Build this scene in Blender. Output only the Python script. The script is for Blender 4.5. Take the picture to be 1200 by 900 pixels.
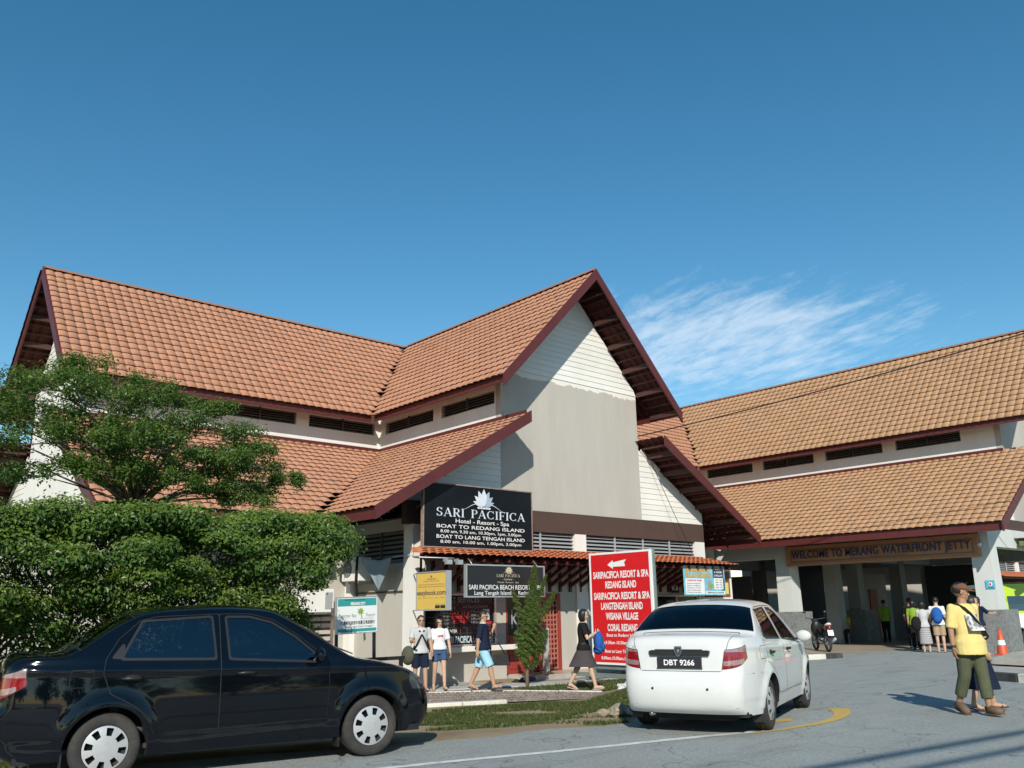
import bpy, bmesh, math, random
import numpy as np
from mathutils import Vector, Matrix
random.seed(7)
RNG = np.random.default_rng(11)
PI = math.pi
sc = bpy.context.scene
for o in list(bpy.data.objects):
    bpy.data.objects.remove(o)
C = sc.collection

# ------------------------------------------------------------------ camera
cam_d = bpy.data.cameras.new("camera")
cam_d.sensor_width = 36.0
cam_d.lens = 30.03
cam_d.clip_start = 0.05
cam_d.clip_end = 6000.0
cam = bpy.data.objects.new("camera", cam_d)
C.objects.link(cam)
cam.matrix_world = Matrix([[0.750552, -0.157881, -0.641674, 0.0], [-0.660627, -0.202205, -0.722969, 0.0], [-0.015607, 0.966533, -0.256066, 1.4], [0.0, 0.0, 0.0, 1.0]])
sc.camera = cam

# ------------------------------------------------------------------ sky and sun
SUN_FROM = Vector((-0.665, -0.70, 0.56)).normalized()
world = bpy.data.worlds.new("World")
sc.world = world
world.use_nodes = True
wt = world.node_tree
wn, wl = wt.nodes, wt.links
wn.clear()
def N(tree, kind, **kw):
    n = tree.nodes.new(kind)
    for k, v in kw.items():
        if k.startswith("i_"):
            n.inputs[k[2:].replace("_", " ")].default_value = v
        else:
            setattr(n, k, v)
    return n
sky = N(wt, "ShaderNodeTexSky", sky_type="NISHITA", sun_disc=False)
sky.sun_elevation = math.asin(SUN_FROM.z)
sky.sun_rotation = math.atan2(SUN_FROM.x, SUN_FROM.y)
sky.altitude = 0.0
sky.air_density = 1.0
sky.dust_density = 0.05
sky.ozone_density = 1.2
bg = N(wt, "ShaderNodeBackground")
bg.inputs["Strength"].default_value = 0.11
out = N(wt, "ShaderNodeOutputWorld")
# thin cirrus: streaks in the plane of the cloud layer, a patch of it low in the north-east
tc = N(wt, "ShaderNodeTexCoord")
sep = N(wt, "ShaderNodeSeparateXYZ")
wl.new(tc.outputs["Generated"], sep.inputs[0])
mx = N(wt, "ShaderNodeMath", operation="MAXIMUM"); mx.inputs[1].default_value = 0.03
wl.new(sep.outputs["Z"], mx.inputs[0])
dx = N(wt, "ShaderNodeMath", operation="DIVIDE"); wl.new(sep.outputs["X"], dx.inputs[0]); wl.new(mx.outputs[0], dx.inputs[1])
dy = N(wt, "ShaderNodeMath", operation="DIVIDE"); wl.new(sep.outputs["Y"], dy.inputs[0]); wl.new(mx.outputs[0], dy.inputs[1])
pl = N(wt, "ShaderNodeCombineXYZ"); wl.new(dx.outputs[0], pl.inputs["X"]); wl.new(dy.outputs[0], pl.inputs["Y"])
mp = N(wt, "ShaderNodeMapping", vector_type="TEXTURE"); mp.inputs["Rotation"].default_value = (0, 0, math.radians(68)); mp.inputs["Scale"].default_value = (0.25, 0.11, 1)
wl.new(pl.outputs[0], mp.inputs["Vector"])
nz = N(wt, "ShaderNodeTexNoise"); nz.inputs["Scale"].default_value = 1.0; nz.inputs["Detail"].default_value = 7.0; nz.inputs["Roughness"].default_value = 0.66; nz.inputs["Distortion"].default_value = 0.25
wl.new(mp.outputs[0], nz.inputs["Vector"])
big = N(wt, "ShaderNodeTexNoise"); big.inputs["Scale"].default_value = 0.9; big.inputs["Detail"].default_value = 3.0
wl.new(pl.outputs[0], big.inputs["Vector"])
dist = N(wt, "ShaderNodeVectorMath", operation="DISTANCE"); dist.inputs[1].default_value = (2.85, 1.9, 0)
mp2 = N(wt, "ShaderNodeMapping"); mp2.inputs["Scale"].default_value = (1, 1, 1)
wl.new(pl.outputs[0], mp2.inputs["Vector"]); wl.new(mp2.outputs[0], dist.inputs[0])
msk = N(wt, "ShaderNodeMapRange", interpolation_type="SMOOTHERSTEP")
msk.inputs["From Min"].default_value = 1.25; msk.inputs["From Max"].default_value = 0.1; 
wl.new(dist.outputs["Value"], msk.inputs["Value"])
ad = N(wt, "ShaderNodeMath", operation="MULTIPLY_ADD"); ad.inputs[1].default_value = 0.45
wl.new(msk.outputs[0], ad.inputs[0]); 
s2 = N(wt, "ShaderNodeMath", operation="MULTIPLY_ADD"); s2.inputs[1].default_value = 0.35; wl.new(big.outputs["Fac"], s2.inputs[0]); wl.new(nz.outputs["Fac"], s2.inputs[2])
wl.new(s2.outputs[0], ad.inputs[2])
cr = N(wt, "ShaderNodeMapRange", interpolation_type="SMOOTHSTEP"); cr.inputs["From Min"].default_value = 0.80; cr.inputs["From Max"].default_value = 1.30
cr.inputs["To Max"].default_value = 0.55
wl.new(ad.outputs[0], cr.inputs["Value"])
mk2 = N(wt, "ShaderNodeMath", operation="MULTIPLY"); wl.new(cr.outputs[0], mk2.inputs[0])
m01 = N(wt, "ShaderNodeMapRange"); m01.inputs["From Min"].default_value = 0.0; m01.inputs["From Max"].default_value = 0.25; wl.new(msk.outputs[0], m01.inputs["Value"]); wl.new(m01.outputs[0], mk2.inputs[1])
hs = N(wt, "ShaderNodeHueSaturation"); hs.inputs["Hue"].default_value = 0.487; hs.inputs["Saturation"].default_value = 1.34; hs.inputs["Value"].default_value = 1.07
wl.new(sky.outputs[0], hs.inputs["Color"])
mixc = N(wt, "ShaderNodeMix", data_type="RGBA"); mixc.inputs["B"].default_value = (7.2, 8.0, 8.8, 1)
wl.new(mk2.outputs[0], mixc.inputs["Factor"]); wl.new(hs.outputs[0], mixc.inputs["A"])
wl.new(mixc.outputs["Result"], bg.inputs["Color"]); wl.new(bg.outputs[0], out.inputs["Surface"])

sun_d = bpy.data.lights.new("sun", "SUN")
sun_d.energy = 4.6
sun_d.angle = math.radians(0.53)
sun_d.color = (1.0, 0.94, 0.83)
sun = bpy.data.objects.new("sun", sun_d)
C.objects.link(sun)
sun.location = (-8, -8, 20)
sun.rotation_euler = SUN_FROM.to_track_quat("Z", "Y").to_euler()
sc.view_settings.view_transform = "Standard"
sc.view_settings.look = "None"
sc.view_settings.exposure = 0.15
sc.view_settings.gamma = 1.0
sc.render.engine = "CYCLES"
sc.cycles.max_bounces = 6
sc.cycles.transparent_max_bounces = 12
sc.cycles.caustics_reflective = False
sc.cycles.caustics_refractive = False

# ------------------------------------------------------------------ helpers
def smooth01(t):
    t = min(1.0, max(0.0, t)); return t * t * (3 - 2 * t)

def mat(name, col, rough=0.6, metal=0.0, var=0.12, scale=6.0, bump=0.0, bscale=40.0, spec=0.5, coat=0.0, detail=5.0, dirt=None, dirt_scale=1.2, dirt_amt=0.5, stretch=None, trans=0.0, emit=None, rand=0.0, tint=False):
    """plain procedural surface: base colour with noise, second dirt tone, fine bump"""
    m = bpy.data.materials.new(name); m.use_nodes = True
    t = m.node_tree; b = t.nodes["Principled BSDF"]; L = t.links
    b.inputs["Roughness"].default_value = rough; b.inputs["Metallic"].default_value = metal
    b.inputs["Specular IOR Level"].default_value = spec
    if coat: b.inputs["Coat Weight"].default_value = coat; b.inputs["Coat Roughness"].default_value = 0.04
    co = N(t, "ShaderNodeTexCoord"); vec = co.outputs["Object"]
    if stretch:
        mpn = N(t, "ShaderNodeMapping"); mpn.inputs["Scale"].default_value = stretch; L.new(vec, mpn.inputs["Vector"]); vec = mpn.outputs[0]
    nzn = N(t, "ShaderNodeTexNoise"); nzn.inputs["Scale"].default_value = scale; nzn.inputs["Detail"].default_value = detail; nzn.inputs["Roughness"].default_value = 0.65
    L.new(vec, nzn.inputs["Vector"])
    mr = N(t, "ShaderNodeMapRange"); mr.inputs["From Min"].default_value = 0.25; mr.inputs["From Max"].default_value = 0.75
    mr.inputs["To Min"].default_value = 1 - var; mr.inputs["To Max"].default_value = 1 + var
    L.new(nzn.outputs["Fac"], mr.inputs["Value"])
    hv = N(t, "ShaderNodeVectorMath", operation="SCALE"); hv.inputs[0].default_value = col[:3]
    L.new(mr.outputs[0], hv.inputs["Scale"]); res = hv.outputs[0]
    if tint:
        at = N(t, "ShaderNodeAttribute", attribute_name="tint")
        mu = N(t, "ShaderNodeVectorMath", operation="MULTIPLY"); L.new(res, mu.inputs[0]); L.new(at.outputs["Color"], mu.inputs[1]); res = mu.outputs[0]
    if rand:
        oi = N(t, "ShaderNodeObjectInfo"); r2 = N(t, "ShaderNodeMapRange"); r2.inputs["To Min"].default_value = 1 - rand; r2.inputs["To Max"].default_value = 1 + rand
        L.new(oi.outputs["Random"], r2.inputs["Value"])
        mu = N(t, "ShaderNodeVectorMath", operation="SCALE"); L.new(res, mu.inputs[0]); L.new(r2.outputs[0], mu.inputs["Scale"]); res = mu.outputs[0]
    if dirt:
        n2 = N(t, "ShaderNodeTexNoise"); n2.inputs["Scale"].default_value = dirt_scale; n2.inputs["Detail"].default_value = 8.0; n2.inputs["Roughness"].default_value = 0.7
        L.new(vec, n2.inputs["Vector"])
        r3 = N(t, "ShaderNodeMapRange"); r3.inputs["From Min"].default_value = 0.45; r3.inputs["From Max"].default_value = 0.75; r3.inputs["To Max"].default_value = dirt_amt
        L.new(n2.outputs["Fac"], r3.inputs["Value"])
        mxn = N(t, "ShaderNodeMix", data_type="RGBA"); L.new(r3.outputs[0], mxn.inputs["Factor"]); L.new(res, mxn.inputs["A"]); mxn.inputs["B"].default_value = (*dirt[:3], 1); res = mxn.outputs["Result"]
    L.new(res, b.inputs["Base Color"])
    if bump:
        n3 = N(t, "ShaderNodeTexNoise"); n3.inputs["Scale"].default_value = bscale; n3.inputs["Detail"].default_value = 6.0; L.new(vec, n3.inputs["Vector"])
        bp = N(t, "ShaderNodeBump"); bp.inputs["Strength"].default_value = bump; bp.inputs["Distance"].default_value = 0.02
        L.new(n3.outputs["Fac"], bp.inputs["Height"]); L.new(bp.outputs[0], b.inputs["Normal"])
    if emit:
        b.inputs["Emission Color"].default_value = (*emit[:3], 1); b.inputs["Emission Strength"].default_value = emit[3]
    return m

class MB:
    """collects shapes and links them as one mesh object"""
    def __init__(s): s.v = []; s.f = []; s.m = []; s.sm = []; s.mats = []; s.segs = []
    def mi(s, m):
        if m is None: return 0
        if m not in s.mats: s.mats.append(m)
        return s.mats.index(m)
    def add(s, vs, fs, m=None, smooth=False):
        o = len(s.v); s.v.extend([tuple(p) for p in vs]); k = s.mi(m)
        for f in fs: s.f.append(tuple(i + o for i in f)); s.m.append(k); s.sm.append(smooth)
        return s
    def box(s, x0, x1, y0, y1, z0, z1, m=None):
        return s.add([(x0,y0,z0),(x1,y0,z0),(x1,y1,z0),(x0,y1,z0),(x0,y0,z1),(x1,y0,z1),(x1,y1,z1),(x0,y1,z1)],
              [(0,3,2,1),(4,5,6,7),(0,1,5,4),(1,2,6,5),(2,3,7,6),(3,0,4,7)], m)
    def beam(s, a, b, w, h, up=(0,0,1), m=None):
        """bar from a to b, w across, h along up"""
        a = Vector(a); b = Vector(b); d = (b - a).normalized(); u = Vector(up); r = d.cross(u)
        if r.length < 1e-5: r = d.cross(Vector((1,0,0)))
        r.normalize(); u = r.cross(d).normalized(); vs = []
        for p in (a, b):
            for sx, sz in ((-1,-1),(1,-1),(1,1),(-1,1)): vs.append(p + r * (sx * w / 2) + u * (sz * h / 2))
        return s.add(vs, [(0,1,2,3),(7,6,5,4),(0,4,5,1),(1,5,6,2),(2,6,7,3),(3,7,4,0)], m)
    def prism(s, poly, axis, a, b, m=None):
        """poly (2-D) extruded along axis from a to b. axis y: poly=(x,z); x: (y,z); z: (x,y)"""
        n = len(poly)
        def p3(p, t): return (p[0], t, p[1]) if axis == "y" else ((t, p[0], p[1]) if axis == "x" else (p[0], p[1], t))
        vs = [p3(p, a) for p in poly] + [p3(p, b) for p in poly]
        fs = [tuple(range(n)), tuple(range(2*n-1, n-1, -1))] + [(i, n+i, n+(i+1)%n, (i+1)%n) for i in range(n)]
        return s.add(vs, fs, m)
    def tube(s, pts, r, n=8, m=None, cap=True, smooth=True):
        pts = [Vector(p) for p in pts]; rs = r if isinstance(r, (list, tuple)) else [r] * len(pts)
        vs = []; prev = None
        for i, p in enumerate(pts):
            d = (pts[min(i+1, len(pts)-1)] - pts[max(i-1, 0)]).normalized()
            if prev is None:
                u = d.cross(Vector((0,0,1)));  u = u if u.length > 1e-3 else d.cross(Vector((1,0,0)))
            else: u = prev - d * prev.dot(d)
            u.normalize(); prev = u; w = d.cross(u)
            for k in range(n):
                t = 2*PI*k/n; vs.append(p + (u*math.cos(t) + w*math.sin(t)) * rs[i])
        fs = []
        for i in range(len(pts)-1):
            for k in range(n):
                fs.append((i*n+k, i*n+(k+1)%n, (i+1)*n+(k+1)%n, (i+1)*n+k))
        if cap: fs.append(tuple(range(n-1,-1,-1))); fs.append(tuple((len(pts)-1)*n+k for k in range(n)))
        return s.add(vs, fs, m, smooth)
    def lathe(s, prof, n=24, c=(0,0,0), axis="z", m=None, smooth=True, cap=False):
        vs = []
        for (r, h) in prof:
            for k in range(n):
                t = 2*PI*k/n; x, y = r*math.cos(t), r*math.sin(t)
                q = (x, y, h) if axis == "z" else ((x, h, y) if axis == "y" else (h, x, y))
                vs.append((q[0]+c[0], q[1]+c[1], q[2]+c[2]))
        fs = [(i*n+k, i*n+(k+1)%n, (i+1)*n+(k+1)%n, (i+1)*n+k) for i in range(len(prof)-1) for k in range(n)]
        if cap: fs.append(tuple(range(n))); fs.append(tuple((len(prof)-1)*n+k for k in range(n)))
        return s.add(vs, fs, m, smooth)
    def ell(s, c, r, n=12, k=8, m=None, rot=None):
        vs = []
        for i in range(k+1):
            ph = PI*i/k
            for j in range(n):
                th = 2*PI*j/n
                p = Vector((r[0]*math.sin(ph)*math.cos(th), r[1]*math.sin(ph)*math.sin(th), r[2]*math.cos(ph)))
                if rot is not None: p = rot @ p
                vs.append(p + Vector(c))
        fs = [(i*n+j, (i+1)*n+j, (i+1)*n+(j+1)%n, i*n+(j+1)%n) for i in range(k) for j in range(n)]
        return s.add(vs, fs, m, True)
    def quad(s, a, b, c, d, m=None): return s.add([a,b,c,d], [(0,1,2,3)], m)
    def mesh(s, name, mats=None):
        me = bpy.data.meshes.new(name); me.from_pydata(s.v, [], s.f)
        for m in (mats or s.mats): me.materials.append(m)
        me.polygons.foreach_set("material_index", s.m); me.polygons.foreach_set("use_smooth", s.sm)
        me.update(); return me
    def build(s, name, m=None, parent=None, clean=False, bevel=0, **props):
        if s.segs and name in ("lettering", "window_lettering", "print"):      # one object per line of writing
            cuts = sorted({0, len(s.f), *s.segs}); last = None
            for a, b in zip(cuts[:-1], cuts[1:]):
                q = MB(); used = sorted({i for f in s.f[a:b] for i in f}); mp_ = {k: i for i, k in enumerate(used)}
                q.v = [s.v[i] for i in used]; q.f = [tuple(mp_[i] for i in f) for f in s.f[a:b]]; q.sm = s.sm[a:b]; mm = sorted(set(s.m[a:b])); q.m = [mm.index(k) for k in s.m[a:b]]; q.mats = [s.mats[k] for k in mm] if s.mats else []
                last = q.build(name, m, parent, **props)
            return last
        me = s.mesh(name, [m] if m is not None else None)
        if clean or bevel:
            bm = bmesh.new(); bm.from_mesh(me); bmesh.ops.remove_doubles(bm, verts=bm.verts, dist=1e-5)
            if bevel:
                bmesh.ops.bevel(bm, geom=[e for e in bm.edges if len(e.link_faces)==2 and e.calc_face_angle(0) > 0.6], offset=bevel, segments=1, affect="EDGES")
            bmesh.ops.recalc_face_normals(bm, faces=bm.faces); bm.to_mesh(me); bm.free()
        return obj(name, me, parent, **props)

def woff(p):
    """translation of parent p in the world (roots of built-in-place things are not rotated)"""
    t = Vector((0,0,0))
    while p is not None: t += p.location; p = p.parent
    return t
def obj(name, data, parent=None, local=False, loc=None, **props):
    o = bpy.data.objects.new(name, data); C.objects.link(o)
    if parent is not None:
        o.parent = parent
        if not local and not parent.get("own_frame"): o.location = -woff(parent)
    if loc is not None: o.location = loc
    for k, v in props.items(): o[k] = v
    return o
def thing(name, label, cat, loc=(0,0,0), rotz=0.0, group=None, local=False):
    o = bpy.data.objects.new(name, None); C.objects.link(o); o.empty_display_size = 0.2
    o.location = loc; o.rotation_euler = (0,0,rotz); o["label"] = label; o["category"] = cat
    if group: o["group"] = group
    return o
def tag(o, label, cat, group=None, kind=None):
    o["label"] = label; o["category"] = cat
    if group: o["group"] = group
    if kind: o["kind"] = kind
    return o
def struct(o): o["kind"] = "structure"; return o
LOCAL = dict(local=True)

def text_mesh(body, size, weight=0.0, sx=1.0, align="CENTER", spacing=1.0, depth=0.0, shear=0.0):
    cu = bpy.data.curves.new("t", "FONT"); cu.body = body; cu.size = size; cu.align_x = align; cu.align_y = "BOTTOM_BASELINE"
    cu.offset = weight; cu.extrude = depth; cu.resolution_u = 3; cu.space_character = spacing; cu.shear = shear
    o = bpy.data.objects.new("t", cu); C.objects.link(o)
    dg = bpy.context.evaluated_depsgraph_get(); dg.update()
    me = bpy.data.meshes.new_from_object(o.evaluated_get(dg))
    bpy.data.objects.remove(o); bpy.data.curves.remove(cu)
    vs = [(v.co.x*sx, v.co.y, v.co.z) for v in me.vertices]; fs = [tuple(p.vertices) for p in me.polygons]
    bpy.data.meshes.remove(me); return vs, fs

# cap height of the built-in face is about 0.73 of its size
def text_on(mb, body, origin, right, up, cap, m, weight=0.0, sx=1.0, width=None, align="CENTER", lift=0.004, spacing=1.0, depth=0.0, stretch_y=1.0):
    """letters on a plane: origin = baseline anchor, right/up unit vectors; normal = right x up"""
    size = cap / 0.73
    vs, fs = text_mesh(body, size, weight*size, 1.0, align, spacing, depth)
    if not vs: return
    if width:
        xs = [v[0] for v in vs]; sx = width / (max(xs) - min(xs))
    r = Vector(right).normalized(); u = Vector(up).normalized(); n = r.cross(u); o = Vector(origin)
    mb.segs.append(len(mb.f)); mb.add([o + r*(v[0]*sx) + u*(v[1]*stretch_y) + n*(v[2] + lift) for v in vs], fs, m); mb.segs.append(len(mb.f))
# ------------------------------------------------------------------ ground
TU = Vector((0.967, -0.253)); NU = Vector((0.253, 0.967))      # along the road / across it
def s_of(u, v): return NU.x*u + NU.y*v
def gh(u, v):
    """ground height: the road is level, the verge falls 0.3 m towards the kiosks, the jetty forecourt stays level"""
    return -0.235 * smooth01((s_of(u, v) - 9.9) / 3.0) * smooth01((-0.558*(u-8.8) + 0.83*(v-7.7) - 0.15) / 1.5) * (1 - smooth01((u - 16.3) / 4.5))

M_ASPH = mat("asphalt", (0.31, 0.335, 0.325), 0.85, var=0.10, scale=1.3, bump=0.5, bscale=160, spec=0.3, dirt=(0.30, 0.28, 0.235), dirt_scale=0.55, dirt_amt=0.45, detail=10)
def asphalt_grain(m):
    t = m.node_tree; L = t.links; b = t.nodes["Principled BSDF"]
    src = b.inputs["Base Color"].links[0].from_socket
    co = N(t, "ShaderNodeTexCoord")
    v = N(t, "ShaderNodeTexVoronoi"); v.inputs["Scale"].default_value = 75.0; L.new(co.outputs["Object"], v.inputs["Vector"])
    n = N(t, "ShaderNodeTexNoise"); n.inputs["Scale"].default_value = 28.0; n.inputs["Detail"].default_value = 8; L.new(co.outputs["Object"], n.inputs["Vector"])
    a = N(t, "ShaderNodeMath", operation="MULTIPLY_ADD"); L.new(v.outputs["Color"], a.inputs[0]); a.inputs[1].default_value = 0.38; L.new(n.outputs["Fac"], a.inputs[2])
    r = N(t, "ShaderNodeMapRange"); r.inputs["From Min"].default_value = 0.35; r.inputs["From Max"].default_value = 1.0; r.inputs["To Min"].default_value = 0.72; r.inputs["To Max"].default_value = 1.26
    L.new(a.outputs[0], r.inputs["Value"])
    s = N(t, "ShaderNodeVectorMath", operation="SCALE"); L.new(src, s.inputs[0]); L.new(r.outputs[0], s.inputs["Scale"])
    # old oil and tyre stains, hairline cracks
    n4 = N(t, "ShaderNodeTexNoise"); n4.inputs["Scale"].default_value = 0.9; n4.inputs["Detail"].default_value = 6; n4.inputs["Roughness"].default_value = 0.75; mp4 = N(t, "ShaderNodeMapping"); mp4.inputs["Rotation"].default_value = (0,0,0.26); mp4.inputs["Scale"].default_value = (0.35,1.6,1); L.new(co.outputs["Object"], mp4.inputs["Vector"]); L.new(mp4.outputs[0], n4.inputs["Vector"])
    r4 = N(t, "ShaderNodeMapRange"); r4.inputs["From Min"].default_value = 0.52; r4.inputs["From Max"].default_value = 0.74; r4.inputs["To Min"].default_value = 1.0; r4.inputs["To Max"].default_value = 0.66; L.new(n4.outputs["Fac"], r4.inputs["Value"])
    wv = N(t, "ShaderNodeTexNoise"); wv.inputs["Scale"].default_value = 2.0; L.new(co.outputs["Object"], wv.inputs["Vector"]); wa = N(t, "ShaderNodeVectorMath", operation="MULTIPLY_ADD"); L.new(wv.outputs["Color"], wa.inputs[0]); wa.inputs[1].default_value = (0.7,0.7,0.7); L.new(co.outputs["Object"], wa.inputs[2])
    cv = N(t, "ShaderNodeTexVoronoi", feature="DISTANCE_TO_EDGE"); cv.inputs["Scale"].default_value = 0.45; L.new(wa.outputs[0], cv.inputs["Vector"]); rc_ = N(t, "ShaderNodeMapRange"); rc_.inputs["From Max"].default_value = 0.006; rc_.inputs["To Min"].default_value = 0.55; L.new(cv.outputs["Distance"], rc_.inputs["Value"])
    m5 = N(t, "ShaderNodeMath", operation="MULTIPLY"); L.new(r4.outputs[0], m5.inputs[0]); L.new(rc_.outputs[0], m5.inputs[1])
    s5 = N(t, "ShaderNodeVectorMath", operation="SCALE"); L.new(s.outputs[0], s5.inputs[0]); L.new(m5.outputs[0], s5.inputs["Scale"]); L.new(s5.outputs[0], b.inputs["Base Color"])
asphalt_grain(M_ASPH)
M_DIRT = mat("dirt", (0.34, 0.27, 0.175), 0.95, var=0.25, scale=2.2, bump=0.8, bscale=30, spec=0.1, dirt=(0.13, 0.085, 0.05), dirt_scale=1.1, dirt_amt=0.9, detail=9)
M_CONC = mat("concrete", (0.40, 0.39, 0.36), 0.85, var=0.12, scale=3, bump=0.3, bscale=60, dirt=(0.17, 0.16, 0.145), dirt_scale=1.6, dirt_amt=0.6)
M_KERBW = mat("kerb_white", (0.66, 0.64, 0.57), 0.8, var=0.1, scale=6, bump=0.3, bscale=40, dirt=(0.22, 0.20, 0.165), dirt_scale=3, dirt_amt=0.75)
M_KERBB = mat("kerb_black", (0.035, 0.036, 0.038), 0.7, var=0.2, scale=6, bump=0.3, dirt=(0.2, 0.19, 0.17), dirt_scale=4, dirt_amt=0.35)
M_PAVER = mat("paver", (0.27, 0.205, 0.165), 0.9, var=0.22, scale=9, bump=0.3, rand=0.28, dirt=(0.15, 0.13, 0.11), dirt_scale=2, dirt_amt=0.6)
M_FTILE = mat("floor_tile", (0.40, 0.335, 0.26), 0.45, var=0.08, scale=5, rand=0.10, dirt=(0.24, 0.21, 0.17), dirt_scale=1.4, dirt_amt=0.5)
M_LINEW = mat("line_white", (0.68, 0.68, 0.64), 0.8, var=0.1, scale=12, bump=0.3, dirt=(0.30, 0.30, 0.29), dirt_scale=7, dirt_amt=0.9)
M_LINEY = mat("line_yellow", (0.55, 0.36, 0.065), 0.8, var=0.12, scale=12, bump=0.3, dirt=(0.33, 0.29, 0.2), dirt_scale=7, dirt_amt=0.8)

def sheet(name, pts_fn, nu, nv, m, kind="structure"):
    mb = MB(); vs = [pts_fn(i/nu, j/nv) for j in range(nv+1) for i in range(nu+1)]
    fs = [(j*(nu+1)+i, j*(nu+1)+i+1, (j+1)*(nu+1)+i+1, (j+1)*(nu+1)+i) for j in range(nv) for i in range(nu)]
    mb.add(vs, fs, m, True); return mb.build(name, m, kind=kind)
# one big sheet to the horizon, fine near the scene
def axis_pts(lo, hi, step, far):
    a = list(np.arange(lo, hi + step/2, step)); k = step; x = hi
    while x < far: k *= 1.6; x += k; a.append(x)
    k = step; x = lo
    while x > -far: k *= 1.6; x -= k; a.insert(0, x)
    return a
gx, gy = axis_pts(-6, 34, 0.5, 3000), axis_pts(-6, 34, 0.5, 3000)
mb = MB(); vs = []
for y in gy:
    for x in gx:
        vs.append((x, y, gh(x, y) - 0.012 + (0.012*math.sin(x*2.1)*math.sin(y*1.7+x) if s_of(x,y) > 9.9 and x < 19 else 0)))
n = len(gx)
mb.add(vs, [(j*n+i, j*n+i+1, (j+1)*n+i+1, (j+1)*n+i) for j in range(len(gy)-1) for i in range(n-1)], M_DIRT, True)
mb.build("ground", M_DIRT, kind="structure")

# road: long strip plus the forecourt to the jetty entrance; ragged edge along the verge
edge = []
for i in range(241):
    t = -110 + i * 0.5
    s = 9.62 + 0.10*math.sin(t*1.3) + 0.06*math.sin(t*3.7+1) + 0.04*math.sin(t*8.1) - 0.35*smooth01((t-5)/5)
    p = TU*t + NU*s
    if p.x > 8.9: break
    edge.append((p.x, p.y))
edge += [(9.35, 8.05), (10.2, 8.75), (11.4, 9.6), (12.8, 10.45), (14.3, 11.35), (16.2, 12.4), (19.0, 13.3), (22.6, 13.4), (26, 13.4), (60, 13.2), (400, -90), (400, -420), (-110, -220)]
bm = bmesh.new(); bvs = [bm.verts.new((x, y, 0.0)) for x, y in edge]; bm.faces.new(bvs); bmesh.ops.triangulate(bm, faces=bm.faces[:])
bmesh.ops.recalc_face_normals(bm, faces=bm.faces[:])
if bm.faces[:][0].normal.z < 0: bmesh.ops.reverse_faces(bm, faces=bm.faces[:])
me = bpy.data.meshes.new("road"); bm.to_mesh(me); bm.free(); me.materials.append(M_ASPH)
obj("road", me, kind="structure")

def ribbon(name, pts, w, z, m, kind="structure"):
    mb = MB(); vs = []
    for i, p in enumerate(pts):
        a = Vector(pts[max(i-1, 0)]); b = Vector(pts[min(i+1, len(pts)-1)]); d = (b - a).normalized(); nn = Vector((-d.y, d.x)); ww = w[i] if isinstance(w, list) else w
        for sgn in (-0.5, 0.5): q = Vector(p) + nn*(sgn*ww); vs.append((q.x, q.y, z))
    mb.add(vs, [(2*i, 2*i+2, 2*i+3, 2*i+1) for i in range(len(pts)-1)], m); return mb.build(name, m, kind=kind)
ribbon("road_edge_line", [TU*t + NU*(8.20 + 0.012*math.sin(t*2.3)) for t in np.arange(-12, 7.3, 0.3)], 0.115, 0.004, M_LINEW)
ribbon("yellow_kerb_marking", [(8.95,6.03),(9.4,5.95),(9.78,5.945),(10.15,5.93),(10.48,5.95),(10.85,6.03),(11.18,6.15),(11.48,6.31),(11.70,6.46),(11.80,6.56)], [0.06,0.07,0.09,0.11,0.13,0.15,0.19,0.23,0.27,0.29], 0.004, M_LINEY)
ribbon("yellow_kerb_marking", [(9.95,6.42),(10.15,6.40),(10.4,6.44)], [0.10,0.22,0.08], 0.004, M_LINEY)

# brick path between two kerbs, running behind the verge
PN = [(2.0, 15.6), (6.0, 14.35), (9.66, 13.14), (10.94, 12.62), (11.9, 12.15), (12.5, 11.75)]
PF = [(3.2, 17.6), (7.4, 16.5), (11.17, 15.15), (12.34, 14.3), (13.0, 13.2), (13.4, 12.5)]
PZ = -0.215
def lerp2(a, b, t): return (a[0]+(b[0]-a[0])*t, a[1]+(b[1]-a[1])*t)
def poly_at(P, t):
    x = t*(len(P)-1); i = min(int(x), len(P)-2); return lerp2(P[i], P[i+1], x-i)
base = MB(); K = 60
for k in range(K):
    a, b = poly_at(PN, k/K), poly_at(PN, (k+1)/K); c, d = poly_at(PF, (k+1)/K), poly_at(PF, k/K)
    base.quad((*a, PZ-0.012), (*b, PZ-0.012), (*c, PZ-0.012), (*d, PZ-0.012), M_CONC)
path = base.build("path", M_CONC, kind="structure")
# pavers: boards of colour laid across the path; the ones in view are single pieces
NROW = 5; pk = MB(); count = 0
L_path = 14.8
ncol = 72
for k in range(ncol):
    for r in range(NROW):
        t0, t1 = k/ncol + 0.0012, (k+1)/ncol - 0.0012; q0, q1 = r/NROW + 0.012, (r+1)/NROW - 0.012
        sh = 0.5/ncol if r % 2 else 0
        t0 = min(1, t0+sh); t1 = min(1, t1+sh)
        A = [lerp2(poly_at(PN, t), poly_at(PF, t), q) for t, q in ((t0,q0),(t1,q0),(t1,q1),(t0,q1))]
        zz = PZ + random.uniform(-0.003, 0.003)
        m1 = MB() if t0 > 0.44 else pk
        vs = [(p[0], p[1], zz-0.02) for p in A] + [(p[0], p[1], zz) for p in A]
        m1.add(vs, [(4,5,6,7),(0,1,5,4),(1,2,6,5),(2,3,7,6),(3,0,4,7)], M_PAVER)
        if m1 is not pk: m1.build("paver", M_PAVER, path)
pk.build("paver", M_PAVER, path, kind="stuff")
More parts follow.
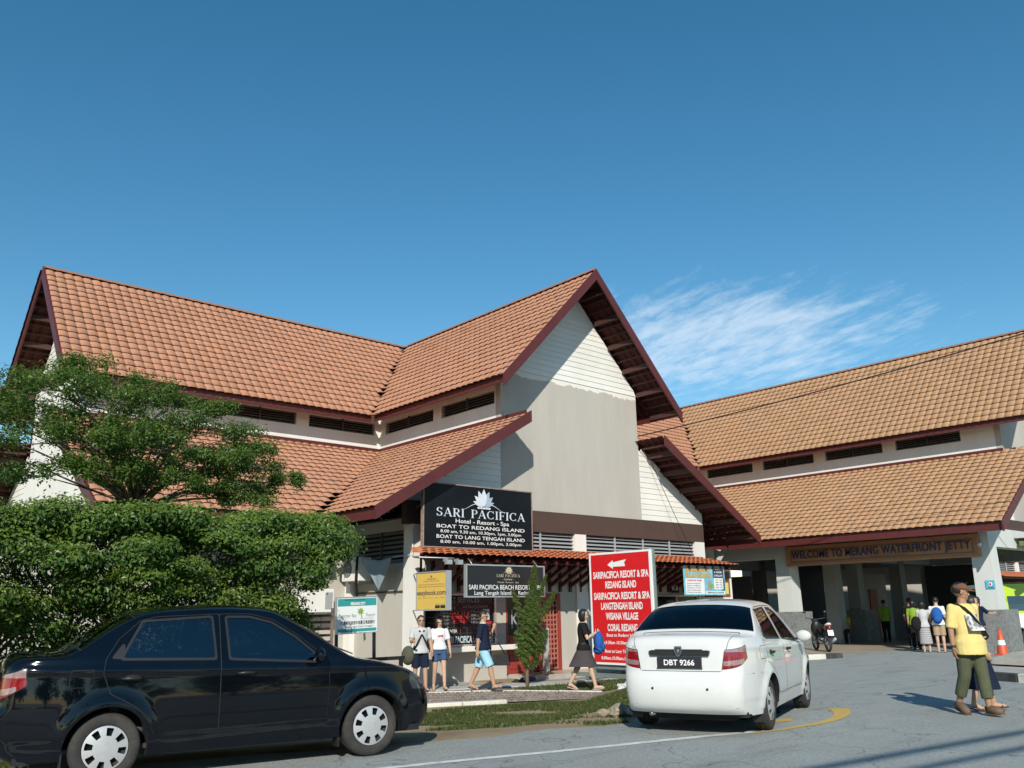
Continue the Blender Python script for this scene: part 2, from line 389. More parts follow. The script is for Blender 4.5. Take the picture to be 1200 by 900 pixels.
def kerb_run(P, parent_name, step, w, h, zt, mats, label=None):
    """single kerb stones along a polyline"""
    root = obj(parent_name, None); root["kind"] = "structure"
    Lp = [0.0]
    for a, b in zip(P[:-1], P[1:]): Lp.append(Lp[-1] + (Vector(b)-Vector(a)).length)
    def at(x):
        for i in range(len(Lp)-1):
            if x <= Lp[i+1] or i == len(Lp)-2:
                return Vector(lerp2(P[i], P[i+1], (x-Lp[i])/(Lp[i+1]-Lp[i])))
    nst = max(1, round(Lp[-1]/step))
    for i in range(nst):
        a = at(Lp[-1]*i/nst + 0.006); b = at(Lp[-1]*(i+1)/nst - 0.006); z = zt + random.uniform(-0.006, 0.006)
        k = MB(); k.beam((a.x, a.y, z-h/2), (b.x, b.y, z-h/2), w, h, m=mats[i % len(mats)])
        k.build("kerb_stone", mats[i % len(mats)], root, bevel=0.015)
    return root
kerb_run([poly_at(PN, t) for t in np.linspace(0.25, 0.60, 7)], "kerb", 0.9, 0.15, 0.22, PZ+0.035, [M_KERBW])
kerb_run([poly_at(PF, t) for t in np.linspace(0.3, 1, 9)], "kerb", 0.9, 0.10, 0.16, PZ+0.015, [M_KERBW])
# concrete apron of the kiosks, a drain slab in front, tiled porch
def slab(name, poly, z0, z1, m, kind="structure", parent=None, **kw):
    mb = MB(); mb.prism(poly, "z", z0, z1, m); o = mb.build(name, m, parent, clean=True, **kw)
    if kind and parent is None: o["kind"] = kind
    return o
slab("apron", [(11.0, 16.2), (24.2, 15.2), (24.2, 30), (5.0, 30), (5.0, 19.2), (11.0, 19.2)], -0.6, -0.245, M_CONC)
slab("drain_cover", [(11.5, 15.65), (13.3, 15.0), (15.2, 14.5), (16.4, 14.2), (16.5, 14.9), (15.2, 15.2), (13.4, 15.75), (11.6, 16.4)], -0.5, -0.225, mat("drain_concrete", (0.44, 0.46, 0.46), 0.85, var=0.12, scale=3, bump=0.3, dirt=(0.25, 0.26, 0.26), dirt_amt=0.5))
M_PORCH = mat("porch_tile", (0.50, 0.36, 0.27), 0.4, var=0.08, scale=4, rand=0.08, dirt=(0.3, 0.24, 0.19), dirt_amt=0.4)
porch = slab("porch_floor", [(14.82, 16.0), (23.2, 16.0), (23.2, 17.1), (14.82, 17.1)], -0.4, -0.155, M_CONC)
for i in range(21):
    for j in range(3):
        b = MB(); b.box(14.84+i*0.398, 14.84+i*0.398+0.388, 16.01+j*0.33, 16.01+j*0.33+0.32, -0.156, -0.143, M_PORCH); b.build("floor_tile", M_PORCH, porch)

# jetty forecourt: tiled floor in front of and under the entrance hall
fore = slab("forecourt", [(21.9, 13.0), (22.4, 8.4), (23.0, 7.4), (25.6, 7.4), (60, 7.4), (60, 36), (24.6, 36), (24.6, 16.9), (23.6, 14.2)], -0.4, -0.02, M_FTILE)
fk = MB(); nt = 0
for i in range(40):
    for j in range(40):
        x, y = 22.2 + i*0.6, 7.5 + j*0.6
        if x < 22.55 - (y-8.4)*0.1 and y < 12.6: continue
        if y > 12.4 and x < 24.4: continue
        if x < 24.75 and y > 13.5: continue
        tgt = MB() if (nt < 260 and x < 29.5 and 7.5 < y < 16.5) else fk
        tgt.box(x, x+0.59, y, y+0.59, -0.022, -0.006, M_FTILE)
        if tgt is not fk: tgt.build("floor_tile", M_FTILE, fore); nt += 1
fk.build("floor_tile", M_FTILE, fore, kind="stuff")
# painted kerbs of the forecourt
kerb_run([(19.9, 13.5), (21.0, 13.02), (21.75, 12.78), (22.95, 12.5)], "painted_kerb", 0.62, 0.24, 0.22, 0.13, [M_KERBB, M_KERBW])
kerb_run([(18.3, 7.35), (17.9, 6.75), (17.62, 6.1), (17.3, 5.2), (17.0, 4.2)], "painted_kerb", 0.72, 0.2, 0.26, 0.15, [M_KERBW, M_KERBB])
slab("raised_pavement", [(18.2, 7.2), (17.98, 6.72), (17.7, 6.06), (17.4, 5.2), (17.1, 4.2), (30, 2.0), (40, 7.0), (25.5, 8.3), (23.0, 8.2)], -0.2, 0.125, M_CONC)
slab("raised_pavement", [(19.9, 7.45), (19.6, 6.5), (19.0, 4.6), (30, 2.6), (36, 7.0), (25.2, 7.8), (22.6, 8.0)], 0.16, 0.27, mat("slab_concrete", (0.45, 0.42, 0.36), 0.85, var=0.15, scale=3, bump=0.4, bscale=25, dirt=(0.24, 0.22, 0.18), dirt_amt=0.7, dirt_scale=2.5))
# ------------------------------------------------------------------ buildings
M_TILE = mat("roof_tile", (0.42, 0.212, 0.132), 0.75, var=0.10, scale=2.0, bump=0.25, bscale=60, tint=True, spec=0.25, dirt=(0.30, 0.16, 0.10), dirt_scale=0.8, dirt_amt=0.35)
M_MAROON = mat("maroon_timber", (0.095, 0.018, 0.017), 0.5, var=0.15, scale=4, bump=0.1, dirt=(0.06, 0.02, 0.018), dirt_amt=0.4)
M_MAROON2 = mat("maroon_batten", (0.055, 0.018, 0.014), 0.7, var=0.15, scale=4)
M_PLASTER = mat("plaster_beige", (0.46, 0.435, 0.385), 0.9, var=0.05, scale=1.5, bump=0.12, bscale=90, dirt=(0.37, 0.34, 0.30), dirt_scale=0.5, dirt_amt=0.45, stretch=(1, 1, 0.35))
M_WHITEW = mat("plaster_white", (0.73, 0.72, 0.68), 0.85, var=0.04, scale=2, bump=0.1, bscale=80, dirt=(0.52, 0.50, 0.45), dirt_scale=0.8, dirt_amt=0.4, stretch=(1, 1, 0.3))
M_SIDING = mat("siding_white", (0.74, 0.73, 0.69), 0.65, var=0.05, scale=2, bump=0.05, rand=0.03, dirt=(0.55, 0.5, 0.43), dirt_scale=0.7, dirt_amt=0.35)
M_BAND = mat("band_brown", (0.072, 0.041, 0.032), 0.8, var=0.06, scale=2, bump=0.1, dirt=(0.055, 0.038, 0.03), dirt_amt=0.5)
M_LOUV = mat("louvre_metal", (0.42, 0.44, 0.45), 0.45, 0.3, var=0.08, scale=3)
M_LOUVD = mat("louvre_dark", (0.085, 0.085, 0.085), 0.5, 0.2, var=0.1, scale=3)
M_LOUVC = mat("louvre_clerestory", (0.26, 0.26, 0.25), 0.6, 0.0, var=0.1, scale=3)
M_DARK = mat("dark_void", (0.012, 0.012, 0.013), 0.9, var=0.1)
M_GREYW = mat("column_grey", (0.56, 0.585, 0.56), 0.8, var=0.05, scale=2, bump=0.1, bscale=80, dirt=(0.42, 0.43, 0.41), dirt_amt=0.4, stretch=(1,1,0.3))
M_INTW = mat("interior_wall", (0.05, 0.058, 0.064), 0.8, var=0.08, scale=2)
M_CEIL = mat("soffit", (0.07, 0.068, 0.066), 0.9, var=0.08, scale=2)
M_ORANGE = mat("awning_tile", (0.42, 0.125, 0.050), 0.6, var=0.1, scale=3, bump=0.1, tint=True, dirt=(0.33, 0.10, 0.04), dirt_amt=0.4)
M_GLASS = mat("shop_glass", (0.008, 0.009, 0.011), 0.12, var=0.1, spec=0.28)
M_ALU = mat("aluminium", (0.52, 0.53, 0.54), 0.35, 0.6, var=0.06, scale=3)
M_STEELB = mat("black_steel", (0.018, 0.018, 0.019), 0.45, 0.2, var=0.1)
M_REDGATE = mat("gate_red", (0.30, 0.040, 0.026), 0.5, var=0.1, scale=3, dirt=(0.2, 0.035, 0.025), dirt_amt=0.5)
M_SALMON = mat("lattice_paint", (0.40, 0.15, 0.11), 0.55, var=0.12, scale=5, dirt=(0.5, 0.4, 0.36), dirt_amt=0.3)

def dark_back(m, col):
    """the back faces of the tiles take a darker colour"""
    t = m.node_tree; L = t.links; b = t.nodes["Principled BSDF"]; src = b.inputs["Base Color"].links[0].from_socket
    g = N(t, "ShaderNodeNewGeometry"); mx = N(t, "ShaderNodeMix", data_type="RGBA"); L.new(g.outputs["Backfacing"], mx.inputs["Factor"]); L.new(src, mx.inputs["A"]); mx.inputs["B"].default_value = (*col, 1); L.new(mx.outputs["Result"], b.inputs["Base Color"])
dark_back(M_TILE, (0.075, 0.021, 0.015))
# the plaster of the tall gable has a ragged white paint edge under the boards
def ragged_paint(m, z0):
    t = m.node_tree; L = t.links; b = t.nodes["Principled BSDF"]; src = b.inputs["Base Color"].links[0].from_socket
    co = N(t, "ShaderNodeTexCoord"); sp = N(t, "ShaderNodeSeparateXYZ"); L.new(co.outputs["Object"], sp.inputs[0])
    n = N(t, "ShaderNodeTexNoise"); n.inputs["Scale"].default_value = 3.2; n.inputs["Detail"].default_value = 9; n.inputs["Roughness"].default_value = 0.7; L.new(co.outputs["Object"], n.inputs["Vector"])
    a = N(t, "ShaderNodeMath", operation="MULTIPLY_ADD"); L.new(n.outputs["Fac"], a.inputs[0]); a.inputs[1].default_value = 0.42; L.new(sp.outputs["Z"], a.inputs[2])
    g = N(t, "ShaderNodeMath", operation="GREATER_THAN"); L.new(a.outputs[0], g.inputs[0]); g.inputs[1].default_value = z0 + 0.21
    mx = N(t, "ShaderNodeMix", data_type="RGBA"); L.new(g.outputs[0], mx.inputs["Factor"]); L.new(src, mx.inputs["A"]); mx.inputs["B"].default_value = (0.72, 0.70, 0.64, 1)
    L.new(mx.outputs["Result"], b.inputs["Base Color"])
M_GABLE = mat("plaster_gable", (0.44, 0.412, 0.37), 0.9, var=0.05, scale=1.5, bump=0.12, bscale=90, dirt=(0.34, 0.312, 0.275), dirt_scale=0.9, dirt_amt=0.65, stretch=(1, 1, 0.16))
ragged_paint(M_GABLE, 7.72)

GA = 0.252; LEN = 0.30        # tile cover width and gauge
def tile_arrays(warm):
    """one concrete roll tile: x across, y up the slope, z out; returns verts, quads"""
    n = 9; vs = []; fs = []
    for i in range(n):
        x = -0.006 + (GA+0.016)*i/(n-1); t = i/(n-1)
        z = 0.040*(1 - abs(2*t-1)**2.6)
        drop = 0.024*(1 - (2*t-1)**2)            # the nose of the roll comes a little lower
        vs.append((x, LEN+0.045, z - 0.010 + 0.004*t)); vs.append((x, -drop, z + 0.036 + 0.004*t)); vs.append((x, -drop+0.004, z + 0.019))
    for i in range(n-1):
        a = 3*i; b = 3*(i+1)
        fs.append((a+1, b+1, b, a)); fs.append((a+2, b+2, b+1, a+1))
    return np.array(vs), fs
TV, TF = tile_arrays(0)
TFA = np.array(TF)
def tint_attr(me, cols):
    ca = me.color_attributes.new("tint", "FLOAT_COLOR", "POINT")
    ca.data.foreach_set("color", np.asarray(cols, dtype=np.float32).ravel())
def rand_tint(warm):
    k = 1 + random.gauss(0, 0.032); d = random.gauss(0, 0.016)
    return (k*(1+d)*warm[0], k*warm[1], k*(1-d)*warm[2], 1.0)
TILE_VAR = {}
def tile_variant(warm, k, m):
    key = (warm, k, m.name)
    if key not in TILE_VAR:
        me = bpy.data.meshes.new("roof_tile"); me.from_pydata([tuple(v) for v in TV], [], TF); me.materials.append(m)
        me.polygons.foreach_set("use_smooth", [True]*len(TF)); tint_attr(me, [rand_tint(warm)]*len(TV)); TILE_VAR[key] = me
    return TILE_VAR[key]
CAMP = np.array([0, 0, 1.4]); CAMF = np.array([0.641674, 0.722969, 0.256066])
class Slope:
    """tiles over one roof slope. o = eave corner (3-D), e = unit along eave, s = unit up slope; span(d) -> (e0,e1) at distance d up the slope"""
    def __init__(S, o, e, s, length, span, warm=(1,1,1)):
        S.o = np.array(o, float); S.e = np.array(e, float); S.s = np.array(s, float); S.n = np.cross(S.e, S.s); S.L = length; S.span = span; S.warm = warm
    def tiles(S):
        rows = int(round(S.L / LEN)); out = []
        for r in range(rows):
            e0, e1 = S.span((r+0.5)*LEN)
            i0 = math.ceil((e0)/GA - 0.45); i1 = math.floor(e1/GA + 0.45)
            for i in range(i0, i1):
                p = S.o + S.e*(i*GA) + S.s*(r*LEN) + S.n*random.uniform(-0.003, 0.003)
                out.append((p, S))
        return out
def emit_tiles(slopes, parent, m, budget):
    """the tiles that show largest become single pieces under the roof, the rest one mesh"""
    allt = []
    for S in slopes:
        for p, _ in S.tiles():
            d = p - CAMP; dist = np.linalg.norm(d); facing = -(d @ S.n)/dist
            f = d @ CAMF; vis = facing > 0.05 and f > 0
            if vis:
                x = 600 + 1001*(d @ np.array([0.750552,-0.660627,-0.015607]))/f
                vis = -10 < x < 1210
            allt.append((facing/dist**2 if vis else -1, p, S))
    allt.sort(key=lambda q: -q[0])
    k = 0
    for a, p, S in allt[:budget]:
        if a <= 0: break
        o = bpy.data.objects.new("roof_tile", tile_variant(S.warm, k % 9, m)); C.objects.link(o); o.parent = parent
        M3 = Matrix(((S.e[0], S.s[0], S.n[0], p[0]), (S.e[1], S.s[1], S.n[1], p[1]), (S.e[2], S.s[2], S.n[2], p[2]), (0,0,0,1)))
        o.matrix_local = M3; k += 1
    rest = allt[k:]
    if rest:
        nv = len(TV); V = np.empty((len(rest)*nv, 3)); F = np.empty((len(rest)*len(TF), 4), int); cols = np.empty((len(rest)*nv, 4))
        for i, (a, p, S) in enumerate(rest):
            B = np.stack([S.e, S.s, S.n]); V[i*nv:(i+1)*nv] = TV @ B + p; F[i*len(TF):(i+1)*len(TF)] = TFA + i*nv; cols[i*nv:(i+1)*nv] = rand_tint(S.warm)
        me = bpy.data.meshes.new("roof_tile"); me.from_pydata(V.tolist(), [], F.tolist()); me.materials.append(m)
        me.polygons.foreach_set("use_smooth", [True]*len(F)); tint_attr(me, cols)
        o = bpy.data.objects.new("roof_tile", me); C.objects.link(o); o.parent = parent; o["kind"] = "stuff"
    return k

RZ, EZ, RH = 11.02, 7.26, 3.60         # ridge height, eave height, half width of the upper roofs
LT, LE, LH0, LH1 = 6.30, 3.62, 2.81, 7.35   # lower roofs: top and eave heights, inner and outer half widths
WH = 2.81                              # half width of the upper walls
LW = 5.85                              # half width of the lower storey
VX = 25.75                             # ridge line of the cross wing
SU = math.hypot(RH, RZ-EZ); SL = math.hypot(LH1-LH0, LT-LE)
CU, ZU = RH/SU, (RZ-EZ)/SU; CL, ZL = (LH1-LH0)/SL, (LT-LE)/SL
PEACH = (1.0, 1.0, 1.0); TAN = (0.96, 1.13, 1.02)
def slopes_along_v(uc, side, v0, v1, z_e, hw, cs, zs, L, valley, warm):
    """slope of a hall whose ridge runs along v; side -1 faces -u. valley = cross ridge position or None"""
    u = uc + side*hw
    if side < 0:   # e must satisfy e x s = outward normal: e = -v
        e = (0,-1,0); o = (u, v1, z_e); s = (cs, 0, zs)
        def span(d):
            lim = (VX - (hw - d*cs)) if valley else v1
            return (v1 - lim, v1 - v0)
        return Slope(o, e, s, L, span, warm)
    e = (0,1,0); o = (u, v0, z_e); s = (-cs, 0, zs)
    def span(d):
        lim = (VX - (hw - d*cs)) if valley else v1
        return (0, lim - v0)
    return Slope(o, e, s, L, span, warm)
def slope_cross(u0, u1, z_e, hw, cs, zs, L, v_left, v_right, warm, back=False):
    """slope of the cross wing. v_left / v_right = hall centre lines it runs into, or None"""
    v = VX + (hw if back else -hw)
    def lims(d):
        a = (v_left + (hw - d*cs)) if v_left is not None else u0
        b = (v_right - (hw - d*cs)) if v_right is not None else u1
        return a, b
    if not back:
        def span(d): a, b = lims(d); return (a-u0, b-u0)
        return Slope((u0, v, z_e), (1,0,0), (0,cs,zs), L, span, warm)
    def span(d): a, b = lims(d); return (u1-b, u1-a)
    return Slope((u1, v, z_e), (-1,0,0), (0,-cs,zs), L, span, warm)

def ridge_caps(pts0, pts1, parent, m, step=0.36):
    a, b = Vector(pts0), Vector(pts1); L = (b-a).length; n = int(L/step); d = (b-a).normalized()
    mb = MB(); prof = []
    side = d.cross(Vector((0,0,1)))
    for q in ((0, 0.115, 0.035), (step+0.03, 0.10, 0.02)):
        for k in range(7):
            t = PI*k/6; prof.append((side*(q[1]*math.cos(t)) + Vector((0,0,1))*(q[1]*0.85*math.sin(t)-0.045+q[2]*0.6)) + d*q[0])
    fs = [(7+k, 8+k, k+1, k) for k in range(6)] + [tuple(range(7))]
    mb.add(prof, fs, m, False); me = mb.mesh("ridge_tile", [m]); tint_attr(me, [(0.72,0.74,0.78,1)]*len(prof))
    for i in range(n):
        o = bpy.data.objects.new("ridge_tile", me); C.objects.link(o); o.parent = parent; o.location = a + d*(i*step)
def barge(parent, m, axis, plane, a, b, depth=0.32, th=0.05, name="barge_board"):
    """board in the gable plane following the slope from a to b (2-D: across, z)"""
    mb = MB(); poly = [a, b, (b[0], b[1]-depth), (a[0], a[1]-depth)]
    mb.prism(poly, axis, plane-th/2, plane+th/2, m); return mb.build(name, m, parent, clean=True)
def battens(parent, uc_or, axis, edge0, edge1, top, bot, gauge, n_pur=4):
    """rows of battens seen under an overhang. axis 'v': battens run along v between edge0..edge1; top/bot = (across,z)"""
    t, b = Vector(top), Vector(bot); L = (b-t).length; n = int(L/gauge)
    for i in range(n+1):
        p = t + (b-t)*((i+0.3)*gauge/L if (i+0.3)*gauge < L else 1)
        big = (i % 3 == 1); w, h = (0.07, 0.15) if big else (0.045, 0.05)
        mb = MB(); z = p.y - (0.11 if big else 0.055)
        if axis == "v": mb.box(p.x-w/2, p.x+w/2, edge0, edge1, z-h/2, z+h/2, M_MAROON2)
        else: mb.box(edge0, edge1, p.x-w/2, p.x+w/2, z-h/2, z+h/2, M_MAROON2)
        mb.build("purlin" if big else "batten", M_MAROON2, parent)
def siding(parent, axis, plane, z0, z1, span, out=-1, step=0.165, proud=0.0):
    """lapped boards filling a gable; span(z) -> (a,b) across"""
    root = None; z = z0
    bk = MB(); zs = np.linspace(z0, z1, 8); Lp = [(span(q)[0]+0.02, q) for q in zs]; Rp = [(span(q)[1]-0.02, q) for q in zs[::-1]]
    bk.prism(Lp+Rp, axis, plane+0.03*(-out), plane+0.10*(-out), M_SIDING)
    root = bk.build("gable_siding", M_SIDING, parent, clean=True)
    while z < z1 - 0.02:
        zt = min(z+step-0.004, z1); a0, b0 = span(z); a1, b1 = span(zt)
        if b1 - a1 > 0.08 or b0 - a0 > 0.12:
            mb = MB(); f0, f1 = plane + out*(0.019), plane + out*(0.006); bkp = plane - out*0.028
            P = [(a0,f0,z),(b0,f0,z),(b1,f1,zt),(a1,f1,zt),(a0,bkp,z),(b0,bkp,z),(b1,bkp,zt),(a1,bkp,zt)]
            if axis == "x": P = [(p[1], p[0], p[2]) for p in P]
            mb.add(P, [(0,1,2,3),(7,6,5,4),(0,4,5,1),(1,5,6,2),(2,6,7,3),(3,7,4,0)], M_SIDING); mb.build("siding_board", M_SIDING, root, clean=True)
        z += step
    return root
def louvre(parent, axis, plane, a, b, z0, z1, n, m=None, mull=1, out=-1, name="louvre_window", back=0.14, frame=True):
    """recess with dark back, frame posts and slats"""
    m = m or M_LOUVD
    mb = MB(); t = plane - out*0.0
    def bx(q, a0, a1, d0, d1, z0_, z1_, mm=None):
        lo, hi = sorted((plane - out*d0, plane - out*d1))
        if axis == "y": q.box(a0, a1, lo, hi, z0_, z1_, mm)
        else: q.box(lo, hi, a0, a1, z0_, z1_, mm)
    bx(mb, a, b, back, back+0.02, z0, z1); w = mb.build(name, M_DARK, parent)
    for k in range(1, mull+1):
        x = a + (b-a)*k/(mull+1); q = MB(); bx(q, x-0.02, x+0.02, -0.012, 0.03, z0, z1); q.build("mullion", M_LOUV if m is M_LOUV else M_LOUVD, w)
    for i in range(n):
        zc = z0 + (z1-z0)*(i+0.5)/n; h = (z1-z0)/n*0.62; q = MB()
        P = []
        for (d, zz) in ((0.02, zc-h/2), (0.032, zc-h/2), (0.105, zc+h/2), (0.095, zc+h/2)):
            for x in (a+0.005, b-0.005):
                y = plane - out*d; P.append((x, y, zz) if axis == "y" else (y, x, zz))
        q.add(P, [(0,1,3,2),(2,3,5,4),(4,5,7,6),(6,7,1,0),(0,2,4,6),(1,7,5,3)], m); q.build("slat", m, w, clean=True)
    return w

def roof_under(slopes_tops): pass

def hall(name, label, uc, v_front, v_wall, warm, wing_left=None, cross_right=None, z_base=-0.3, budget=300, full=True):
    """a hall with its ridge along v, front gable at v_front, and the double roof of the terminal"""
    R = thing(name, label, "building", (uc, v_wall, z_base))
    up = obj("upper_roof", None, R); lo = obj("lower_roof", None, R)
    return R, up, lo

# ======================= hall A: the kiosk hall with its left wing
UA = 17.47; VB = 15.9; VW = 17.0; U0 = 5.1; UE = 5.9
A, A_up, A_lo = hall("kiosk_hall", "nearer beige hall with steep terracotta roofs, tall front gable and ticket kiosks under it", UA, VB, VW, PEACH)
UB = 34.0; VBF = 9.15; VBW = 10.3
Bh, B_up, B_lo = hall("entrance_hall", "open jetty entrance hall on the right, tan tiled double roof on white columns", UB, VBF, VBW, TAN, z_base=-0.1)

slA_up = [slope_cross(U0, UA, EZ, RH, CU, ZU, SU, None, UA, PEACH),
          slopes_along_v(UA, -1, VB, VX, EZ, RH, CU, ZU, SU, True, PEACH),
          slopes_along_v(UA, 1, VB, VX, EZ, RH, CU, ZU, SU, True, PEACH),
          slope_cross(U0, UB, EZ, RH, CU, ZU, SU, None, None, PEACH, back=True),
          slope_cross(UA, UB, EZ, RH, CU, ZU, SU, UA, UB, PEACH)]
slA_lo = [slope_cross(U0, UA, LE, LH1, CL, ZL, SL, None, UA, PEACH),
          slopes_along_v(UA, -1, VB, VX, LE, LH1, CL, ZL, SL, True, PEACH),
          slopes_along_v(UA, 1, VB, VX, LE, LH1, CL, ZL, SL, True, PEACH),
          slope_cross(U0, UB, LE, LH1, CL, ZL, SL, None, None, PEACH, back=True),
          slope_cross(UA, UB, LE, LH1, CL, ZL, SL, UA, UB, PEACH)]
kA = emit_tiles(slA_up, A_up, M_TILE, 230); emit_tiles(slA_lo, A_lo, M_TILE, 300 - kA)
slB_up = [slopes_along_v(UB, -1, VBF, VX, EZ, RH, CU, ZU, SU, True, TAN), slopes_along_v(UB, 1, VBF, 36, EZ, RH, CU, ZU, SU, False, TAN)]
slB_lo = [slopes_along_v(UB, -1, VBF, VX, LE, LH1, CL, ZL, SL, True, TAN), slopes_along_v(UB, 1, VBF, 36, LE, LH1, CL, ZL, SL, False, TAN)]
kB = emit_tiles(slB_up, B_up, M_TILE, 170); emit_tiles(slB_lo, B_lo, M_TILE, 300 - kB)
ridge_caps((U0, VX, RZ+0.03), (UB, VX, RZ+0.03), A_up, M_TILE)
ridge_caps((UA, VB, RZ+0.03), (UA, VX, RZ+0.03), A_up, M_TILE)
ridge_caps((UB, VBF, RZ+0.03), (UB, 36, RZ+0.03), B_up, M_TILE)

dz = 0.055   # tiles lie this much above the roof plane line used for boards
def fascia(parent, axis, a0, a1, plane, z, h=0.20):
    mb = MB()
    if axis == "u": mb.box(a0, a1, plane-0.025, plane+0.025, z-h, z-0.005, M_MAROON)
    else: mb.box(plane-0.025, plane+0.025, a0, a1, z-h, z-0.005, M_MAROON)
    mb.build("fascia", M_MAROON, parent)
# barge boards: gable of A, of the left wing, of B
def gable_boards(up, lo, axis, plane, c, inner_lo=2.73):
    for sgn in (-1, 1):
        a = (c, RZ+0.07); b = (c+sgn*(RH+0.06), EZ+0.01)
        barge(up, M_MAROON, axis, plane+0.004*sgn, a, b, 0.34)
        a = (c+sgn*inner_lo, LT+0.07+ (LH0-inner_lo)*ZL/CL); b = (c+sgn*(LH1+0.05), LE+0.03)
        barge(lo, M_MAROON, axis, plane+0.004*sgn, a, b, 0.30)
gable_boards(A_up, A_lo, "y", VB-0.02, UA)
gable_boards(A_up, A_lo, "x", U0-0.02, VX)
gable_boards(B_up, B_lo, "y", VBF-0.02, UB)
fascia(A_up, "u", U0, UA-RH, VX-RH+0.10, EZ+0.05); fascia(A_up, "v", VB, VX-RH, UA-RH+0.10, EZ+0.05); fascia(A_up, "v", VB, VX-RH, UA+RH-0.10, EZ+0.05)
fascia(A_up, "u", UA+RH, UB-RH, VX-RH+0.10, EZ+0.05)
fascia(A_lo, "u", U0, UA-LH1, VX-LH1+0.08, LE+0.03, 0.26); fascia(A_lo, "v", VB, VX-LH1, UA-LH1+0.08, LE+0.03, 0.26); fascia(A_lo, "v", VB, VX-LH1, UA+LH1-0.08, LE+0.03, 0.26)
fascia(A_lo, "u", UA+LH1, UB-LH1, VX-LH1+0.08, LE+0.03, 0.26)
fascia(B_up, "v", VBF, VX-RH, UB-RH+0.10, EZ+0.05); fascia(B_lo, "v", VBF, VX-LH1, UB-LH1+0.08, LE+0.03, 0.26)
# battens under the overhangs
for up, lo, axis, e0, e1, c in ((A_up, A_lo, "v", VB+0.02, VW-0.04, UA), (A_up, A_lo, "u", U0+0.02, UE-0.04, VX), (B_up, B_lo, "v", VBF+0.02, VBW-0.04, UB)):
    for sgn in (-1, 1):
        battens(up, 0, axis, e0, e1, (c+sgn*0.1, RZ-0.12), (c+sgn*RH*0.97, EZ+0.05), LEN)
        battens(lo, 0, axis, e0, e1, (c+sgn*(LH0+0.05), LT-0.03), (c+sgn*LH1*0.97, LE+0.02), LEN)
# rafters at the eaves, one batten-board lining below the long eaves
for par, axis, a0, a1, p0, p1, z0, z1 in ((A_up,"u",U0,UA-RH,VX-RH+0.12,VX-WH,EZ-0.02,EZ+0.75),(A_up,"v",VW,VX-RH,UA-RH+0.12,UA-WH,EZ-0.02,EZ+0.75),(B_up,"v",VBW,VX-RH,UB-RH+0.12,UB-WH,EZ-0.02,EZ+0.75),
     (B_lo,"v",VBF+0.1,VX-LH1,UB-LH1+0.12,UB-LW+0.2,LE-0.02,LE+0.9),(A_lo,"v",VW,VX-LH1,UA-LH1+0.12,UA-LW+0.1,LE-0.02,LE+0.9)):
    mb = MB()
    if axis == "u": mb.quad((a0,p0,z0),(a1,p0,z0),(a1,p1,z1-0.14),(a0,p1,z1-0.14))
    else: mb.quad((p0,a0,z0),(p0,a1,z0),(p1,a1,z1-0.14),(p1,a0,z1-0.14))
    mb.build("soffit", M_MAROON2, par)

# ---- walls of hall A
def wall(parent, x0, x1, y0, y1, z0, z1, m, name="wall", **kw):
    mb = MB(); mb.box(x0, x1, y0, y1, z0, z1, m); return mb.build(name, m, parent, **kw)
slope_z = lambda x, c: RZ - 0.13 - abs(x-c)*(RZ-EZ)/RH           # underside line of the upper roof
low_z = lambda x, c: LT - 0.10 - (abs(x-c)-LH0)*(LT-LE)/(LH1-LH0)
wall(A, UA-WH, UA+WH, VW, VW+0.2, 3.99, 7.84, M_GABLE, "gable_wall")
siding(A, "y", VW, 7.845, 10.75, lambda z: (max(UA-WH, UA-(RZ-0.16-z)*RH/(RZ-EZ)), min(UA+WH, UA+(RZ-0.16-z)*RH/(RZ-EZ))))
wall(A, UA-WH, UA-WH+0.2, VW+0.203, VX-WH, 6.0, 6.86, M_WHITEW); wall(A, UA-WH+0.002, UA-WH+0.2, VW+0.203, VX-WH, 7.24, 7.62, M_WHITEW)
wall(A, UA+WH-0.2, UA+WH, VW+0.203, VX-WH, 6.0, 7.62, M_WHITEW)
wall(A, UE+0.2, UA-WH, VX-WH, VX-WH+0.2, 6.0, 6.86, M_WHITEW); wall(A, UE+0.2, UA-WH, VX-WH+0.002, VX-WH+0.2, 7.24, 7.62, M_WHITEW)
wall(A, UA+WH, UB-WH, VX-WH, VX-WH+0.2, 6.0, 7.62, M_WHITEW)
wall(A, UE, UB, VX+WH-0.2, VX+WH, 6.0, 7.62, M_WHITEW)
# clerestory louvres and the posts between them
def clerestory(parent, axis, plane, spans, lo, hi, out=-1):
    prev = lo
    for a, b in spans:
        if a > prev + 0.01:
            w = MB(); p0, p1 = sorted((plane, plane - out*0.2))
            (w.box(prev, a, p0, p1, 6.86, 7.24) if axis == "y" else w.box(p0, p1, prev, a, 6.86, 7.24)); w.build("wall", M_WHITEW, parent)
        louvre(parent, axis, plane, a, b, 6.86, 7.24, 5, M_LOUVC, 1, out); prev = b
    if hi > prev + 0.01:
        w = MB(); p0, p1 = sorted((plane, plane - out*0.2))
        (w.box(prev, hi, p0, p1, 6.86, 7.24) if axis == "y" else w.box(p0, p1, prev, hi, 6.86, 7.24)); w.build("wall", M_WHITEW, parent)
clerestory(A, "y", VX-WH, [(6.75, 9.05), (9.4, 11.72), (12.14, 14.46)], UE+0.2, UA-WH)
clerestory(A, "x", UA-WH, [(17.25, 19.66), (20.06, 22.62)], VW+0.203, VX-WH, -1)
clerestory(B_up.parent, "x", UB-WH, [(11.6, 13.9), (14.4, 16.7), (17.2, 19.5), (20.0, 22.3)], VBW+0.203, VX-WH, -1)
